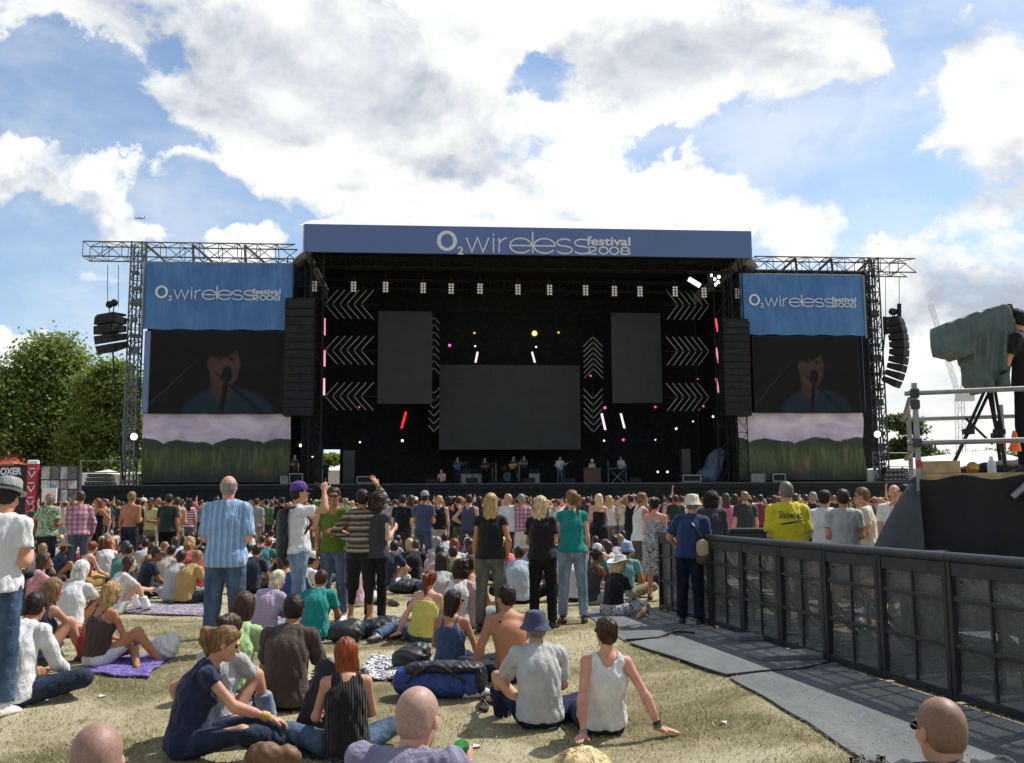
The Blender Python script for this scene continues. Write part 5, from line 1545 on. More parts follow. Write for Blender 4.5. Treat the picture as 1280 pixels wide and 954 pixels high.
# ------------------------------------------------------------------ trees
def leaf_mat(name, c1, c2, c3, sc=.35):
    m, nt, bs = mat_new(name); co = coord(nt)
    n = nt.noise(co, sc, 4, .65); n2 = nt.noise(co, 4.5, 2, .6)
    f = nt.math('ADD', nt.math('MULTIPLY', n, .55), nt.math('MULTIPLY', n2, .45))
    c = nt.ramp(f, [(.33, c1), (.5, c2), (.67, c3)])
    nt.l.new(c, bs.inputs['Base Color']); bs.inputs['Roughness'].default_value = .5; bs.inputs['Specular IOR Level'].default_value = .35
    tr = nt.new('ShaderNodeBsdfTranslucent'); nt.l.new(nt.mix(.5, c, (.16, .22, .03)), tr.inputs[0])
    mx = nt.new('ShaderNodeMixShader'); mx.inputs[0].default_value = .5
    nt.l.new(bs.outputs[0], mx.inputs[1]); nt.l.new(tr.outputs[0], mx.inputs[2]); nt.l.new(mx.outputs[0], nt.n['Material Output'].inputs[0])
    return m
BARK = mat_plain('bark', (.09, .07, .05), .9, var=.3, bump=.5, bscale=9)
def tree(x, y, h, w, lobes, mat, label, group, seed, leaf=.30, n=26000, base=.12, trunk=True):
    r = np.random.default_rng(seed)
    e = empty('leafy_tree', (x, y, 0), 0, label, 'tree', group)
    C = []                                            # lobes: (centre, radii)
    for (lx, lz, lr) in lobes:
        C.append((np.array([lx * w / 2, r.uniform(-.25, .25) * w / 2, lz * h]), lr * w / 2))
    tot = sum(c[1] ** 2 for c in C); P = []; N = []
    for c, R in C:
        m = int(n * R ** 2 / tot / 16)
        d = r.normal(size=(m, 3)); d /= np.linalg.norm(d, axis=1)[:, None]; d[:, 2] = np.where(d[:, 2] < -.5, -d[:, 2], d[:, 2])
        rad = R * (1 - .55 * r.random(m) ** 1.7) * (1 + .22 * np.sin(d @ r.normal(size=3) * 5) + .13 * r.normal(size=m))
        cl = c + d * rad[:, None] * np.array([1, 1, .85])
        k = 16; q = cl[:, None, :] + r.normal(size=(m, k, 3)) * np.array([.055, .055, .035]) * w * (.5 + r.random((m, 1, 1)))
        P.append(q.reshape(-1, 3)); N.append(np.repeat(d, k, 0))
    P = np.concatenate(P); N = np.concatenate(N)
    keep = P[:, 2] > base * h; P, N = P[keep], N[keep]; n = len(P)
    nn = N * .7 + r.normal(size=(n, 3)) * .8 + np.array([0, 0, .5]); nn /= np.linalg.norm(nn, axis=1)[:, None]
    a = np.cross(nn, r.normal(size=(n, 3))); a /= np.linalg.norm(a, axis=1)[:, None]; b = np.cross(nn, a)
    s = leaf * r.uniform(.6, 1.35, n)[:, None]
    V = np.concatenate([P + a * s * .5, P + b * s * .34 + nn * s * .06, P - a * s * .5, P - b * s * .34 + nn * s * .06]); i = np.arange(n)
    o = mesh_obj('crown', mesh_np('crown', V, np.stack([i, i + n, i + 2 * n, i + 3 * n], 1), smooth=False), mat, e)
    if trunk:
        mb = MB(); rt = .028 * h
        mb.tube((0, 0, 0), (0, 0, h * .25), rt, rt * .8, 10, cap=False); mb.tube((0, 0, h * .25), (.02 * w, 0, h * .6), rt * .8, rt * .3, 9, cap=False)
        for c, R in C[:9]:
            st_ = np.array([0, 0, h * r.uniform(.2, .42)]); mid = (st_ + c) / 2 + np.array([0, 0, -.04 * h])
            mb.tube(st_, mid, rt * .45, rt * .28, 7, cap=False); mb.tube(mid, c, rt * .28, rt * .08, 6, cap=False)
        mb.build('trunk', BARK, e, smooth=True)
    return e
L1 = leaf_mat('oak_leaf', (.125, .180, .042), (.225, .295, .070), (.36, .41, .14))
L2 = leaf_mat('lime_leaf', (.135, .19, .045), (.235, .30, .075), (.36, .41, .14))
L3 = leaf_mat('far_leaf', (.040, .062, .026), (.070, .100, .040), (.11, .14, .06))
def tree_px(px0, px1, ytop, Y, lobes, mat, label, group, seed, **k):
    a, b = at(px0, ytop, Y), at(px1, ytop, Y)
    return tree((a[0] + b[0]) / 2, Y, a[2], b[0] - a[0], lobes, mat, label, group, seed, **k)
GT = 'trees beyond the stage'
tree_px(-40, 146, 416, 84, [(.12, .86, .36), (-.02, .80, .30), (.33, .80, .26), (-.38, .68, .34), (.08, .62, .46), (.5, .60, .38), (-.68, .50, .32), (-.3, .42, .5), (.35, .38, .48), (-.72, .28, .36), (.68, .34, .34), (0, .22, .5), (.55, .18, .36), (-.45, .18, .4)], L1, 'tallest leafy tree, rising behind the lettered hoarding', GT, 21, n=64000, leaf=.34, base=.06)
tree_px(78, 206, 446, 80, [(.05, .88, .3), (-.3, .78, .32), (.3, .78, .34), (.0, .62, .5), (-.5, .52, .36), (.5, .52, .36), (.0, .36, .55), (-.5, .26, .4), (.5, .26, .4)], L2, 'brighter green tree just behind the grey lattice tower', GT, 22, n=40000, leaf=.32, base=.07)
tree_px(-90, 20, 500, 96, [(0, .82, .4), (-.4, .6, .4), (.45, .62, .4), (0, .4, .6), (.5, .28, .4), (-.5, .3, .4)], L1, 'dark tree at the frame edge above the red marquee', GT, 23, n=16000, leaf=.4)
tree_px(1098, 1164, 510, 118, [(-.35, .84, .34), (.2, .80, .36), (-.1, .6, .5), (.5, .6, .36), (-.55, .5, .36), (.1, .36, .5), (.6, .32, .34), (-.6, .26, .36)], L3, 'dark rounded tree between lattice tower and camera platform', GT, 24, n=20000, leaf=.42)
tree_px(1150, 1226, 566, 150, [(-.4, .8, .34), (.2, .74, .36), (-.1, .5, .5), (.6, .5, .4), (-.6, .4, .36)], L3, 'low hazy tree seen through the tripod legs', GT, 25, n=9000, leaf=.5)
tree_px(1216, 1310, 560, 150, [(-.4, .8, .34), (.2, .74, .36), (-.1, .5, .5), (.6, .5, .4), (-.6, .4, .36)], L2, 'low bright tree behind the camera operator', GT, 26, n=9000, leaf=.5)
tree_px(392, 436, 563, 95, [(0, .85, .4), (-.4, .6, .5), (.4, .6, .5), (0, .4, .7)], L2, 'tree glimpsed through the stage side opening', GT, 27, n=12000, leaf=.35, base=.05)

# ------------------------------------------------------------------ marquees, hoarding, posters
CANV = mat_plain('white_canvas', (.78, .78, .75), .6, var=.04, scale=1.0)
def marquee(px0, px1, yeave, ypeak, Y, depth, peaks, lab, mat, wall=True):
    a, b = at(px0, yeave, Y), at(px1, yeave, Y); W = b[0] - a[0]; ze = a[2]; zp = at(px0, ypeak, Y)[2]
    e = empty('marquee', ((a[0] + b[0]) / 2, Y, 0), 0, lab, 'tent')
    mb = MB(); w = W / peaks
    for k in range(peaks):
        x0 = -W / 2 + k * w; n = 8
        vs = [(x0, 0, ze), (x0 + w, 0, ze), (x0 + w, depth, ze), (x0, depth, ze)]; c = np.array([x0 + w / 2, depth / 2, zp])
        # concave pagoda roof
        rings = []
        for t in (0, .35, .7, .9, 1):
            s = (1 - t); zz = ze + (zp - ze) * (t ** 1.5 if t < 1 else 1); 
            rings.append([(c[0] + (v[0] - c[0]) * s, c[1] + (v[1] - c[1]) * s, zz) for v in vs])
        allv = [p for r in rings for p in r]
        mb.add(allv, [(i * 4 + j, i * 4 + (j + 1) % 4, (i + 1) * 4 + (j + 1) % 4, (i + 1) * 4 + j) for i in range(4) for j in range(4)])
    mb.build('roof', mat, e)
    mb = MB()
    if wall: mb.box((-W / 2, .05, 0), (W / 2, .1, ze)); mb.box((-W / 2, depth - .1, 0), (W / 2, depth - .05, ze))
    mb.build('wall', mat, e)
    mb = MB()
    for k in range(peaks + 1): mb.tube((-W / 2 + k * w, 0, 0), (-W / 2 + k * w, 0, ze), .06)
    mb.build('pole', ALU, e)
marquee(97, 132, 592, 585, 72, 6, 1, 'white peaked marquee behind the grey equipment stack by the leafy tree', CANV)
marquee(133, 172, 592, 583.5, 76, 7, 1, 'white peaked marquee next to the lattice tower foot', CANV)
marquee(404, 430, 588, 580, 82, 5, 1, 'pale marquee glimpsed through the stage side opening', CANV)
marquee(-40, 17, 580, 554, 78, 9, 1, 'red peaked marquee at the frame edge behind the hoarding', mat_plain('red_canvas', (.50, .12, .08), .6, var=.1))
# long white tent at right
a, b = at(1098, 597, 60), at(1330, 590, 60)
e = empty('long_marquee', (a[0], 62, 0), 0, 'long white tent with sloping roof behind the camera platform', 'tent')
W = b[0] - a[0]; z0, z1, z2 = at(1150, 592, 62)[2], at(1160, 583, 62)[2], at(1290, 563, 62)[2]
mb = MB(); mb.add([(0, 0, z1 - .2), (W, 0, z2 - .9), (W, 7, z2 + .4), (0, 7, z1 + .3)], [(0, 1, 2, 3)]); mb.build('roof', CANV, e)
mb = MB(); mb.add([(0, .02, 0), (W, .02, 0), (W, .02, z2 - .92), (0, .02, z1 - .22)], [(0, 1, 2, 3)]); mb.build('wall', CANV, e)
mb = MB()
for k in range(6): mb.tube((W * k / 5, -.05, 0), (W * k / 5, -.05, z1), .06)
mb.build('pole', ALU, e)
YH = 44
def boards():
    a, b = at(-30, 600, YH), at(33, 600, YH); z1 = at(10, 582, YH)[2]; W = b[0] - a[0]
    e = empty('hoarding', ((a[0] + b[0]) / 2, YH, 0), 0, 'black hoarding lettered OXER in white beside the red sign', 'hoarding')
    mb = MB(); mb.box((-W / 2, 0, 0), (W / 2, .3, z1)); mb.build('board', mat_plain('hoarding_black', (.018, .02, .022), .7), e)
    p0, p1 = at(0, 594, YH), at(27, 594.5, YH); ox = (a[0] + b[0]) / 2
    mb = MB(); put_text(mb, 'OXER', p0[0] - ox, p0[2], p1[0] - p0[0], at(0, 584.5, YH)[2] - p0[2], -.01, bold=.05); mb.build('lettering', LETTER, e)
    mb = MB()
    for px in (13, 16.5, 19): c = at(px, 609, YH); mb.cbox((c[0] - ox, -.01, c[2]), (.05, .01, .05))
    for px in (15, 18, 21.5): c = at(px, 613.5, YH); mb.cbox((c[0] - ox, -.01, c[2]), (.05, .01, .04))
    mb.build('small_print', LETTER, e)
    a, b = at(34.5, 600, YH), at(47, 600, YH); z1 = at(40, 580, YH)[2]; W = b[0] - a[0]
    e = empty('vertical_sign', ((a[0] + b[0]) / 2, YH - .1, 0), 0, 'tall narrow red sign with white arrow marks', 'sign')
    mb = MB(); mb.box((-W / 2, 0, 0), (W / 2, .25, z1)); mb.build('board', mat_plain('red_sign', (.42, .03, .06), .5), e)
    mb = MB(); mb.tube((-W / 2, .1, z1 + .05), (W / 2, .1, z1 + .05), .12); mb.build('top_cap', WHITE, e)
    mb = MB()
    for k in range(5):
        z = .3 + k * (z1 - .3) / 5; mb.ribbon([(-W * .36, z + .30), (0, z + .05), (W * .36, z + .30)], .05, -.012); mb.ribbon([(-W * .3, z + .42), (W * .3, z + .42)], .05, -.012)
    mb.build('marking', LETTER, e)
    a, b = at(50, 600, YH), at(98, 600, YH); z1 = at(70, 582, YH)[2]; W = b[0] - a[0]
    e = empty('poster_wall', ((a[0] + b[0]) / 2, YH + .1, 0), 0, 'dark wall pasted with pale posters beside the red sign', 'poster wall')
    mb = MB(); mb.box((-W / 2, 0, 0), (W / 2, .25, z1)); mb.build('board', mat_plain('poster_board', (.05, .055, .07), .7), e)
    PC = [mat_plain(f'poster_{i}', c, .6, var=.45, scale=3.5) for i, c in enumerate(((.42, .42, .46), (.16, .15, .18), (.55, .56, .60), (.12, .13, .10), (.30, .22, .25), (.36, .36, .42)))]
    gx = [(50, 61.5), (62, 73), (74, 83.5), (84, 95)]; gy = [(582.5, 599), (599.8, 611), (611.5, 630)]
    for i, (x0, x1) in enumerate(gx):
        for j, (y0, y1) in enumerate(gy):
            p, q = at(x0, y1, YH), at(x1, y0, YH); ox = (a[0] + b[0]) / 2
            MB().box((p[0] - ox, -.012 - .004 * ((i + j) % 2), p[2]), (q[0] - ox, -.003, q[2] - .03)).build('poster', PC[(i * 3 + j * 2 + (i * j)) % 6], e)
    p, q = at(53, 629, YH - .5), at(72, 610, YH - .5)
    o = MB().box((p[0], YH - .6, p[2]), (q[0], YH - .52, q[2])).build('white_notice', mat_plain('notice_white', (.82, .82, .86), .5, var=.05)); tag(o, 'bright white notice board in front of the poster wall', 'notice board')
boards()

# ------------------------------------------------------------------ far things: tower crane and aeroplane
CRM = mat_plain('hazed_crane', (.62, .64, .66), .6)  # distance haze is put into this pale colour
YC = 420.0
def c3(px, py): return at(px, py, YC)
b0 = c3(1201, 600); e = empty('tower_crane', (b0[0], YC, 0), 0, 'pale tower crane far off above the white tent', 'crane')
rel = lambda p: np.asarray(p) - np.array([b0[0], YC, 0])
mb = MB(); lattice(mb, (0, 0, 0), rel(c3(1199.5, 498)), 2.8, .13, 4.0); mb.build('mast', CRM, e)
mb = MB(); lattice(mb, rel(c3(1199, 497)), rel(c3(1163, 380)), 1.5, .10, 3.0, up=(0, 1, 0)); mb.build('jib', CRM, e)
mb = MB(); mb.cbox(rel(c3(1206, 497)), (7, 3, 3)); mb.tube(rel(c3(1199, 497)), rel(c3(1204, 470)), .25); mb.tube(rel(c3(1204, 470)), rel(c3(1210, 496)), .2); mb.tube(rel(c3(1204, 470)), rel(c3(1175, 420)), .08); mb.build('counter_jib', CRM, e)
p = at(174, 273, 2600); e = empty('aeroplane', p, radians(100), 'tiny grey airliner crossing the sky above the lattice tower', 'aeroplane')
mb = MB(); mb.lathe([(.05, -14), (1.2, -11.5), (1.9, -8), (1.9, 7), (1.2, 11), (.2, 15)], (0, 0, 0), 12, np.stack([[1, 0, 0], [0, 0, 1], [0, 1, 0]])); mb.build('fuselage', GREYP, e, smooth=True)
mb = MB(); mb.prism([(0, 3, -.4), (0, -2.5, -.4), (14, -5.5, .4), (14, -4, .4)], (0, 0, .35)); mb.prism([(0, 3, -.4), (0, -2.5, -.4), (-14, -5.5, .4), (-14, -4, .4)], (0, 0, .35)); mb.build('wing', GREYP, e)
mb = MB(); mb.prism([(0, -11, 1.5), (0, -14, 1.5), (0, -15.5, 6), (0, -13.5, 6)], (.3, 0, 0)); mb.prism([(-5, -14.5, 1), (5, -14.5, 1), (0, -10.5, 1)], (0, 0, .3)); mb.build('tail', GREYP, e)

# ------------------------------------------------------------------ light, sky, camera
SUN_AZ, SUN_EL = radians(54), radians(53)           # azimuth from +Y towards +X
sd = np.array([sin(SUN_AZ) * cos(SUN_EL), cos(SUN_AZ) * cos(SUN_EL), sin(SUN_EL)])
L = bpy.data.lights.new('sun', 'SUN'); L.energy = 4.9; L.angle = radians(.53); L.color = (1, .955, .88)
so = bpy.data.objects.new('sun', L); COL.objects.link(so)
import mathutils
so.rotation_euler = mathutils.Vector(-sd).to_track_quat('-Z', 'Y').to_euler()
so.location = (10, 0, 40)
W_ = bpy.data.worlds.new('World'); SC.world = W_; W_.use_nodes = True
nt = NT(W_.node_tree); bg = nt.n['Background']
sky = nt.new('ShaderNodeTexSky', sky_type='NISHITA'); sky.sun_disc = False; sky.sun_elevation = SUN_EL; sky.sun_rotation = SUN_AZ
sky.air_density = 1.0; sky.dust_density = .6; sky.ozone_density = 1.2
D = nt.new('ShaderNodeTexCoord').outputs['Generated']
sp = nt.new('ShaderNodeSeparateXYZ'); nt.l.new(D, sp.inputs[0])
az = nt.math('ARCTAN2', sp.outputs[0], sp.outputs[1]); el_ = nt.math('ARCSINE', sp.outputs[2])
warp = nt.noise(D, 8.0, 8, .68); warp2 = nt.noise(nt.mapping(D, (1, 1, 1), (4.2, 1.7, 3.1)), 8.0, 8, .68)
azw = nt.math('ADD', az, nt.math('MULTIPLY', nt.math('SUBTRACT', warp, .5), .17)); elw = nt.math('ADD', el_, nt.math('MULTIPLY', nt.math('SUBTRACT', warp2, .5), .13))
def ae(px, py):
    d = unit(ray(px, py)); return atan2(d[0], d[1]), math.asin(d[2])
def blob(px, py, rx, ry):
    a, e = ae(px, py); k = 1 / F / cos(e)
    dx = nt.math('DIVIDE', nt.math('SUBTRACT', azw, a), rx * k); dy = nt.math('DIVIDE', nt.math('SUBTRACT', elw, e), ry / F)
    return nt.smooth(nt.math('ADD', nt.math('MULTIPLY', dx, dx), nt.math('MULTIPLY', dy, dy)), 1.9, .25, 0, 1)
def blobs(L):
    r = None
    for b in L:
        x = blob(*b); r = x if r is None else nt.math('MAXIMUM', r, x)
    return r
CL = blobs(CLOUDS)
HO = blobs(HOLES)
TH_ = blobs(THICK)
def fbm(off=0.0):
    v = nt.mapping(D, (1, 1, 1.55), (0, 0, off)); return nt.noise(v, 5.5, 9, .60, .35)
n0 = fbm(); n1 = fbm(-.045)
front = nt.smooth(sp.outputs[1], .1, .4)
cov = nt.math('ADD', nt.math('MULTIPLY', front, nt.math('SUBTRACT', nt.math('MULTIPLY', CL, 1.0), nt.math('MULTIPLY', HO, .75))), nt.math('MULTIPLY', nt.math('SUBTRACT', 1, front), .12))
dens = nt.math('ADD', nt.math('MULTIPLY', cov, .60), nt.math('ADD', nt.math('MULTIPLY', nt.math('SUBTRACT', n0, .5), 2.2), nt.math('MULTIPLY', nt.math('SUBTRACT', nt.noise(nt.mapping(D, (1, 1, 1.2), (1, 2, 5)), 26, 7, .62, .3), .5), .55)))
alpha = nt.smooth(dens, .06, .50)
thin = nt.math('MULTIPLY', nt.smooth(nt.noise(nt.mapping(D, (1, 1, 2.2), (2, 0, 1)), 3.2, 7, .62), .36, .72), .50)
alpha = nt.math('MAXIMUM', alpha, thin)
lit = nt.math('ADD', .62, nt.math('MULTIPLY', nt.math('SUBTRACT', n0, n1), 2.0))
shade = nt.math('ADD', nt.math('MULTIPLY', TH_, .75), nt.math('MULTIPLY', nt.smooth(dens, .55, 1.2), .25))
b = nt.math('SUBTRACT', nt.math('ADD', lit, .42), nt.math('MULTIPLY', shade, .50))
b = nt.math('MINIMUM', nt.math('MAXIMUM', b, .42), 1.12)
cc = nt.ramp(b, [(.40, (.50, .55, .64)), (.62, (.74, .78, .84)), (.85, (.98, 1.0, 1.0)), (1.0, (1.12, 1.12, 1.10))])
SKS = .085
csc = nt.vmath('SCALE', cc); csc_n = csc.node; csc_n.inputs['Scale'].default_value = CLOUD_B / SKS
skb = nt.mix(front, sky.outputs[0], nt.vmath('MULTIPLY', sky.outputs[0], SKY_TINT))
hz = nt.smooth(el_, .22, .0, 0, .55)
skc = nt.mix(hz, skb, tuple(c * 1.0 / SKS for c in (.70, .80, .92)))
fin = nt.mix(alpha, skc, csc)
nt.l.new(fin, bg.inputs['Color']); bg.inputs['Strength'].default_value = SKS
W_.cycles.sampling_method = 'MANUAL'; W_.cycles.sample_map_resolution = 512

cam = bpy.data.cameras.new('camera'); co_ = bpy.data.objects.new('camera', cam); COL.objects.link(co_)
cam.sensor_width = 36; cam.lens = F / 1280 * 36; cam.clip_end = 9000; cam.clip_start = .05
M = mathutils.Matrix(((CR[0], CU[0], -CF[0], 0), (CR[1], CU[1], -CF[1], 0), (CR[2], CU[2], -CF[2], HCAM), (0, 0, 0, 1)))
co_.matrix_world = M; SC.camera = co_
SC.view_settings.view_transform = 'Standard'; SC.view_settings.look = 'None'; SC.view_settings.gamma = 1; SC.view_settings.use_curve_mapping = False
SC.view_settings.exposure = 0.0
SC.render.filter_size = 1.9; SC.cycles.max_bounces = 6; SC.cycles.transparent_max_bounces = 12; SC.cycles.use_denoising = True
# ------------------------------------------------------------------ people: materials and colours
def lin(h):
    c = [int(h[i:i + 2], 16) / 255 for i in (0, 2, 4)]
    return tuple(x / 12.92 if x < .04045 else ((x + .055) / 1.055) ** 2.4 for x in c)
def objcol(nt): return nt.new('ShaderNodeObjectInfo').outputs['Color']
def gray3(nt, f):
    c = nt.new('ShaderNodeCombineColor'); [nt.l.new(f, c.inputs[i]) for i in range(3)]; return c.outputs[0]
def mat_skin():
    m, nt, bs = mat_new('skin'); co = coord(nt)
    f = nt.smooth(nt.noise(co, 9, 4, .6), .3, .7, .86, 1.10)
    c = nt.mix(1.0, objcol(nt), gray3(nt, f), 'MULTIPLY')
    c = nt.mix(nt.math('MULTIPLY', nt.smooth(nt.noise(co, 7, 4), .45, .75), .30), c, (.46, .17, .12))
    nt.l.new(c, bs.inputs['Base Color']); bs.inputs['Roughness'].default_value = .55
    bs.inputs['Specular IOR Level'].default_value = .25
    nt.l.new(nt.bump(nt.noise(co, 160, 2), .12, .003), bs.inputs['Normal'])
    return m
def mat_cloth(name, pattern=None, rough=.8):
    m, nt, bs = mat_new(name); co = coord(nt)
    f = nt.smooth(nt.noise(co, 6, 4, .6), .3, .7, .86, 1.08)
    base = objcol(nt); sx = nt.new('ShaderNodeSeparateXYZ'); nt.l.new(co, sx.inputs[0])
    wob = nt.math('MULTIPLY', nt.math('SUBTRACT', nt.noise(co, 5, 2), .5), .03)
    def bands(v, per, duty, soft=.06):
        t = nt.math('FRACT', nt.math('DIVIDE', nt.math('ADD', v, wob), per)); d = nt.math('ABSOLUTE', nt.math('SUBTRACT', t, .5))
        return nt.smooth(d, duty / 2 - soft, duty / 2 + soft, 1, 0)
    if pattern == 'pinstripe':
        base = nt.mix(nt.math('MULTIPLY', bands(sx.outputs[0], .030, .30), .6), base, lin('5a74a4')); base = nt.mix(nt.math('MULTIPLY', bands(nt.math('ADD', sx.outputs[0], .011), .060, .16), .7), base, lin('dfe8f2'))
    elif pattern == 'bands':
        base = nt.mix(bands(sx.outputs[2], .075, .42), base, lin('9a8468')); base = nt.mix(bands(nt.math('ADD', sx.outputs[2], .02), .15, .12), base, lin('c9bda6'))
    elif pattern == 'fine':
        base = nt.mix(nt.math('MULTIPLY', bands(sx.outputs[2], .022, .5, .15), .6), base, lin('8f7fa6'))
    elif pattern == 'redstripe':
        base = nt.mix(bands(sx.outputs[2], .07, .5), base, lin('a8394f'))
    elif pattern == 'plaid':
        base = nt.mix(nt.math('MULTIPLY', bands(sx.outputs[2], .09, .5), .55), base, lin('a04a78')); base = nt.mix(nt.math('MULTIPLY', bands(sx.outputs[0], .09, .45), .55), base, lin('7c3a66'))
    elif pattern in ('print', 'dots'):
        n = nt.noise(co, 26 if pattern == 'print' else 45, 3, .6, 1.5); base = nt.mix(nt.smooth(n, .5, .56), base, lin('33303f') if pattern == 'print' else lin('c9566e'))
    elif pattern == 'pleats':
        pass
    c = nt.mix(1.0, base, gray3(nt, f), 'MULTIPLY')
    nt.l.new(c, bs.inputs['Base Color']); bs.inputs['Roughness'].default_value = rough; bs.inputs['Specular IOR Level'].default_value = .25
    bs.inputs['Sheen Weight'].default_value = .15
    h = nt.noise(nt.mapping(co, (1, 1, .55)), 13, 4, .6, 1.2)
    if pattern == 'pleats': h = bands(sx.outputs[0], .022, .5, .3)
    w = nt.noise(co, 330, 2)
    nt.l.new(nt.bump(nt.math('ADD', h, nt.math('MULTIPLY', w, .10)), (.75 if pattern != 'pleats' else 1.0), .040 if pattern != 'pleats' else .008), bs.inputs['Normal'])
    return m
def mat_denim():
    m, nt, bs = mat_new('denim'); co = coord(nt)
    f = nt.smooth(nt.noise(nt.mapping(co, (1, 1, .4)), 8, 5, .65), .3, .7, .65, 1.45)
    c = nt.mix(1.0, objcol(nt), gray3(nt, f), 'MULTIPLY'); nt.l.new(c, bs.inputs['Base Color']); bs.inputs['Roughness'].default_value = .85
    bs.inputs['Specular IOR Level'].default_value = .2
    h = nt.noise(nt.mapping(co, (1, 1, 1.6)), 14, 4, .65, 1.5); nt.l.new(nt.bump(nt.math('ADD', h, nt.math('MULTIPLY', nt.noise(co, 300, 2), .1)), .6, .025), bs.inputs['Normal'])
    return m
def mat_hair():
    m, nt, bs = mat_new('hair'); co = coord(nt)
    n = nt.noise(nt.mapping(co, (1, 1, .12)), 75, 4, .65, .5); n2 = nt.noise(co, 14, 3)
    f = nt.math('MULTIPLY', nt.smooth(n, .3, .72, .5, 1.6), nt.smooth(n2, .3, .7, .75, 1.2))
    nt.l.new(nt.mix(1.0, objcol(nt), gray3(nt, f), 'MULTIPLY'), bs.inputs['Base Color']); bs.inputs['Roughness'].default_value = .42
    bs.inputs['Specular IOR Level'].default_value = .35
    nt.l.new(nt.bump(n, .7, .008), bs.inputs['Normal'])
    return m
STUBBLE = mat_plain('stubble', (1, 1, 1), .55, use_obj=True, var=.16, scale=90)
SKIN, CLOTH, DENIM, HAIR = mat_skin(), mat_cloth('cloth'), mat_denim(), mat_hair()
PAT = {p: mat_cloth('cloth_' + p, p) for p in ('pinstripe', 'bands', 'fine', 'redstripe', 'plaid', 'print', 'dots', 'pleats')}
LEATHER = mat_plain('leather', (1, 1, 1), .45, use_obj=True, var=.15)
GLASSB = mat_plain('dark_lens', (.012, .012, .014), .15)
SK = dict(pale=lin('d9ad94'), fair=lin('cf9c80'), tan=lin('bb8260'), brown=lin('8a5a3e'), pink=lin('d8a08c'))
HC = dict(black=lin('1b1613'), dark=lin('2c2019'), brown=lin('4a3323'), auburn=lin('7c3d1c'), red=lin('9a4a1e'), blond=lin('c2a06a'), fair=lin('d8c08c'), platinum=lin('ece0c4'), grey=lin('8d8a86'), white=lin('d8d8d6'), sandy=lin('8d6d48'))
C = dict(white=lin('e9e9ea'), cream=lin('e3dcc4'), grey=lin('a3a5a5'), silver=lin('c3c5c3'), charcoal=lin('3c3e42'), black=lin('1c1c20'), navy=lin('232a48'), blue=lin('2f55a4'), skyblue=lin('8db4de'), paleblue=lin('b9cbe0'), slate=lin('40557a'), teal=lin('1c938c'), aqua=lin('57bcc0'), green=lin('3f7a3a'), olive=lin('5b6a2c'), lime=lin('b9df9d'), darkgreen=lin('24423b'),
         red=lin('c3252e'), crimson=lin('9c2344'), pink=lin('d8508e'), rose=lin('e3b0bb'), purple=lin('65408c'), lilac=lin('cdbbd6'), lavender=lin('908ba6'), yellow=lin('d9cb2a'), lemon=lin('ddd374'), mustard=lin('cda22f'), orange=lin('d8672b'), brown=lin('4d4038'), tan=lin('b59a72'), beige=lin('cdbfa3'), denim=lin('4c6078'), paledenim=lin('8799ad'), darkdenim=lin('2a3446'), khaki=lin('8f8460'))
NAMES = dict(silver='light grey', skyblue='sky-blue', paleblue='pale blue', slate='slate-blue', darkgreen='dark green', lime='lime', lemon='pale yellow')

def mir(v): return (-v[0], v[1], v[2])
ARM = dict(down=((.15, -.03, -1), (.04, .18, -1)), front=((.12, -.05, -1), (-.35, .9, .12)), folded=((.14, .10, -1), (-1, .42, .12)), akimbo=((.62, -.35, -.8), (-.75, .32, -.5)), shade=((.75, .5, .45), (-.85, -.05, .62)), drink=((.3, .75, .05), (-.45, .05, .9)),
           up=((.35, .15, .95), (-.1, .1, 1)), wide=((.4, .1, -.9), (.05, .5, -.85)), lap=((.22, .38, -.9), (-.35, .85, -.32)), knees=((.05, .72, -.62), (-.5, .8, -.1)), back=((.35, -.55, -.85), (.2, -.35, -1)), pocket=((.3, -.2, -1), (-.12, .35, -1)), guitar=((.35, -.15, -.9), (-.8, .62, -.1)), neck=((.55, .35, -.75), (.35, .75, .35)))
def arms(l, r): return dict(armL=tuple(mir(v) for v in ARM[l]), armR=ARM[r])
def legs_stand(sp=.05, st=0.0, tw=.2): return dict(pelvis=(0, 0, .955), legL=((-sp, .02 + st, -1), (-sp * .6, -.04 + st * .5, -1), (-tw, 1, -.12)), legR=((sp, .02 - st, -1), (sp * .6, -.05 - st, -1), (tw, 1, -.12)))
LEG = dict(cross=(((-.82, .68, .20), (.95, .22, -.30), (.6, .75, -.1)), ((.82, .70, .20), (-.95, .42, -.32), (-.6, .75, -.1))),
           kneesup=(((-.20, .62, .75), (.02, .42, -.92), (-.1, 1, -.06)), ((.20, .60, .77), (-.02, .44, -.92), (.1, 1, -.06))),
           ext=(((-.16, 1, .07), (-.04, 1, -.16), (-.3, .5, .8)), ((.16, 1, .07), (.04, 1, -.16), (.3, .5, .8))),
           sideR=(((.35, .88, .12), (.80, -.55, -.18), (.8, -.6, 0)), ((.78, .55, .10), (.35, -.92, -.14), (.5, -.85, 0))),
           sideL=(((-.78, .55, .10), (-.35, -.92, -.14), (-.5, -.85, 0)), ((-.35, .88, .12), (-.80, -.55, -.18), (-.8, -.6, 0))),
           oneL=(((-.55, .55, .66), (.18, .32, -.93), (-.1, 1, -.06)), ((.85, .62, .14), (-.95, .35, -.26), (-.6, .75, -.1))),
           oneR=(((-.85, .62, .14), (.95, .35, -.26), (.6, .75, -.1)), ((.55, .55, .66), (-.18, .32, -.93), (.1, 1, -.06))))
def legs_sit(k): return dict(pelvis=(0, 0, .118), legL=LEG[k][0], legR=LEG[k][1])
def pose(*ds, **k):
    p = {}
    for d in ds: p.update(d)
    p.update(k); return p

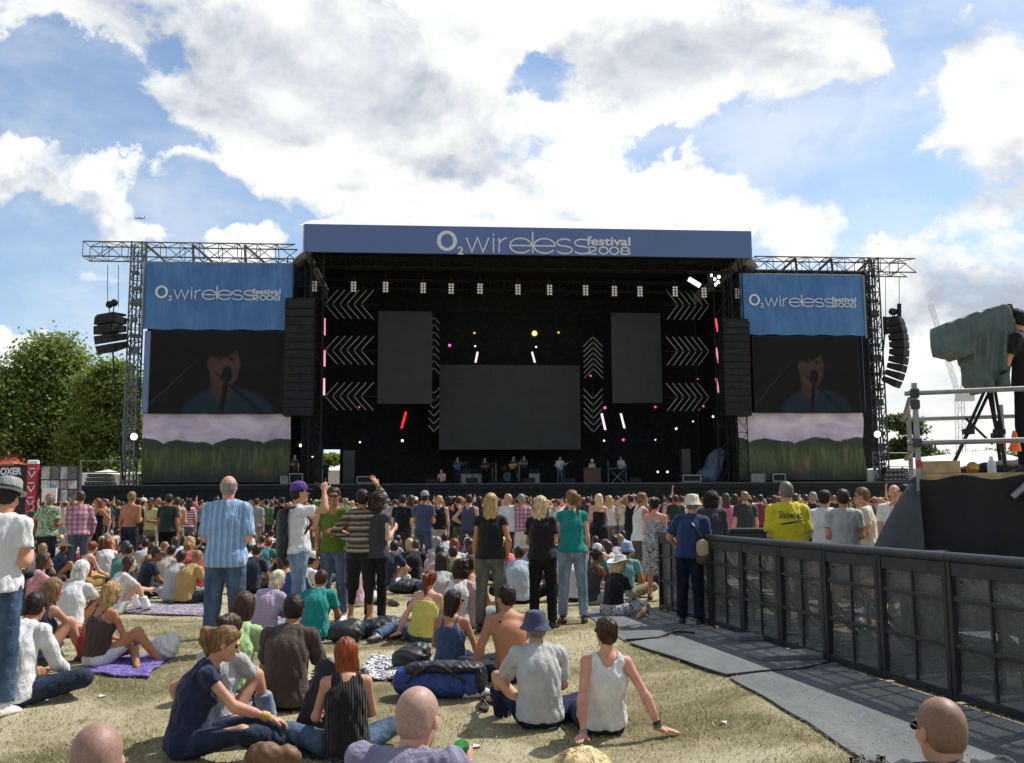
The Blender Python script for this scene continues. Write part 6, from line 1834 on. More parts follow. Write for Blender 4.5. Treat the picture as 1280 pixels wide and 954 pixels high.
def dress(e, s, sex, top=None, bottom=None, hair=None, skin='fair', shoes=None, hat=None, shades=False, eyes=False, h=.012, head_h=None, share=None):
    """adds body, clothes, hair and the rest to the Empty e; share: dict that keeps the meshes for copies"""
    def put(name, fn, mat, col):
        o = mesh_obj(name, mesh_np(name, *fn()), mat, e, col); return o
    put('body', lambda: body_mesh(s, h, True, head_h, top and top.get('kind'), bottom and bottom.get('kind', 'jeans')), SKIN, SK.get(skin, skin) if isinstance(skin, str) else skin)
    if top:
        t = dict(top); col = t.pop('col'); mat = t.pop('mat', CLOTH); nm = t.pop('name', 'shirt')
        put(nm, lambda: top_mesh(s, h=h, **t), mat, C.get(col, col) if isinstance(col, str) else col)
    if bottom:
        t = dict(bottom); col = t.pop('col'); mat = t.pop('mat', DENIM if t.get('kind', 'jeans') == 'jeans' else CLOTH); nm = t.pop('name', {'jeans': 'trousers', 'skirt': 'skirt', 'shorts': 'shorts'}.get(t.get('kind', 'jeans'), 'trousers'))
        put(nm, lambda: bottom_mesh(s, h=h, **t), mat, C.get(col, col) if isinstance(col, str) else col)
    if hair:
        t = dict(hair); col = t.pop('col')
        nst = {'short': 1500, 'bald': 500, 'crop': 0, 'curly': 1400}.get(t['kind'], 2000) if h < .0125 else 0
        def hm():
            V, Q = hair_mesh(s, h=min(.009, h * .8), **t)
            return strands(V, Q, s, t['kind'], nst, len(V)) if nst else (V, Q)
        put('hair', hm, STUBBLE if t.get('kind') == 'crop' else HAIR, HC.get(col, col) if isinstance(col, str) else col)
    if shoes:
        for i in (0, 1): put('shoe', lambda: shoe_mesh(s, i, max(.010, h * .85)), LEATHER, C.get(shoes, shoes) if isinstance(shoes, str) else shoes)
    if hat:
        k, col = hat[:2]
        o = hat_mesh(s, k).build('hat', CLOTH, e, smooth=True, color=C.get(col, col) if isinstance(col, str) else col)
        if len(hat) > 2:
            mb = MB(); fr = np.stack([s.H[0], s.H[1], s.H[2]]); mb.lathe([(.1085, .034), (.1095, .05), (.108, .062)], hp(s, 0, -.01, .018), 28, fr, sq=(.87, 1.005)); mb.build('hat_band', CLOTH, o, smooth=True, color=C.get(hat[2], (0, 0, 0)))
    if shades: shades_mesh(s).build('sunglasses', GLASSB, e)
    if eyes: eyes_mesh(s).build('eyes', mat_eye, e, smooth=True)
mat_eye = mat_plain('eye', (.03, .025, .02), .2)
USED = set()
def check_label(l):
    assert l not in USED, l
    assert 4 <= len(l.split()) <= 16, l
    USED.add(l)

FIT = {'standing man in grey banded hat': (14, 604), 'seated dark-haired man in white shirt leaning right behind the standing hat man': (47, 739), 'seated sandy-haired woman in navy and white vest beside the red bag': (70, 724), 'seated woman with long wavy blond hair': (143, 729), 'tall balding man in blue pinstriped shirt and jeans': (287, 595), 'seated ponytailed woman in navy ruffled top and bangles': (291, 785),
       'seated woman with brown bun in pale grey top behind the navy-topped woman': (291, 768), 'seated short-haired girl in lime tee between the pinstriped and brown-shirted men': (308, 742), 'seated man in dark brown tee with short dark hair': (368, 744), 'seated platinum-haired woman in lilac striped top beside the pinstriped man': (350, 714), 'seated man in teal tee with short brown hair': (403, 713), 'seated auburn-haired woman in black pleated sleeveless top and jeans': (433, 799),
       'shaven-headed man in lavender collared shirt holding a green drink can': (524, 858, .96), 'standing man in purple cap drinking': (374, 604), 'man in green polo shirt and sunglasses standing facing the camera': (418, 610), 'dark-haired man in brown banded jumper and black shorts': (453, 612), 'standing curly-haired woman in black top and trousers': (474, 617), 'standing woman with straight blond hair': (614, 618), 'standing woman with long layered fair hair': (676, 624), 'standing ponytailed woman in teal tee and pale flared jeans': (714, 613),
       'seated woman in yellow strapless top with reddish ponytail': (539, 713), 'seated brunette with headband in blue strappy top': (568, 739, .84), 'seated shirtless man with dark hair and a small shoulder tattoo': (631, 732), 'seated man in light grey tee': (668, 768), 'seated dark-haired woman in white vest propped back on both hands': (757, 772), 'blonde head with dark roots at the bottom edge below the white-vest woman': (728, 928, .98), 'cropped greying head at the bottom left corner with sunglasses arm': (124, 893, .94), 'shaven-headed man in black collared jacket and glasses at the barrier end': (1171, 863, .95), 'spiky dark hair tips showing at the bottom edge beside the rubber mat': (1083, 950, 1.0),
       'man in dark blue shirt and cream bucket hat leaning at the barrier corner': (866, 621), 'woman in black and white strapless dress and brown boots beside the barrier corner': (820, 627), 'man in white sleeveless top and dark shorts standing turned to the right': (803, 616), 'broad man in yellow tee lettered across the back': (982, 602), 'man in white tee and sunglasses': (1031, 613), 'man in pale grey tee seen from behind': (1053, 612), 'man in cream tee facing his two white-tee friends': (1076, 610), 'bald man in white tee beside the dark sloping sheet': (1117, 606), 'dark-haired man in charcoal tee half hidden by the sloping sheet': (1129, 606),
       'spiky-haired man in charcoal hooded top leaning on the far barrier': (890, 616), 'seated fair-haired woman in white cowboy hat and black top': (776, 697), 'camera operator in black tee gripping the covered camera on the platform': (1266, 374)}
HERO = []
def hero(label, px, py, rz, pz, sex, sc=1.0, group='spectators', z=0.0, loc=None, **kw):
    """px, py: where the seat or the feet touch the ground in the photograph"""
    check_label(label)
    s = skeleton(pz, sex, kw.pop('fat', 0.0))
    tp = FIT.get(label.split(',')[0]) or FIT.get(label)
    p = gnd(px, py) if loc is None else np.asarray(loc, float)
    if tp:
        q = rotz(radians(rz)) @ hp(s, 0, 0, .125); hor = horizon(tp[0])
        seated = pz['pelvis'][2] < .5
        lo, hi = (.87, 1.06) if seated else (.92, 1.08)
        if len(tp) > 2: lo = hi = tp[2]
        for it in range(14):
            Yh = p[1] + q[1] * sc
            zt = at(tp[0], tp[1], Yh)[2]
            sc = float(np.clip((zt - p[2]) / q[2], lo, hi))
            if seated and abs(p[2] + sc * q[2] - zt) > .004:
                Yh = F * (HCAM - p[2] - sc * q[2]) / (tp[1] - hor); p = np.array([p[0], Yh - q[1] * sc, p[2]])
            p[0] = at(tp[0], tp[1], Yh)[0] - q[0] * sc
            if p[2] < .5: p[2] = float(zg(p[0], p[1]))
        z = p[2]; loc = p
    e = empty('person', (p[0], p[1], p[2]), radians(rz), label, 'person', group)
    e.scale = (sc, sc, sc)
    dress(e, s, sex, **kw)
    HERO.append((e, s))
    e['_'] = 0; del e['_']
    def wpt(q): return np.array([p[0], p[1], p[2]]) + rotz(radians(rz)) @ (np.asarray(q) * sc)
    top = wpt(hp(s, 0, 0, .125)); print('HERO', label[:40], 'top px', [round(float(c)) for c in project(top)], 'base', [round(float(c)) for c in project(wpt((0, 0, 0)))])
    return e, s, wpt

def T(kind, col, **k): return dict(kind=kind, col=col, **k)
J = lambda col='denim', **k: dict(kind='jeans', col=col, **k)
# ---- the near figures
hero('standing man in grey banded hat, white tee and blue jeans at the frame edge', 20, 893, -6, pose(legs_stand(.07, .03), arms('front', 'front'), lean=(-2, 4, 10), head=(0, 16, 0)), 'm', .965, top=T('tee', 'white', loose=.018, hem=-.04), bottom=J(lin('465a74'), loose=.022), hair=dict(kind='short', col='dark'), skin='fair', shoes='white', hat=('trilby', 'grey', 'charcoal'), h=.010)
hero('seated dark-haired man in white shirt leaning right behind the standing hat man', 66, 878, -14, pose(legs_sit('cross'), arms('lap', 'lap'), lean=(-6, 12, 26), side=-3, head=(10, 14, 0)), 'm', 1.0, top=T('long', 'white', loose=.016, hem=-.06), bottom=J('darkdenim'), hair=dict(kind='short', col='dark'), skin='tan', shoes='black')
hero('seated sandy-haired woman in navy and white vest beside the red bag', 76, 832, -25, pose(legs_sit('kneesup'), arms('knees', 'knees'), lean=(0, 6, 16), head=(-10, 8, 0)), 'f', .98, top=T('tank', 'navy'), bottom=dict(kind='shorts', col='charcoal'), hair=dict(kind='long', col='sandy', length=.24), skin='fair', shoes='charcoal')
hero('seated woman with long wavy blond hair, brown vest and white shorts on purple blanket', 150, 832, -32, pose(legs_sit('sideR'), arms('lap', 'lap'), lean=(-4, 2, 10), head=(-6, 8, 3), legR=((.55, .55, .62), (.35, .45, -.82), (.4, .9, -.05))), 'f', 1.0, top=T('strap', 'brown', hem=.03), bottom=dict(kind='shorts', col='white', cut=.55), hair=dict(kind='wavy', col='blond', length=.34), skin='tan')
hero('tall balding man in blue pinstriped shirt and jeans, standing with hands in front', 284, 818, 4, pose(legs_stand(.08, .05), arms('front', 'front'), lean=(-2, 2, 6), head=(-4, 2, 0)), 'm', 1.015, top=T('half', 'skyblue', mat=PAT['pinstripe'], loose=.020, hem=-.10, sleeve=.92), bottom=J('denim', loose=.022), hair=dict(kind='bald', col='grey'), skin='pink', shoes='charcoal', h=.010, fat=.008)
hero('seated ponytailed woman in navy ruffled top and bangles, seen in profile', 274, 944, -74, pose(legs_sit('sideR'), arms('back', 'lap'), lean=(4, 10, 18), head=(-8, 22, 0), legR=((.5, .75, .25), (-.45, .8, -.35), (.2, 1, 0)), legL=((-.1, .85, .25), (.1, .8, -.45), (0, 1, 0)), armL=((-.35, -.75, -.45), (.25, .35, -.85)), armR=((.12, .62, -.72), (.02, .86, -.30)), handR=dict(palm=(0, -.3, -1), curl=.5)), 'f', 1.0, top=T('cap', 'navy', hem=-.05, loose=.014), bottom=J('darkdenim'), hair=dict(kind='pony', col='sandy', length=.17), skin='fair', eyes=True, h=.009, head_h=.0055)
hero('seated woman with brown bun in pale grey top behind the navy-topped woman', 309, 868, -22, pose(legs_sit('kneesup'), arms('lap', 'knees'), lean=(-4, 4, 14), head=(-12, 6, 0)), 'f', .98, top=T('tee', 'silver', hem=.02), bottom=J('paledenim'), hair=dict(kind='bun', col='brown'), skin='fair', shoes='black')
hero('seated short-haired girl in lime tee between the pinstriped and brown-shirted men', 318, 834, -10, pose(legs_sit('cross'), arms('lap', 'lap'), lean=(0, 6, 14), head=(-8, 10, 0)), 'f', .96, top=T('tee', 'lime', hem=0), bottom=J('darkdenim'), hair=dict(kind='bob', col='brown', length=.10), skin='tan', shoes='black')
hero('seated man in dark brown tee with short dark hair, seen squarely from behind', 372, 886, -4, pose(legs_sit('cross'), arms('lap', 'lap'), lean=(-4, 6, 16), head=(6, 6, 0)), 'm', 1.04, top=T('tee', 'brown', loose=.014, hem=-.05, sleeve=.8), bottom=J('black'), hair=dict(kind='short', col='dark'), skin='tan', shoes='black', h=.010)
hero('seated platinum-haired woman in lilac striped top beside the pinstriped man', 340, 800, -20, pose(legs_sit('sideR'), arms('lap', 'lap'), lean=(-4, 6, 18), side=6, head=(-20, 12, 0)), 'f', 1.0, top=T('tee', 'lilac', mat=PAT['fine'], hem=-.02, loose=.018), bottom=J('paledenim'), hair=dict(kind='bob', col='platinum', length=.2), skin='pink', shoes='white')
hero('seated man in teal tee with short brown hair, back turned', 408, 793, -8, pose(legs_sit('cross'), arms('lap', 'lap'), lean=(-2, 8, 20), head=(-4, 10, 0)), 'm', 1.0, top=T('tee', 'teal', loose=.014, hem=-.05), bottom=J('darkdenim'), hair=dict(kind='short', col='brown'), skin='tan', shoes='black')
hero('seated auburn-haired woman in black pleated sleeveless top and jeans', 446, 948, 14, pose(legs_sit('cross'), arms('lap', 'lap'), lean=(-2, 4, 12), head=(6, 12, 4), armL=((-.25, .25, -.95), (.12, .85, -.1))), 'f', 1.03, top=T('tank', 'black', mat=PAT['pleats'], hem=-.05), bottom=J('denim'), hair=dict(kind='bob', col='red', length=.21), skin='fair', shoes='black', h=.009)
e13, s13, w13 = hero('shaven-headed man in lavender collared shirt holding a green drink can', 512, 1056, -16, pose(dict(upright=True), legs_sit('cross'), arms('lap', 'lap'), lean=(-4, 8, 32), shrug=(.05, .05), head=(-6, 2, 0), armR=((.05, .72, -.45), (-.42, .85, .12)), handR=dict(palm=(-1, 0, .1), curl=1.0, dir=(-.1, .8, .5))), 'm', 1.05, top=T('tee', 'lavender', loose=.018, hem=-.06, neck=.07, sleeve=.9), bottom=J('darkdenim'), hair=dict(kind='crop', col=lin('b08d7f')), skin='pink', h=.008, head_h=.006)
e14, s14, w14 = hero('standing man in purple cap drinking, white printed tee and grey backpack', 366, 790, -68, pose(legs_stand(.05, .06), arms('drink', 'drink'), lean=(-4, -2, 2), head=(0, -6, 0), armL=((-.1, .62, -.5), (.45, .15, .8)), handR=dict(palm=(-.6, .2, -.3), curl=.9), handL=dict(palm=(.6, -.2, -.3), curl=.9)), 'm', 1.01, top=T('tee', 'white', mat=CLOTH, loose=.012), bottom=J(lin('7d93ad'), loose=.016), hair=dict(kind='short', col='dark'), skin='fair', shoes='charcoal', hat=('cap', 'purple'), eyes=True)
hero('man in green polo shirt and sunglasses standing facing the camera', 420, 775, 168, pose(legs_stand(.07, .02), arms('front', 'pocket'), lean=(0, 2, 4), head=(14, 2, 0)), 'm', 1.0, top=T('tee', lin('5e7a26'), loose=.012, hem=-.06, low=.05), bottom=J(lin('5d7089'), loose=.014), hair=dict(kind='short', col='brown'), skin='tan', shoes='white', shades=True)
hero('dark-haired man in brown banded jumper and black shorts, raising one hand', 455, 778, -6, pose(legs_stand(.07, .03), arms('akimbo', 'shade'), lean=(-2, 2, 4), head=(8, -4, 0), armR=((.35, .55, .55), (-.55, .1, .9)), handR=dict(palm=(-.2, .4, -1), curl=.2)), 'm', .99, top=T('long', 'charcoal', mat=PAT['bands'], loose=.012), bottom=dict(kind='shorts', col='black', loose=.026, cut=1.12), hair=dict(kind='short', col='dark'), skin='tan')
hero('standing curly-haired woman in black top and trousers, one forearm raised', 478, 778, -24, pose(legs_stand(.04, .03), arms('down', 'front'), lean=(-2, 2, 6), head=(-14, 4, 0), armR=((.12, -.05, -1), (-.1, .85, .5))), 'f', 1.05, top=T('cap', 'charcoal', hem=-.08), bottom=dict(kind='jeans', col='black', loose=.010), hair=dict(kind='curly', col='brown'), skin='pale', shoes='black')
hero('standing woman with straight blond hair, black tee and olive trousers', 612, 790, -4, pose(legs_stand(.07, .02), arms('down', 'pocket'), lean=(-2, 2, 6), head=(-6, 6, 0)), 'f', 1.02, top=T('cap', 'black', hem=-.03, neck=.095, loose=.012), bottom=dict(kind='jeans', col=lin('5c6058'), loose=.014), hair=dict(kind='long', col='blond', length=.21), skin='tan', shoes='black')
hero('standing woman with long layered fair hair, black tee and black trousers', 676, 785, -14, pose(legs_stand(.06, .02), arms('folded', 'front'), lean=(-2, 2, 6), side=-2, head=(-6, 8, -6)), 'f', 1.0, top=T('tee', 'black', hem=-.04, loose=.014), bottom=dict(kind='jeans', col='black', loose=.013), hair=dict(kind='long', col='fair', length=.29), skin='tan', shoes='black', fat=.010)
hero('standing ponytailed woman in teal tee and pale flared jeans', 713, 779, 4, pose(legs_stand(.07, .02), arms('folded', 'down'), lean=(-2, 0, 4), head=(24, -2, 0)), 'f', 1.03, top=T('cap', 'teal', hem=-.02), bottom=J('paledenim', loose=.012), hair=dict(kind='pony', col='sandy', length=.24), skin='pale', shoes='brown', fat=.004)
hero('seated woman in yellow strapless top with reddish ponytail, leaning on one arm', 524, 802, -4, pose(legs_sit('sideL'), arms('back', 'lap'), lean=(-8, -2, 4), side=7, twist=-14, head=(-18, 4, 0), reachL=((-.34, -.06, .07), (-.5, -1, 0)), handL=dict(dir=(-.6, .5, -.25), palm=(0, 0, -1), curl=.1)), 'f', 1.05, top=T('bare', 'lemon', hem=.0), bottom=J('denim'), hair=dict(kind='pony', col='auburn', length=.26), skin='pink', shoes='charcoal', fat=.012)
hero('seated brunette with headband in blue strappy top, sunglasses in profile', 556, 832, -10, pose(legs_sit('sideR'), arms('lap', 'back'), lean=(-8, 0, 6), head=(-48, 2, 0), reachR=((.36, .02, .07), (.6, -1, 0)), handR=dict(dir=(.4, .8, -.25), palm=(0, 0, -1), curl=.1)), 'f', 1.0, top=T('strap', 'slate', hem=-.05, loose=.012), bottom=J('darkdenim'), hair=dict(kind='long', col='dark', length=.34), skin='tan', shades=True)
hero('seated shirtless man with dark hair and a small shoulder tattoo', 640, 852, 10, pose(legs_sit('oneR'), arms('back', 'knees'), lean=(-8, 4, 14), head=(34, 4, 0), reachL=((-.33, .0, .07), (-.6, -1, 0)), handL=dict(dir=(-.4, .8, -.25), palm=(0, 0, -1), curl=.1)), 'm', 1.0, bottom=J('darkdenim', waist=.03), hair=dict(kind='short', col='dark'), skin='tan', shoes='black')
hero('seated man in light grey tee, jeans and blue bucket hat', 668, 893, 8, pose(legs_sit('oneL'), arms('lap', 'lap'), lean=(-4, 5, 14), head=(14, 4, 0), armL=((-.35, .5, -.75), (-.1, .8, -.1))), 'm', 1.03, top=T('tee', 'silver', loose=.018, hem=-.03, sleeve=.75), bottom=J('navy', loose=.018), hair=dict(kind='short', col='grey'), skin='fair', shoes='brown', hat=('bucket', lin('4b5270')), h=.009)
hero('seated dark-haired woman in white vest propped back on both hands', 752, 884, 6, pose(legs_sit('sideL'), arms('back', 'back'), lean=(-30, -18, -4), side=2, head=(16, 0, 0), reachL=((-.20, -.30, .06), (-.6, -.7, 0)), reachR=((.40, -.24, .06), (.5, -.8, 0)), handL=dict(dir=(-.35, -.7, -.12), palm=(0, 0, -1), curl=.08), handR=dict(dir=(.85, -.35, -.12), palm=(0, 0, -1), curl=.08), **dict(zip(('legL', 'legR'), LEG['ext']))), 'f', 1.0, top=T('tank', 'white', hem=.0, loose=.012), bottom=J('darkdenim'), hair=dict(kind='bun', col='brown'), skin='pink', shades=True, h=.009)
hero('blonde head with dark roots at the bottom edge below the white-vest woman', 728, 1215, 0, pose(dict(upright=True), legs_sit('cross'), arms('lap', 'lap'), lean=(-2, 4, 12), head=(0, 8, 0)), 'f', 1.0, top=T('tee', 'black'), bottom=J('darkdenim'), hair=dict(kind='long', col='fair', length=.26), skin='fair', h=.009)
hero('cropped greying head at the bottom left corner with sunglasses arm', 120, 1135, 8, pose(dict(upright=True), legs_sit('cross'), arms('lap', 'lap'), lean=(-2, 4, 12), head=(6, 4, 0)), 'm', 1.0, top=T('tee', 'charcoal'), bottom=J('darkdenim'), hair=dict(kind='crop', col=lin('9a786a')), skin='pink', shades=True, h=.009, head_h=.006)
hero('shaven-headed man in black collared jacket and glasses at the barrier end', 1178, 1085, 4, pose(dict(upright=True), legs_sit('cross'), arms('lap', 'lap'), lean=(-4, 8, 32), shrug=(.05, .05), head=(10, 2, 0)), 'm', 1.02, top=T('long', 'charcoal', loose=.022, neck=.07), bottom=J('darkdenim'), hair=dict(kind='crop', col=lin('8a6a56')), skin='fair', h=.009, head_h=.006, shades=True)
hero('spiky dark hair tips showing at the bottom edge beside the rubber mat', 1085, 1235, 0, pose(legs_sit('cross'), arms('lap', 'lap'), lean=(0, 8, 20), head=(0, 10, 0)), 'm', 1.0, top=T('tee', 'navy'), bottom=J('darkdenim'), hair=dict(kind='curly', col='dark'), skin='fair', h=.011)
e30, s30, w30 = hero('man in dark blue shirt and cream bucket hat leaning at the barrier corner', 846, 781, -16, pose(legs_stand(.05, .05), arms('akimbo', 'folded'), lean=(-2, 8, 16), side=4, head=(-10, 8, 0), armL=((-.5, .15, -.8), (.35, .75, -.55))), 'm', 1.0, top=T('tee', lin('243b66'), loose=.018, hem=-.05, sleeve=.8), bottom=dict(kind='jeans', col=lin('1c2030'), loose=.020), hair=dict(kind='short', col='grey'), skin='fair', shoes='black', hat=('bucket', 'cream'))
hero('woman in black and white strapless dress and brown boots beside the barrier corner', 822, 750, -20, pose(legs_stand(.04, .02), arms('front', 'front'), lean=(-2, 2, 6), head=(-24, 4, 0)), 'f', 1.0, top=T('bare', 'silver', mat=PAT['print'], hem=-.02, name='bodice'), bottom=dict(kind='skirt', col='silver', mat=PAT['print'], waist=.1, cut=1.05), hair=dict(kind='bun', col='dark'), skin='pink', shoes='brown', fat=.012)
hero('man in white sleeveless top and dark shorts standing turned to the right', 803, 740, -70, pose(legs_stand(.06, .06), arms('down', 'down'), lean=(-2, 0, 4), head=(-10, 2, 0)), 'm', 1.04, top=T('tank', 'white', loose=.016, hem=-.05), bottom=dict(kind='shorts', col=lin('4c4a40'), loose=.024), hair=dict(kind='short', col='sandy'), skin='tan', shoes='grey')
e33, s33, w33 = hero('broad man in yellow tee lettered across the back, behind the barrier', 984, 810, 0, pose(legs_stand(.07, .0), arms('front', 'front'), lean=(-1, 2, 6), head=(-4, 2, 0)), 'm', 1.01, top=T('tee', 'yellow', loose=.026, hem=-.04, sleeve=.85), bottom=J('black'), hair=dict(kind='crop', col=lin('6b6560')), skin='fair', shoes='black', fat=.022, h=.010, loc=(at(984, 640, 11.5)[0], 11.5, 0))
for lab, px, d, rz, hair, shd, col in (('man in white tee and sunglasses, farthest from the platform of the white-tee trio', 1030, 13.6, -35, 'dark', True, 'white'), ('man in pale grey tee seen from behind, in the middle of the white-tee trio', 1054, 12.8, -12, 'brown', False, 'silver'), ('man in cream tee facing his two white-tee friends', 1077, 13.6, 70, 'sandy', True, 'cream')):
    hero(lab, 0, 0, rz, pose(legs_stand(.06, .03), arms('front', 'front'), lean=(-1, 2, 5), head=(0, 2, 0)), 'm', 1.02, top=T('tee', col, loose=.018), bottom=dict(kind='shorts', col='khaki', loose=.022), hair=dict(kind='short', col=hair), skin='fair', shoes='white', shades=shd, loc=(at(px, 630, d)[0], d, 0))
for lab, px, d, rz, hair, col in (('bald man in white tee beside the dark sloping sheet', 1115, 14.2, 150, 'bald', 'white'), ('dark-haired man in charcoal tee half hidden by the sloping sheet', 1130, 14.6, 60, 'short', 'charcoal')):
    hero(lab, 0, 0, rz, pose(legs_stand(.06, .03), arms('front', 'down'), lean=(-1, 2, 5), head=(0, 2, 0)), 'm', 1.03, top=T('tee', col, loose=.018), bottom=J('denim'), hair=dict(kind=hair, col='dark'), skin='pink', loc=(at(px, 630, d)[0], d, 0))
hero('spiky-haired man in charcoal hooded top leaning on the far barrier', 0, 0, -20, pose(legs_stand(.06, .03), arms('front', 'front'), lean=(2, 10, 18), head=(-10, 4, 0)), 'm', 1.04, top=T('long', 'charcoal', loose=.024), bottom=J('darkdenim'), hair=dict(kind='curly', col='dark'), skin='fair', loc=(at(886, 630, 15.2)[0], 15.2, 0))
hero('seated fair-haired woman in white cowboy hat and black top', 778, 742, -40, pose(legs_sit('sideR'), arms('lap', 'lap'), lean=(2, 8, 16), head=(-16, 6, 0)), 'f', 1.0, top=T('tee', 'black', hem=-.02), bottom=dict(kind='skirt', col='silver', mat=PAT['print']), hair=dict(kind='long', col='fair', length=.26), skin='fair', hat=('cowboy', 'white'))
hero('camera operator in black tee gripping the covered camera on the platform', 0, 0, 46, pose(legs_stand(.08, .06), arms('front', 'front'), lean=(-2, 4, 10), head=(0, 4, 0), armL=((-.15, .35, -.9), (.12, .95, -.12)), armR=((.2, .6, -.6), (0, .9, .2)), handL=dict(palm=(.6, 0, -1), curl=.9)), 'm', 1.03, top=T('tee', 'black', loose=.016, hem=-.06), bottom=dict(kind='jeans', col='black', loose=.018), hair=dict(kind='short', col='black'), skin='fair', shoes='black', loc=(at(1290, 590, PY + .75)[0], PY + .75, pz))

# lettering on the yellow tee and the things people carry: parts or things near them
V_, F_ = text_geo('Showsec', .085, shear=.3, bold=.012)
V_[:, 0] *= .27 / V_[:, 0].max()
mb = MB(); mb.add([(v[0] - .15, 0, v[1] + .004) for v in V_], F_); mb.ribbon([(-.13, -.055), (-.02, -.040), (.14, -.020), (.0, -.046), (-.12, -.060)], .010)
zc = 1.33; sh_ = [c for c in e33.children if c.name.startswith('shirt')][0]
SV_ = np.array([v.co[:] for v in sh_.data.vertices]); m_ = (SV_[:, 1] < s33.chest[1]) & (np.abs(SV_[:, 0]) < .19) & (np.abs(SV_[:, 2] - zc - .02) < .12); q_ = SV_[m_]
tv = np.array(mb.v); tv[:, 2] += zc
for t_ in tv: t_[1] = q_[((q_[:, 0] - t_[0]) ** 2 + (q_[:, 2] - t_[2]) ** 2) < .055 ** 2, 1].min() - .006
mb.v = [tuple(p) for p in tv]
mb.build('lettering', mat_plain('black_print', (.02, .02, .03), .7), e33)
# ------------------------------------------------------------------ things that lie about or are held
def blob_thing(name, loc, prims, mat, label, cat, h=.016, k=.05, amp=.010, rz=0.0, seed=1, wl=(.06, .2), color=None):
    v, q = solid([p for p in prims], h, k=k, amp=amp, waves=wrinkle_waves(7, wl[0], wl[1], .8, seed), ridge=True, floor=.004)
    check_label(label)
    return tag(mesh_obj(name, mesh_np(name, v, q), mat, None, color, loc, rz), label, cat)
def rug(name, corners, mat, label, cat, amp=.02, seed=0):
    """blanket spread over the ground: a thick wavy sheet"""
    P = [gnd(*c) for c in corners]; n = 22; vs = []; r = np.random.default_rng(seed); ph = r.uniform(0, 6, 4)
    for j in range(n + 1):
        for i in range(n + 1):
            a, b = i / n, j / n
            p = (P[0] * (1 - a) + P[1] * a) * (1 - b) + (P[3] * (1 - a) + P[2] * a) * b
            e = .03 * sin(9 * a + ph[0]) * sin(7 * b + ph[1])
            vs.append((p[0] + e, p[1] + e, float(zg(p[0] + e, p[1] + e)) + .012 + amp * (1 + sin(11 * a + ph[2] + 3 * sin(5 * b)) * sin(9 * b + ph[3])) * .5))
    mb = MB(); mb.add(vs, [(j * (n + 1) + i, j * (n + 1) + i + 1, (j + 1) * (n + 1) + i + 1, (j + 1) * (n + 1) + i) for j in range(n) for i in range(n)])
    check_label(label); o = mb.build(name, mat, smooth=True); sd_ = o.modifiers.new('thickness', 'SOLIDIFY'); sd_.thickness = .012; return tag(o, label, cat)
def mat_blotch(name, a, b, scale, e0=.5, e1=.54, dist=1.5):
    m, nt, bs = mat_new(name); n = nt.noise(coord(nt), scale, 3, .6, dist); nt.l.new(nt.mix(nt.smooth(n, e0, e1), a, b), bs.inputs['Base Color']); bs.inputs['Roughness'].default_value = .85; return m
PURP = mat_blotch('purple_weave', lin('4a3a86'), lin('8f7fc0'), 30); ZEB = mat_blotch('zebra_print', lin('17171b'), lin('e6e6ea'), 13, .49, .51, 3.5); MULTI = mat_blotch('blanket_weave', lin('5b5266'), lin('b9aebb'), 18)
rug('blanket', ((103, 843), (185, 850), (212, 822), (128, 816)), PURP, 'purple patterned picnic blanket under the blond brown-vest woman', 'blanket', .03, 1)
rug('blanket', ((452, 848), (500, 856), (512, 826), (462, 822)), ZEB, 'black and white zebra-print blanket beside the blue duffel bag', 'blanket', .05, 2)
rug('blanket', ((150, 768), (268, 772), (262, 758), (170, 756)), MULTI, 'crumpled pale patterned blanket behind the purple one', 'blanket', .03, 3)
rug('blanket', ((300, 935), (452, 960), (470, 930), (340, 912)), mat_blotch('dark_weave', lin('20242c'), lin('3c4250'), 16), 'dark cloth spread between the navy-topped and auburn-haired women', 'blanket', .03, 4)
def gl(px, py): p = gnd(px, py); return (p[0], p[1], p[2])
DUF = mat_plain('blue_nylon', lin('2a448f'), .45, var=.25, scale=9, bump=.4, bscale=18); NYL = mat_plain('black_nylon', lin('1d1f26'), .5, var=.3, scale=9, bump=.4, bscale=18)
e = empty('duffel_bag', gl(548, 872), radians(-6), 'bright blue duffel bag with black flap behind the shaven-headed man', 'bag'); check_label(e['label'])
v, q = solid([cone((-.26, 0, .13), (.26, .02, .13), .13, .13), ell((.1, .05, .2), (.25, .12, .08))], .013, k=.05, amp=.012, waves=wrinkle_waves(8, .05, .2, 1, 3), ridge=True, floor=.004); mesh_obj('body', mesh_np('duffel', v, q), DUF, e)
v, q = solid([ell((.08, .0, .25), (.30, .15, .05)), ell((-.2, -.02, .22), (.1, .1, .06)), ell((.34, .05, .14), (.07, .14, .13))], .013, k=.05, amp=.012, waves=wrinkle_waves(8, .05, .2, 1, 5), ridge=True, floor=.004); mesh_obj('flap', mesh_np('flap', v, q), NYL, e)
mb = MB(); mb.path([(-.25 + .5 * k / 12, -.14 - .02 * sin(k), .14 + .14 * sin(pi * k / 12)) for k in range(13)], .014); mb.build('strap', NYL, e)
blob_thing('water_bottle', gl(583, 874), [cone((0, 0, .05), (.14, .03, .05), .045, .045), cone((.14, .03, .05), (.2, .04, .05), .03, .018)], mat_plain('clear_bottle', lin('d5dade'), .2), 'clear plastic bottle lying against the blue duffel bag', 'bottle', .008, .02, .002)
blob_thing('plastic_bag', gl(203, 824), [ell((0, 0, .10), (.15, .12, .12)), ell((.08, .04, .18), (.07, .06, .08))], WHITE, 'crumpled white plastic bag beside the purple blanket', 'bag', .012, .05, .018, wl=(.05, .14))
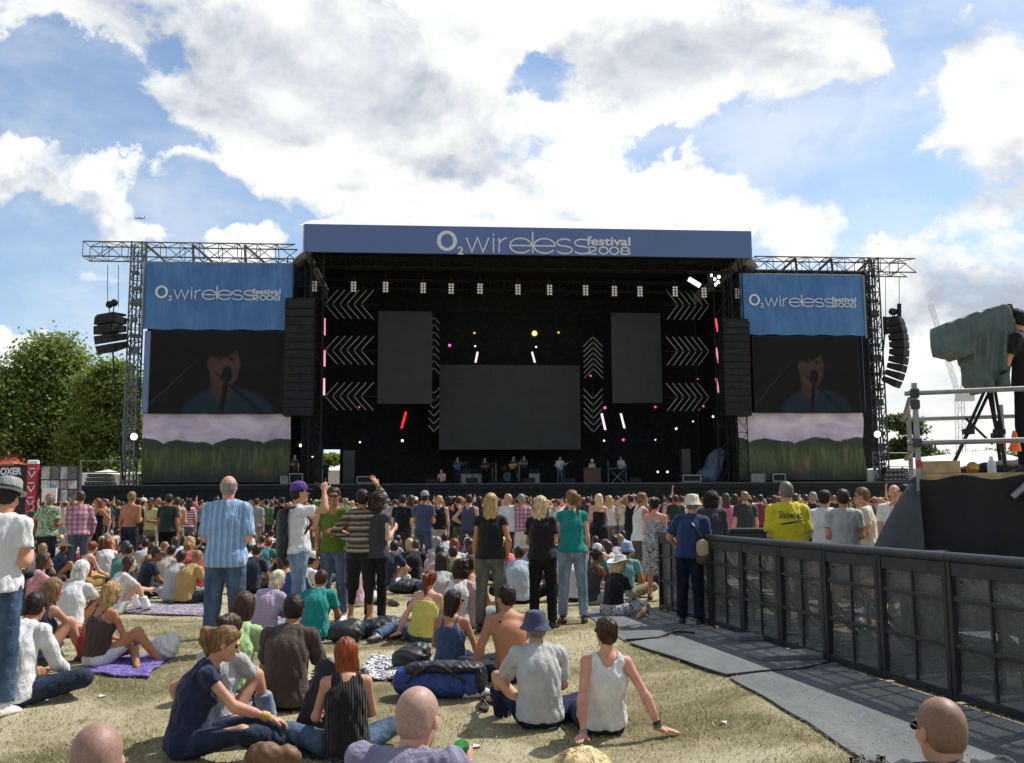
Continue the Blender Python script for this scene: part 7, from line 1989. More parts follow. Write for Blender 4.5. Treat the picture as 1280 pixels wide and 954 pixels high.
blob_thing('tote_bag', gl(108, 826), [ell((0, 0, .14), (.08, .14, .16)), ell((.02, .03, .25), (.05, .07, .06))], mat_plain('red_canvas_bag', lin('b3201f'), .6, var=.2), 'red shoulder bag between the sandy-haired and blond women', 'bag')
blob_thing('chair_bag', gl(398, 915), [scone((-.04, 0, .04), (.05, .06, .44), .13, .09, np.eye(3), (1, .5, 1)), ell((0, .2, .06), (.2, .2, .06))], NYL, 'tall black backrest bag between the brown-shirted man and auburn-haired woman', 'bag', .015, .05, .01)
blob_thing('leather_bag', gl(330, 965), [ell((0, 0, .09), (.13, .09, .10)), ell((.14, .03, .08), (.09, .08, .08))], mat_plain('brown_leather', lin('6b4e33'), .6, var=.35, scale=14, bump=.5, bscale=20), 'shiny brown leather bag at the bottom edge before the navy-topped woman', 'bag', .012, .04, .009)
for px, py, sx, lab in ((470, 798, .30, 'slumped black rucksack beside the teal-shirted man'), (505, 742, .28, 'black rucksack on the grass behind the curly-haired woman'), (432, 803, .2, 'small navy bag by the teal-shirted man'), (513, 838, .18, 'black bag between the zebra blanket and the headband brunette'), (690, 742, .2, 'dark bag on the grass between the two blondes')):
    blob_thing('rucksack', gl(px, py), [ell((0, 0, .1), (sx, .16, .12)), ell((sx * .5, .06, .16), (sx * .5, .12, .09))], NYL, lab, 'bag', .018, .06, .014, seed=int(px))
mb = MB(); p = gl(307, 931); mb.lathe([(.031, 0), (.033, .01), (.033, .12), (.014, .18), (.013, .225), (.016, .228), (.016, .24), (.001, .241)], (0, 0, 0), 14); o = mb.build('beer_bottle', mat_plain('green_glass', lin('274a2c'), .12), None, smooth=True, loc=p); tag(o, 'dark green beer bottle standing before the navy-topped woman', 'bottle')
for px, py, rz, lab in ((612, 878, 30, 'brown sandal beside the grey-shirted hat man, farther one'), (604, 886, 12, 'brown sandal beside the grey-shirted hat man, nearer one'), (247, 900, 70, 'black flip-flop on the grass left of the navy-topped woman')):
    mb = MB(); n = 14; mb.prism([(.045 * cos(2 * pi * k / n) * (1 + .2 * sin(2 * pi * k / n)), .13 * sin(2 * pi * k / n), .0) for k in range(n)], (0, 0, .025)); mb.path([(-.04, .0, .02), (-.01, .04, .06), (0, .09, .03)], .008); mb.path([(.04, .0, .02), (.01, .04, .06), (0, .09, .03)], .008)
    o = mb.build('sandal', mat_plain('sandal_leather', lin('3f3026'), .6), None, loc=gl(px, py), rz=radians(rz)); tag(o, lab, 'sandal')
CUP = mat_plain('paper_cup', (.75, .75, .74), .6)
for k, (px, py, rz, lab) in enumerate(((128, 872, 40, 'white paper scrap on bare grass below the purple blanket'), (596, 935, 10, 'white paper scrap on the grass right of the shaven-headed man'), (905, 905, 70, 'white paper scrap on the grass beside the long rubber mat'), (690, 912, 20, 'small white scrap at the hat man\'s knees'), (600, 800, 60, 'white scrap on the grass behind the shirtless man'))):
    mb = MB(); mb.add([(-.03, -.02, .012), (.03, -.016, .02), (.032, .02, .012), (-.02, .026, .025)], [(0, 1, 2, 3)]); o = mb.build('paper_scrap', CUP, None, loc=gl(px, py), rz=radians(rz)); o.modifiers.new('thickness', 'SOLIDIFY').thickness = .004; check_label(lab); tag(o, lab, 'litter')
for k, (px, py, lab) in enumerate(((596, 858, 'white plastic cup by the shirtless man'), (725, 742, 'white plastic cup on the grass behind the teal-tee woman'), (440, 770, 'white plastic cup beside the striped-jumper man\'s feet'))):
    mb = MB(); mb.lathe([(.028, 0), (.038, .11), (.034, .11), (.026, .01), (.001, .01)], (0, 0, 0), 14); o = mb.build('plastic_cup', CUP, None, smooth=True, loc=gl(px, py)); check_label(lab); tag(o, lab, 'cup')
# held things
def held(fn, e, s, i, label, cat, name, mat, along=.07, off=.03):
    R_ = rotz(e.rotation_euler[2]); sc = e.scale[0]
    c = np.array(e.location) + R_ @ ((s.wri[i] + s.hd[i] * along + s.pn[i] * off) * sc)
    side = R_ @ unit(np.cross(s.hd[i], s.pn[i])); mb = MB(); fn(mb, c, side); o = mb.build(name, mat, None, smooth=True); check_label(label); return tag(o, label, cat)
GRN = mat_blotch('green_can', lin('1f7a34'), lin('2c8f40'), 20)
def can(mb, c, d):
    if d[2] < 0: d = -d
    x, y, w = frame_from(d); mb.lathe([(.024, -.062), (.033, -.054), (.033, .048), (.026, .060), (.001, .060)], c, 16, np.stack([x, y, w]))
oc = held(can, e13, s13, 1, 'green drink can in the hand of the shaven-headed man', 'can', 'drink_can', GRN)
def bottle(mb, c, d):
    x, y, w = frame_from(np.array([.85, .1, -.35])); mb.lathe([(.03, -.12), (.033, -.1), (.033, .02), (.013, .08), (.013, .13), (.001, .13)], c, 14, np.stack([x, y, -w]))
held(bottle, e14, s14, 1, 'dark bottle tipped to the mouth of the purple-cap man', 'bottle', 'bottle', mat_plain('dark_glass', lin('22301f'), .15))
held(can, e14, s14, 0, 'green can in the other hand of the purple-cap man', 'can', 'drink_can', GRN)
def rel_thing(e, pts): R_ = rotz(e.rotation_euler[2]); return [np.array(e.location) + R_ @ (np.asarray(p) * e.scale[0]) for p in pts]
v, q = solid([scone(s14.chest - .30 * s14.U2 - .19 * s14.F2[1], s14.chest + .08 * s14.U2 - .18 * s14.F2[1], .12, .10, s14.F2, (1, .6, 1))], .014, k=.03, amp=.01, waves=wrinkle_waves(6, .08, .2, 1, 2), ridge=True)
o = mesh_obj('backpack', mesh_np('backpack', v, q), NYL, None, loc=e14.location, rz=e14.rotation_euler[2]); o.scale = e14.scale; tag(o, 'dark grey backpack worn by the purple-cap man', 'backpack')
for sg in (-1, 1):
    pts = [s14.neck + sg * .10 * s14.F3[0] - .03 * s14.U3 - .13 * s14.F3[1], s14.neck + sg * .105 * s14.F3[0] + .005 * s14.U3, s14.chest + sg * .11 * s14.F3[0] + .02 * s14.U3 + .155 * s14.F3[1], s14.chest + sg * .15 * s14.F3[0] - .12 * s14.U3 + .06 * s14.F3[1]]
    MB().path(pts, .016).build('strap', NYL, o)
# satchel of the man at the barrier corner
sx_ = s30.pel + np.array([.20, -.12, .05])
v, q = solid([scone(sx_ + np.array([0, 0, -.10]), sx_ + np.array([0, 0, .04]), .10, .09, np.eye(3), (1.1, .55, 1))], .012, k=.03, amp=.006, waves=wrinkle_waves(6, .06, .2, 1, 2), ridge=True)
o = mesh_obj('satchel', mesh_np('satchel', v, q), mat_plain('olive_canvas', lin('4a4434'), .7, var=.25), None, loc=e30.location, rz=e30.rotation_euler[2]); o.scale = e30.scale; tag(o, 'olive canvas satchel slung on the blue-shirted man at the barrier', 'bag')
v, q = solid([scone(sx_ + np.array([0, -.03, .0]), sx_ + np.array([0, -.03, .07]), .085, .085, np.eye(3), (1.1, .55, 1))], .012, k=.02); mesh_obj('flap', mesh_np('flap', v, q), mat_plain('beige_canvas', lin('b5a683'), .7, var=.2), o)
MB().path([sx_ + np.array([.07, 0, .06]), s30.chest + .02 * s30.U3 - .14 * s30.F3[1] + .06 * s30.F3[0], s30.neck - .03 * s30.U3 - .07 * s30.F3[1] - .07 * s30.F3[0], s30.neck - .02 * s30.U3 + .05 * s30.F3[1] - .10 * s30.F3[0]], .017).build('strap', NYL, o)
# tattoo, wrist bands, headband
def ring(e, s, i, col, t=.02, r=.036, name='wristband'):
    u = unit(s.wri[i] - s.elb[i]); x, y, w = frame_from(u); mb = MB(); mb.lathe([(r * .8, -.011), (r, -.009), (r, .009), (r * .8, .011)], s.wri[i] - u * t, 16, np.stack([x, y, w])); mb.build(name, LEATHER, e, smooth=True, color=col)
for e, s in HERO:
    l = e['label']
    if l.startswith('seated ponytailed woman in navy'):
        for k in range(3): ring(e, s, 1, lin('c9a24a'), .015 + .016 * k, .034, 'bangle')
    if l.startswith('seated dark-haired woman in white vest'):
        ring(e, s, 1, lin('5a6a60'), .02, .033); ring(e, s, 1, lin('2c2c30'), .045, .034); ring(e, s, 0, lin('8a8f98'), .02, .033, 'watch')
    if l.startswith('standing woman with straight blond'): ring(e, s, 1, lin('d02020'), .02, .036)
    if l.startswith('seated shirtless'):
        MB().lathe([(.001, 0), (.016, .001), (.012, .004), (.001, .005)], s.chest + .09 * s.U3 - .10 * s.F3[0] - .118 * s.F3[1], 8, np.stack([s.F3[0], s.F3[2], -s.F3[1]])).build('tattoo', NYL, e)
    if l.startswith('seated brunette with headband'):
        fr = np.stack([s.H[0], unit(s.H[1] - .5 * s.H[2]), unit(s.H[2] + .5 * s.H[1])])
        MB().lathe([(.098, -.014), (.106, -.010), (.107, .010), (.099, .014)], hp(s, 0, -.012, .035), 24, fr, sq=(.86, 1)).build('headband', CLOTH, e, smooth=True, color=C['beige'])

# ------------------------------------------------------------------ figures for the crowd: one mesh set per kind, shared by its copies
def soft(c, f=.28):
    m = .3 * c[0] + .59 * c[1] + .11 * c[2]; return tuple((x * (1 - f) + m * f) * .92 for x in c)
for k_ in list(C): C[k_] = soft(C[k_])
def make_kind(pz, sex, top=None, bottom=None, hair=None, shoes=True, hat=None, shades=False, fat=0.0, h=.017):
    s = skeleton(pz, sex, fat); P = []
    P.append(('body', mesh_np('body', *body_mesh(s, h, True, .010, top and top['kind'], bottom and bottom.get('kind', 'jeans'))), 'skin'))
    if top: P.append(('shirt', mesh_np('shirt', *top_mesh(s, h=h, **top)), 'top'))
    if bottom: P.append(({'jeans': 'trousers', 'shorts': 'shorts', 'skirt': 'skirt'}[bottom.get('kind', 'jeans')], mesh_np('bottom', *bottom_mesh(s, h=h, **bottom)), 'bottom'))
    if hair: P.append(('hair', mesh_np('hair', *hair_mesh(s, h=.012, **hair)), 'hair'))
    if shoes:
        for i in (0, 1): P.append(('shoe', mesh_np('shoe', *shoe_mesh(s, i, .016)), 'shoes'))
    for nm, mb in (('hat', hat_mesh(s, hat) if hat else None), ('sunglasses', shades_mesh(s) if shades else None)):
        if mb:
            me = bpy.data.meshes.new(nm); me.from_pydata(mb.v, [], mb.f); me.polygons.foreach_set('use_smooth', [True] * len(mb.f)); P.append((nm, me, nm))
    for nm, me, role in P:
        me.materials.append({'skin': SKIN, 'hair': HAIR, 'bottom': DENIM if bottom and bottom.get('kind', 'jeans') == 'jeans' else CLOTH, 'shoes': LEATHER, 'sunglasses': GLASSB}.get(role, CLOTH))
    return dict(parts=P, top=hp(s, 0, 0, .125), hy=float(hp(s, 0, 0, .125)[1]), seated=pz['pelvis'][2] < .5, hair=(hair or {}).get('kind'), garment=(top or {}).get('kind'), hat=hat, sex=sex)
def spread(k, loc, rz, sc, cols, label, group='spectators', pat=None):
    check_label(label)
    e = empty('person', loc, radians(rz), label, 'person', group); e.scale = (sc, sc, sc)
    for nm, me, role in k['parts']:
        o = bpy.data.objects.new(nm, me); o.color = (*cols.get(role, (.05, .05, .06)), 1); link(o, e)
        if pat and role == 'top':
            o.material_slots[0].link = 'OBJECT'; o.material_slots[0].material = PAT[pat]
    return e
tee, tank, strap_, bare, long_ = dict(kind='tee'), dict(kind='tank'), dict(kind='strap'), dict(kind='bare'), dict(kind='long')
jn, sh, sk_ = dict(kind='jeans'), dict(kind='shorts', loose=.02), dict(kind='skirt')
def HR(k, L=.2): return dict(kind=k, length=L)
S_ = lambda leg, a, b, **k: pose(legs_sit(leg), arms(a, b), **k)
N_ = lambda a, b, st=.02, **k: pose(legs_stand(.06, st), arms(a, b), **k)
bk = dict(reachL=((-.30, -.28, .07), (-.5, -.8, 0)), reachR=((.30, -.28, .07), (.5, -.8, 0)), handL=dict(dir=(-.4, -.7, -.15), palm=(0, 0, -1), curl=.1), handR=dict(dir=(.4, -.7, -.15), palm=(0, 0, -1), curl=.1))
KS = dict(
    m1=make_kind(S_('cross', 'lap', 'lap', lean=(-4, 8, 20), head=(0, 8, 0)), 'm', dict(kind='tee', loose=.016), jn, HR('short')),
    m2=make_kind(S_('kneesup', 'knees', 'knees', lean=(2, 10, 22), head=(8, 4, 0)), 'm', dict(kind='tee', loose=.014), jn, HR('short')),
    m3=make_kind(S_('ext', 'back', 'back', lean=(-22, -10, 2), head=(0, -2, 0), **bk), 'm', tee, sh, HR('short')),
    m4=make_kind(S_('oneL', 'lap', 'knees', lean=(-2, 8, 20), head=(30, 6, 0)), 'm', long_, jn, HR('short')),
    m5=make_kind(S_('cross', 'lap', 'lap', lean=(-4, 8, 22), head=(-20, 6, 0)), 'm', tee, sh, HR('short'), hat='cap'),
    m6=make_kind(S_('oneR', 'lap', 'knees', lean=(0, 8, 18), head=(-30, 2, 0)), 'm', None, sh, HR('short')),
    m7=make_kind(S_('cross', 'lap', 'lap', lean=(0, 8, 16), head=(-30, 6, 0)), 'm', tee, jn, HR('short'), shades=True),
    f1=make_kind(S_('cross', 'lap', 'lap', lean=(-4, 6, 18), head=(0, 6, 0)), 'f', tee, jn, HR('long', .26)),
    f2=make_kind(S_('sideR', 'lap', 'lap', lean=(-4, 4, 12), head=(-24, 4, 0)), 'f', tank, sh, HR('pony', .2)),
    f3=make_kind(S_('kneesup', 'knees', 'knees', lean=(0, 8, 20), head=(-10, 6, 0)), 'f', tee, jn, HR('bob', .12)),
    f4=make_kind(S_('sideL', 'lap', 'lap', lean=(-4, 6, 16), head=(20, 4, 0)), 'f', bare, sk_, HR('bun')),
    f5=make_kind(S_('cross', 'lap', 'lap', lean=(-4, 6, 18), head=(10, 4, 0)), 'f', tank, jn, HR('curly')),
    f6=make_kind(S_('kneesup', 'lap', 'knees', lean=(0, 6, 14), head=(-34, 4, 0)), 'f', tee, sk_, HR('bob', .14), hat='sun'),
    f7=make_kind(S_('ext', 'back', 'back', lean=(-20, -10, 2), head=(0, 0, 0), **bk), 'f', strap_, sh, HR('long', .3)),
    f8=make_kind(S_('kneesup', 'knees', 'knees', lean=(0, 8, 18), head=(-10, 2, 0)), 'f', tee, jn, HR('long', .34)),
    m8=make_kind(S_('cross', 'lap', 'lap', lean=(-4, 10, 24), head=(4, 12, 0)), 'm', tee, jn, HR('crop')),
    m9=make_kind(S_('cross', 'lap', 'lap', lean=(-4, 8, 18), head=(-14, 4, 0)), 'm', tee, jn, HR('short'), hat='bucket'))
KT = dict(
    m1=make_kind(N_('down', 'down', lean=(-2, 2, 6)), 'm', dict(kind='tee', loose=.016), jn, HR('short')),
    m2=make_kind(N_('folded', 'folded', lean=(-2, 2, 4), head=(20, 2, 0)), 'm', dict(kind='tee', loose=.016), sh, HR('short')),
    m3=make_kind(N_('front', 'pocket', .05, lean=(-2, 2, 6), head=(-20, 0, 0)), 'm', long_, jn, HR('short')),
    m4=make_kind(N_('down', 'front', lean=(-2, 2, 6)), 'm', None, jn, HR('short')),
    m5=make_kind(N_('akimbo', 'down', lean=(-2, 2, 4), head=(14, 0, 0)), 'm', dict(kind='tank', loose=.016), sh, HR('short')),
    m6=make_kind(N_('front', 'front', lean=(-2, 2, 6)), 'm', tee, jn, HR('short'), hat='cap'),
    m7=make_kind(N_('shade', 'shade', lean=(-2, 0, 2)), 'm', tank, jn, HR('short')),
    m8=make_kind(N_('pocket', 'front', lean=(-2, 2, 6)), 'm', dict(kind='tee', loose=.018), jn, HR('bald'), fat=.01),
    m9=make_kind(N_('front', 'down', lean=(-2, 2, 6)), 'm', tee, sh, HR('short'), shades=True),
    f1=make_kind(N_('down', 'front', lean=(-2, 2, 6)), 'f', tank, jn, HR('long', .26)),
    f2=make_kind(N_('front', 'down', lean=(-2, 2, 4), head=(24, 0, 0)), 'f', tee, sk_, HR('pony', .2)),
    f3=make_kind(N_('akimbo', 'down', lean=(-2, 2, 4), head=(-14, 0, 0)), 'f', strap_, sh, HR('bob', .14)),
    f4=make_kind(N_('down', 'folded', lean=(-2, 2, 4)), 'f', tee, jn, HR('curly')),
    f5=make_kind(N_('up', 'down', lean=(-2, 2, 2)), 'f', tank, jn, HR('bun')),
    f6=make_kind(N_('down', 'down', lean=(-2, 2, 4), head=(-10, 2, 0)), 'f', tee, sh, HR('long', .34)),
    f7=make_kind(N_('front', 'front', lean=(-2, 2, 4)), 'f', bare, sk_, HR('long', .2)))
HAIRN = {'short': 'short', 'crop': 'cropped', 'bald': 'balding', 'long': 'long', 'pony': 'ponytailed', 'bob': 'bobbed', 'curly': 'curly', 'bun': 'bunned', 'wavy': 'wavy'}
GARN = {'tee': 'tee', 'tank': 'vest', 'strap': 'strappy top', 'bare': 'strapless top', 'long': 'long-sleeved top', None: 'no shirt'}
HATN = {'cap': 'cap', 'sun': 'straw hat', 'bucket': 'bucket hat', 'trilby': 'trilby'}
HCN = {'fair': 'fair', 'grey': 'grey', 'white': 'white', 'platinum': 'platinum'}
NEAR = [(28, 'behind the banded-hat man'), (62, 'before the poster wall'), (100, 'below the poster wall end'), (140, 'beyond the blond brown-vest woman'), (185, 'below the lattice tower'), (228, 'beyond the pale patterned blanket'), (268, 'just behind the pinstriped man'), (315, 'close by the pinstriped man'), (345, 'between pinstriped and purple-cap men'), (380, 'behind the purple-cap man'), (425, 'behind the green-polo man'), (480, 'behind the curly-haired woman'),
        (510, 'beyond the yellow strapless woman'), (545, 'beyond the headband brunette'), (578, 'before the olive-trousered blonde'), (610, 'behind the olive-trousered blonde'), (645, 'between the two standing blondes'), (680, 'behind the layered-hair blonde'), (715, 'behind the teal-tee woman'), (748, 'past the teal-tee woman'), (785, 'near the white cowboy hat'), (812, 'by the white sleeveless man'), (850, 'behind the satchel man'), (905, 'past the spiky-haired man'), (945, 'before the yellow lettered tee'), (1010, 'past the yellow lettered tee'), (1060, 'behind the white-tee trio'), (1200, 'by the dark sloping sheet')]
FAR = [(45, 'under the hoarding'), (95, 'under the poster wall'), (150, 'under the grey equipment cases'), (185, 'under the nearer lattice tower'), (230, 'under the wide meadow sheet'), (290, 'under the wide video screen'), (350, 'under the wide screen edge'), (395, 'under the tall speakers'), (432, 'under the side opening'), (470, 'under the low black case'), (520, 'under the red light tube'), (560, 'under the bass player'), (605, 'under the drummer'), (645, 'under the acoustic guitarist'), (690, 'under the pale-blue guitarist'),
       (725, 'under the wide central screen'), (755, 'under the organ'), (790, 'under the keyboards'), (845, 'under the white floor lamps'), (900, 'under the blue tarpaulin'), (935, 'under the speakers by the meadow sheet'), (985, 'under the pale grey case'), (1040, 'under the green meadow sheet'), (1200, 'under the far tower')]
def where(px, tab):
    for a, w in tab:
        if px <= a: return w
    return tab[-1][1]
def make_label(k, px, tab, tc, hc, pat, hatc, extra=''):
    w = 'seated' if k['seated'] else 'standing'
    p = {'redstripe': 'red-striped', 'plaid': 'pink plaid', 'print': 'dark-printed', 'dots': 'pink-dotted', 'pinstripe': 'pinstriped', None: ''}[pat]
    col = NAMES.get(tc, tc)
    if pat in ('redstripe', 'plaid', 'pinstripe'): col = ''
    g = GARN[k['garment']] if k['garment'] else 'no shirt'
    gar = ' '.join(x for x in (p, col, g) if x) if k['garment'] else 'no shirt'
    hair = (HATN[k['hat']] if k['hat'] else f"{HAIRN[k['hair']]} {hc} hair")
    if k['hat']: hair = f'{NAMES.get(hatc, hatc)} {hair}'
    return f"{w}{extra} person, {gar}, {hair}, {where(px, tab)}"
def seat_loc(px, py, k, rz, sc):
    q = rotz(radians(rz)) @ k['top'] * sc
    Y = F * (HCAM - q[2]) / (py - horizon(px)); x = at(px, py, Y)[0]
    return (x - q[0], Y - q[1], 0)
rc = random.Random(5)
SKS_ = ['fair', 'pale', 'tan', 'pink', 'fair', 'tan', 'brown']
def put_seat(px, py, kind, rz, tc, hc, bc='darkdenim', hatc='cream', pat=None, skin=None, sc=None):
    k = KS[kind]; sc = sc or rc.uniform(.93, 1.02); loc = seat_loc(px, py, k, rz, sc)
    for ex in ('', ' rear', ' front'):
        l = make_label(k, px, NEAR, tc, hc, pat, hatc, ex)
        if l not in USED: break
    spread(k, loc, rz, sc, dict(skin=SK[skin or rc.choice(SKS_)], top=C.get(tc, (.5, .5, .5)), hair=HC[hc], bottom=C.get(bc, (.1, .1, .12)), hat=C.get(hatc, (.5, .5, .5)), shoes=C[rc.choice(('black', 'white', 'brown', 'charcoal'))]), l, 'spectators seated on the grass', pat)
    return loc
SEATS = [(84, 675, 'f6', -70, 'slate', 'brown', 'charcoal', 'beige'), (57, 690, 'f3', -40, 'rose', 'brown', 'darkdenim', '', 'dots'), (104, 700, 'f3', -8, 'white', 'white', 'charcoal'), (117, 676, 'f4', -35, 'orange', 'auburn', 'mustard'), (148, 661, 'm1', -10, 'white', 'dark', 'denim'), (160, 670, 'm2', -30, 'red', 'brown'), (163, 694, 'f8', -48, 'white', 'brown', 'white'), (198, 683, 'm7', -60, 'navy', 'dark', 'charcoal'), (228, 687, 'm1', -14, 'silver', 'dark', 'paledenim'), (208, 651, 'm9', -20, 'charcoal', 'dark', 'black', 'white'),
         (199, 667, 'm2', 10, 'beige', 'dark', 'khaki'), (216, 681, 'm1', -20, 'beige', 'dark', 'black'), (238, 671, 'f5', -10, 'khaki', 'blond'), (113, 655, 'm5', -50, 'pink', 'dark', 'black', 'white'), (73, 657, 'm5', -90, 'black', 'dark', 'black', 'white'), (70, 669, 'f1', 12, 'black', 'black'), (140, 647, 'f1', 0, 'beige', 'dark'), (120, 651, 'm6', -20, 'x', 'brown', 'khaki'), (135, 663, 'f2', -60, 'pink', 'brown', 'white'), (241, 653, 'm1', 0, 'green', 'dark'),
         (253, 682, 'f3', -5, 'red', 'dark', 'black'), (249, 687, 'm8', -30, 'mustard', 'sandy'), (322, 680, 'm1', -12, 'navy', 'dark', 'black'), (332, 666, 'm2', 0, 'purple', 'dark', 'black'), (340, 662, 'm1', -10, 'white', 'dark'), (352, 669, 'f3', -16, 'black', 'brown'), (361, 690, 'f2', -8, 'lime', 'brown', 'denim'), (374, 694, 'm1', -30, 'blue', 'dark', 'denim'), (391, 650, 'm1', 0, 'white', 'brown', 'black'), (393, 690, 'm5', -40, 'white', 'dark', 'white', 'white'),
         (520, 674, 'm8', -8, 'black', 'brown', 'paledenim'), (521, 654, 'f3', 0, 'white', 'fair', 'white'), (494, 675, 'm2', -30, 'navy', 'dark', 'white'), (550, 681, 'm1', -14, 'silver', 'dark', 'denim', '', 'dots'), (553, 690, 'f1', -6, 'silver', 'dark', 'denim'), (568, 673, 'f1', 0, 'cream', 'auburn'), (566, 682, 'm1', 10, 'olive', 'dark', 'khaki'), (577, 699, 'f5', -16, 'white', 'dark', 'paledenim'), (590, 693, 'f2', -10, 'rose', 'dark', 'rose'), (556, 667, 'm1', 0, 'paleblue', 'dark'), (579, 657, 'f3', 6, 'grey', 'blond'), (565, 662, 'm2', 10, 'charcoal', 'brown'), (582, 668, 'f1', 0, 'purple', 'dark'), (591, 681, 'f8', 8, 'cream', 'brown'),
         (649, 682, 'm1', -4, 'paleblue', 'dark', 'black'), (634, 668, 'f1', 10, 'cream', 'brown', 'khaki'), (744, 666, 'm2', -20, 'crimson', 'brown', 'red'), (757, 674, 'f3', -70, 'white', 'brown', 'white'), (748, 685, 'f2', -50, 'charcoal', 'dark', 'grey'), (779, 662, 'm1', 0, 'navy', 'brown', 'navy'), (750, 662, 'm6', -10, 'x', 'brown', 'khaki'), (784, 679, 'm9', -20, 'aqua', 'brown', 'khaki', 'skyblue'), 
         (40, 676, 'm1', -10, 'charcoal', 'black'), (50, 664, 'f5', 0, 'darkgreen', 'dark'), (30, 690, 'm4', -6, 'black', 'black'), (440, 684, 'f2', 20, 'rose', 'auburn', 'white'), (438, 672, 'm1', 0, 'white', 'brown'), (447, 662, 'm8', 0, 'red', 'dark'), (478, 664, 'f5', 0, 'teal', 'dark'), (533, 659, 'm1', 0, 'grey', 'black'), (509, 662, 'f2', 0, 'black', 'dark'), (700, 668, 'm1', 0, 'black', 'dark'), (712, 680, 'f3', 0, 'white', 'sandy'), (768, 669, 'f1', -10, 'lilac', 'dark'), (795, 672, 'm1', -10, 'olive', 'sandy')]
for a in SEATS: put_seat(*a)
TC = ['white', 'white', 'grey', 'charcoal', 'black', 'navy', 'skyblue', 'teal', 'red', 'pink', 'green', 'cream', 'lilac', 'brown', 'black', 'paleblue', 'orange', 'slate', 'silver', 'olive', 'crimson', 'beige', 'purple']
HC_ = ['dark', 'dark', 'brown', 'brown', 'black', 'blond', 'sandy', 'auburn', 'fair', 'grey']
BC = ['denim', 'darkdenim', 'black', 'khaki', 'charcoal', 'paledenim', 'white', 'navy', 'beige']
placed = [(p[0], p[1]) for p in [tuple(o.location) for o in bpy.data.objects if o.name.startswith('person')]]
def free(x, y, d): return all((x - a) ** 2 + (y - b) ** 2 > d * d for a, b in placed)
def blocked(px):                                     # lanes of open grass seen in the photograph
    return False
n = 0
for it in range(4000):
    if n >= 84: break
    px = rc.uniform(48, 835); py = 645 + 36 * rc.random() ** 1.3
    if 595 < px < 612: continue
    kind = rc.choice(list(KS)); k = KS[kind]; rz = rc.gauss(0, 26); sc = rc.uniform(.92, 1.02); loc = seat_loc(px, py, k, rz, sc)
    if not free(loc[0], loc[1], .72): continue
    tc, hc = rc.choice(TC), rc.choice(HC_); hatc = rc.choice(('white', 'cream', 'navy', 'khaki'))
    if k['hat'] == 'sun': hatc = 'beige'
    l = make_label(k, px, NEAR, tc, hc, None, hatc)
    if l in USED: continue
    spread(k, loc, rz, sc, dict(skin=SK[rc.choice(SKS_)], top=C[tc], hair=HC[hc], bottom=C[rc.choice(BC)], hat=C[hatc], shoes=C['charcoal']), l, 'spectators seated on the grass'); placed.append(loc[:2]); n += 1
def put_stand(px, d, kind, rz, tc, hc, bc='darkdenim', hatc='white', pat=None, sc=1.0, tab=NEAR, skin=None):
    k = KT[kind]
    for ex in ('', ' nearer', ' farther'):
        l = make_label(k, px, tab, tc, hc, pat, hatc, ex)
        if l not in USED: break
    p = at(px, 640, d); placed.append((p[0], d))
    spread(k, (p[0], d, 0), rz, sc, dict(skin=SK[skin or rc.choice(SKS_)], top=C.get(tc, (.5, .5, .5)), hair=HC[hc], bottom=C.get(bc, (.1, .1, .1)), hat=C.get(hatc, (.5, .5, .5)), shoes=C['charcoal']), l, 'spectators standing before the stage', pat)
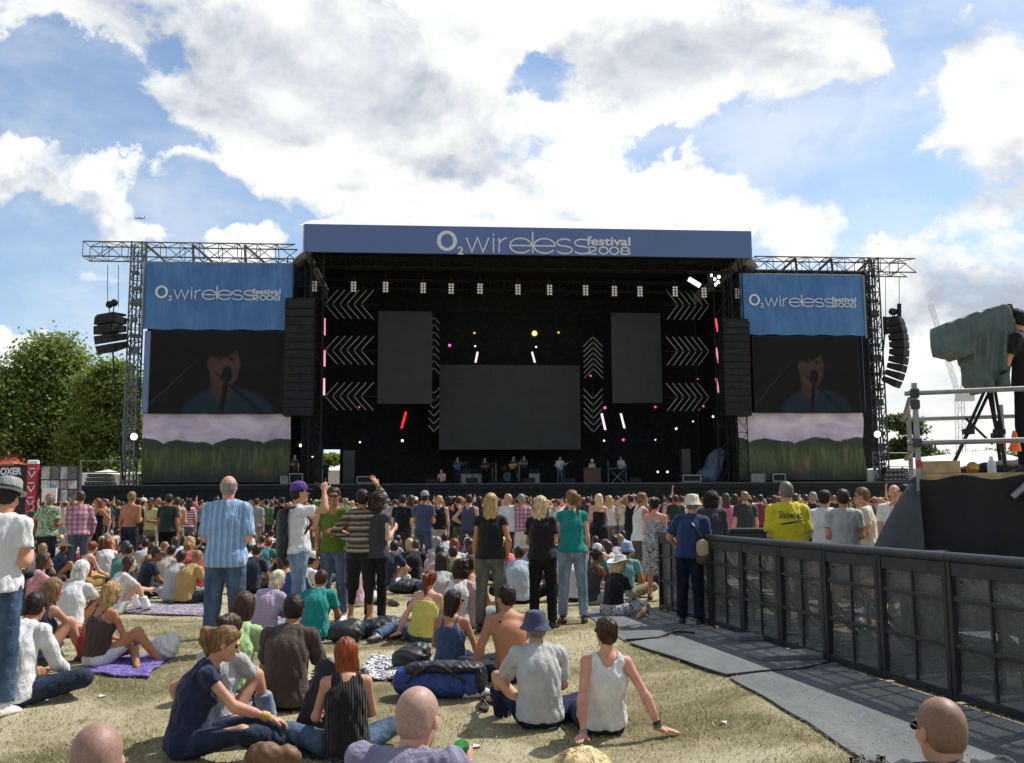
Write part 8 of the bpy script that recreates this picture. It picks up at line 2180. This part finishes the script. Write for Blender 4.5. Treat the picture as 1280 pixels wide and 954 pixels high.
for a in [(60, 20, 'm8', -14, 'lime', 'grey', 'darkdenim', '', 'print', 1.03), (100, 20, 'm3', 30, 'rose', 'brown', 'denim', '', 'plaid', 1.05), (123, 27, 'f3', 160, 'black', 'auburn', 'black'), (131, 27.6, 'm4', 150, 'x', 'brown', 'black'), (163, 22.5, 'm4', -10, 'x', 'sandy', 'darkdenim', '', None, 1.06), (171, 26, 'm1', 0, 'charcoal', 'dark'), (177, 28, 'm6', -40, 'aqua', 'dark', 'denim', 'cream'), (189, 26, 'm9', 170, 'lemon', 'dark', 'khaki'), (210, 23, 'm1', -6, 'darkgreen', 'dark', 'black', '', None, 1.03), (221, 25, 'm4', 10, 'x', 'brown', 'khaki'),
          (236, 29, 'f6', -10, 'white', 'dark', 'denim', '', 'redstripe'), (226, 31, 'm1', 0, 'skyblue', 'brown'), (199, 33, 'm2', 8, 'paleblue', 'brown'), (320, 30, 'm1', -8, 'grey', 'brown', 'khaki'), (333, 33, 'm3', 0, 'green', 'dark'), (345, 34, 'm1', 30, 'white', 'brown'), (503, 23, 'm1', -10, 'black', 'dark', 'charcoal'), (513, 24, 'f1', -14, 'grey', 'brown', 'paledenim'), (530, 21.5, 'm6', -18, 'slate', 'dark', 'denim', 'grey', None, 1.03), (519, 30, 'm6', 0, 'white', 'dark', 'black', 'white'), (549, 25, 'm5', -4, 'black', 'blond', 'beige'), (561, 28, 'f4', -8, 'charcoal', 'dark'), (573, 28, 'm7', 20, 'black', 'brown', 'olive'), (586, 23.5, 'm5', -8, 'slate', 'dark', 'brown'), (599, 28, 'f1', 0, 'navy', 'dark'),
          (636, 22.5, 'm2', 24, 'white', 'blond', 'charcoal'), (652, 22.5, 'm9', 0, 'rose', 'grey', 'white', '', 'plaid'), (747, 26, 'm4', 0, 'x', 'sandy', 'denim'), (749, 23.5, 'f7', 4, 'black', 'fair', 'black'), (735, 30, 'm1', 0, 'charcoal', 'brown'), (762, 28, 'f1', 0, 'white', 'blond', 'khaki'), (772, 28.5, 'f2', 0, 'teal', 'brown', 'black'), (781, 28, 'f6', 0, 'cream', 'sandy', 'paledenim'), (789, 26, 'm7', -10, 'black', 'dark'), (908, 24, 'f1', -10, 'pink', 'brown', 'black'), (919, 26, 'f6', -6, 'red', 'dark', 'denim'), (932, 20.5, 'm1', 0, 'charcoal', 'sandy', 'black', '', None, 1.0), (951, 27, 'm1', -8, 'crimson', 'dark'), (845, 27, 'm2', 0, 'darkgreen', 'brown'), (838, 29, 'f2', 0, 'rose', 'dark'), (995, 25, 'm1', -6, 'charcoal', 'brown'), (1008, 28, 'm2', 0, 'white', 'brown'), (968, 30, 'f1', 0, 'grey', 'brown'), (1018, 22, 'm1', 10, 'navy', 'grey')]:
    put_stand(*a)
# the packed rows in front of the stage
n = 0; rows = [(30.5, 33), (35, 37.5)]
PXR = list(range(36, 1142, 20))
for ri, (d0, d1) in enumerate(rows):
    for px in PXR:
        if n >= 72: break
        if ri and rc.random() < .45: continue
        if ri == 0 and rc.random() < .30: continue
        d = rc.uniform(d0, d1); x = px + rc.uniform(-6, 6); p = at(x, 640, d)
        if px < 105 and d > 40: continue
        if not free(p[0], d, .5): continue
        for t in range(60):
            kind = rc.choice(list(KT)); k = KT[kind]; tc, hc = rc.choice(TC), rc.choice(HC_); hatc = rc.choice(('white', 'cream', 'navy', 'black'))
            l = make_label(k, x, FAR, tc, hc, None, hatc)
            if l not in USED: break
        spread(k, (p[0], d, 0), rc.gauss(0, 22), rc.uniform(.94, 1.04), dict(skin=SK[rc.choice(SKS_)], top=C[tc], hair=HC[hc], bottom=C[rc.choice(BC)], hat=C[hatc], shoes=C['charcoal']), l, 'crowd packed before the stage'); placed.append((p[0], d)); n += 1

# the rows behind them read as one mass of heads: one object
def low_kind(pz, sex, top, bottom, hair):
    s = skeleton(pz, sex); out = [(body_mesh(s, .034, False, .022, top['kind'], bottom.get('kind')), 'skin'), (top_mesh(s, h=.034, amp=0, **top), 'top'), (bottom_mesh(s, h=.034, amp=0, **bottom), 'bot'), (hair_mesh(s, h=.020, **hair), 'hair')]
    return out
LK = [low_kind(N_('down', 'down'), 'm', tee, jn, HR('short')), low_kind(N_('folded', 'front'), 'm', long_, jn, HR('short')), low_kind(N_('front', 'down'), 'f', tee, jn, HR('long', .24)), low_kind(N_('down', 'shade'), 'f', tank, sh, HR('bob', .14)), low_kind(N_('up', 'down'), 'm', tee, jn, HR('short')), low_kind(N_('front', 'front'), 'm', tee, sh, HR('bald'))]
MATS = [mat_plain(f'mass_skin_{i}', SK[k], .6) for i, k in enumerate(('fair', 'tan', 'pink'))] + [mat_plain(f'mass_hair_{i}', HC[k], .5) for i, k in enumerate(('dark', 'brown', 'black', 'blond', 'sandy'))] + [mat_plain(f'mass_cloth_{i}', C[k], .85) for i, k in enumerate(('white', 'grey', 'charcoal', 'black', 'navy', 'skyblue', 'red', 'olive', 'silver', 'brown', 'pink', 'darkdenim'))]
VV, QQ, MI, b_ = [], [], [], 0
LS = [low_kind(S_('cross', 'lap', 'lap', lean=(-4, 8, 20)), 'm', tee, jn, HR('short')), low_kind(S_('kneesup', 'knees', 'knees', lean=(0, 8, 20)), 'f', tee, jn, HR('long', .24)), low_kind(S_('oneL', 'lap', 'knees', lean=(0, 8, 18)), 'm', long_, jn, HR('short')), low_kind(S_('cross', 'lap', 'lap', lean=(-4, 8, 18)), 'f', tank, sh, HR('bob', .14))]
ns = 0
for it in range(3000):
    if ns >= 110: break
    d = rc.uniform(19, 29); x = at(rc.uniform(40, 830), 640, d)[0]
    if not free(x, d, .62): continue
    placed.append((x, d)); ns += 1; R_ = rotz(radians(rc.gauss(0, 30))); sc = rc.uniform(.9, 1.0)
    ci = {'skin': rc.choice((0, 0, 1, 2)), 'hair': rc.choice((3, 3, 4, 4, 5, 6, 7)), 'top': rc.randrange(8, 19), 'bot': rc.choice((11, 12, 19, 10))}
    for (V, Q), role in rc.choice(LS):
        VV.append((V @ R_.T) * sc + np.array([x, d, 0])); QQ.append(Q + b_); MI.append(np.full(len(Q), ci[role])); b_ += len(V)
for d0 in (40, 42.5, 45, 48, 51, 54):
    for px in range(40, 1150, 11):
        if rc.random() < .2: continue
        d = d0 + rc.uniform(-1, 1); x = at(px + rc.uniform(-5, 5), 640, d)[0]; R_ = rotz(radians(rc.gauss(0, 25))); sc = rc.uniform(.94, 1.05)
        if px < 102 and d > YH - 1.5: continue
        ci = {'skin': rc.choice((0, 0, 1, 2)), 'hair': rc.choice((3, 3, 4, 4, 5, 6, 7)), 'top': rc.randrange(8, 19), 'bot': rc.choice((11, 12, 19, 10))}
        for (V, Q), role in rc.choice(LK):
            VV.append((V @ R_.T) * sc + np.array([x, d, 0])); QQ.append(Q + b_); MI.append(np.full(len(Q), ci[role])); b_ += len(V)
me = mesh_np('crowd', np.concatenate(VV), np.concatenate(QQ))
for m in MATS: me.materials.append(m)
me.polygons.foreach_set('material_index', np.concatenate(MI).astype(np.int32))
tag(mesh_obj('crowd', me, None), kind='stuff')

# ------------------------------------------------------------------ the band
def player(px, v, rz, kind_pose, sex, top, bottom, hair, label, z=0.0, sc=1.0, hat=None, skin='fair'):
    u, _ = st(px, 600, v); w = sw(u, v, DECK + z); check_label(label)
    s = skeleton(kind_pose, sex); e = empty('person', w, TH + radians(rz), label, 'person', 'band on the stage'); e.scale = (sc,) * 3
    dress(e, s, sex, top=top, bottom=bottom, hair=hair, shoes='black', hat=hat, skin=skin, h=.018); return e, s
def guitar(e, s, body_col, acoustic, label):
    """held across the belly, neck towards the player's left"""
    c = s.waist + .17 * s.F2[1] + .04 * s.U2 + .06 * s.F2[0]; d = unit(np.array([-.9, .1, .38])); up = unit(np.cross(d, s.F2[1])); f = np.cross(up, d)
    r = empty('guitar', np.array(e.location) + rotz(e.rotation_euler[2]) @ (c * e.scale[0]), e.rotation_euler[2], label, 'guitar'); check_label(label)
    q = 1.15 if acoustic else .95
    pr = [scone(-d * .02 - f * .02, -d * .02 + f * .02, .15 * q, .15 * q, np.stack([d, f, up]), (1, .25, 1)), scone(d * .17 - f * .02, d * .17 + f * .02, .11 * q, .11 * q, np.stack([d, f, up]), (1, .28, 1))]
    v_, q_ = solid(pr, .014, k=.04); mesh_obj('body', mesh_np('guitar_body', v_, q_), mat_plain('guitar_lacquer', body_col, .3), r)
    mb = MB(); mb.bar(d * .25 + f * .03, d * .72 + f * .03, .05, .025); mb.bar(d * .72 + f * .03, d * .86 + f * .01, .07, .02); mb.build('neck', BROWN, r)
    mb = MB(); mb.lathe([(.045, 0), (.045, .006), (.001, .007)], d * .1 + f * .055, 12, np.stack([d, up, f])); mb.build('sound_hole', BLACK, r)
    return r
GP = pose(legs_stand(.07, .03), arms('neck', 'guitar'), lean=(-2, 4, 8), head=(10, 10, 0))
e, s = player(572, 4.0, 172, GP, 'm', T('long', 'slate'), J('darkdenim'), dict(kind='short', col='dark'), 'bass player in slate-blue shirt standing beside the microphone stand'); guitar(e, s, lin('3d6a9a'), False, 'blue electric bass held by the player in slate-blue')
e, s = player(606, 5.0, 180, pose(legs_stand(.07, .02), arms('front', 'front'), lean=(-2, 2, 6), head=(0, 6, 0)), 'm', T('tee', 'charcoal'), J('black'), dict(kind='short', col='auburn'), 'reddish-haired player in charcoal tee behind the amplifiers'); guitar(e, s, lin('3a2a20'), False, 'dark electric guitar held by the reddish-haired player')
e, s = player(642, 3.2, 174, GP, 'm', T('tee', 'navy'), J('black'), dict(kind='short', col='brown'), 'singer in navy tee playing an acoustic guitar at centre stage'); guitar(e, s, lin('b07a3c'), True, 'light wooden acoustic guitar held by the singer')
player(655, 5.6, 180, pose(legs_stand(.07, .0), arms('front', 'front'), lean=(2, 6, 10), head=(0, 10, 0)), 'm', T('tee', 'slate'), J('black'), dict(kind='short', col='dark'), 'drummer in slate-blue behind the drum kit', z=.25, sc=.95)
e, s = player(700, 3.6, 180, GP, 'm', T('long', 'paleblue'), J('denim'), dict(kind='short', col='brown'), 'guitarist in pale blue shirt and jeans left of the organ'); guitar(e, s, lin('9fb4c4'), False, 'pale blue electric guitar held by the guitarist in jeans')
player(740, 6.0, 180, pose(legs_stand(.07, .0), arms('front', 'front'), lean=(4, 12, 22), head=(0, 26, 0)), 'm', T('long', 'silver'), J('black'), dict(kind='short', col='dark'), 'organist in pale shirt and white hat bent over the brown organ', hat=('trilby', 'white'), sc=.95)
player(777, 5.4, 150, pose(legs_stand(.07, .0), arms('front', 'front'), lean=(0, 6, 10), head=(10, 10, 0)), 'm', T('long', 'paleblue'), J('charcoal'), dict(kind='short', col='brown'), 'tall keyboard player in pale blue shirt', sc=1.06)
player(553, 1.8, 160, pose(legs_sit('cross'), arms('lap', 'lap'), lean=(0, 8, 16)), 'm', T('tee', 'rose'), J('black'), dict(kind='short', col='sandy'), 'helper in pink tee sitting on the stage floor beside the monitors')
player(407, 9.5, 150, pose(legs_stand(.07, .0), arms('down', 'front'), lean=(-2, 2, 6)), 'm', T('tee', 'slate'), J('darkdenim'), dict(kind='short', col='brown'), 'crew member standing at the stage side opening')
player(368, .7, 190, pose(legs_stand(.07, .0), arms('down', 'front'), lean=(-2, 6, 10)), 'm', T('tee', 'charcoal'), J('darkdenim'), dict(kind='short', col='dark'), 'crew member in dark clothes behind the pale-edged case')
for px, v, lab in ((597, 5.4, 'black amplifier beside the reddish-haired player'), (583, 5.2, 'black amplifier behind the bass player'), (668, 5.2, 'black amplifier right of the drum kit')):
    u, _ = st(px, 600, v); e = sempty('amplifier', u, v, DECK, lab, 'amplifier'); mb = MB(); mb.box((-.38, 0, 0), (.38, .35, .78)); mb.box((-.34, .02, .79), (.34, .3, 1.02)); mb.build('cabinet', BLACKM, e, bevel=.02); mb = MB(); mb.box((-.34, -.02, .06), (.34, -.004, .72)); mb.build('grille', GREYP, e)
print('PEOPLE', len([o for o in bpy.data.objects if o.name.startswith('person')]))
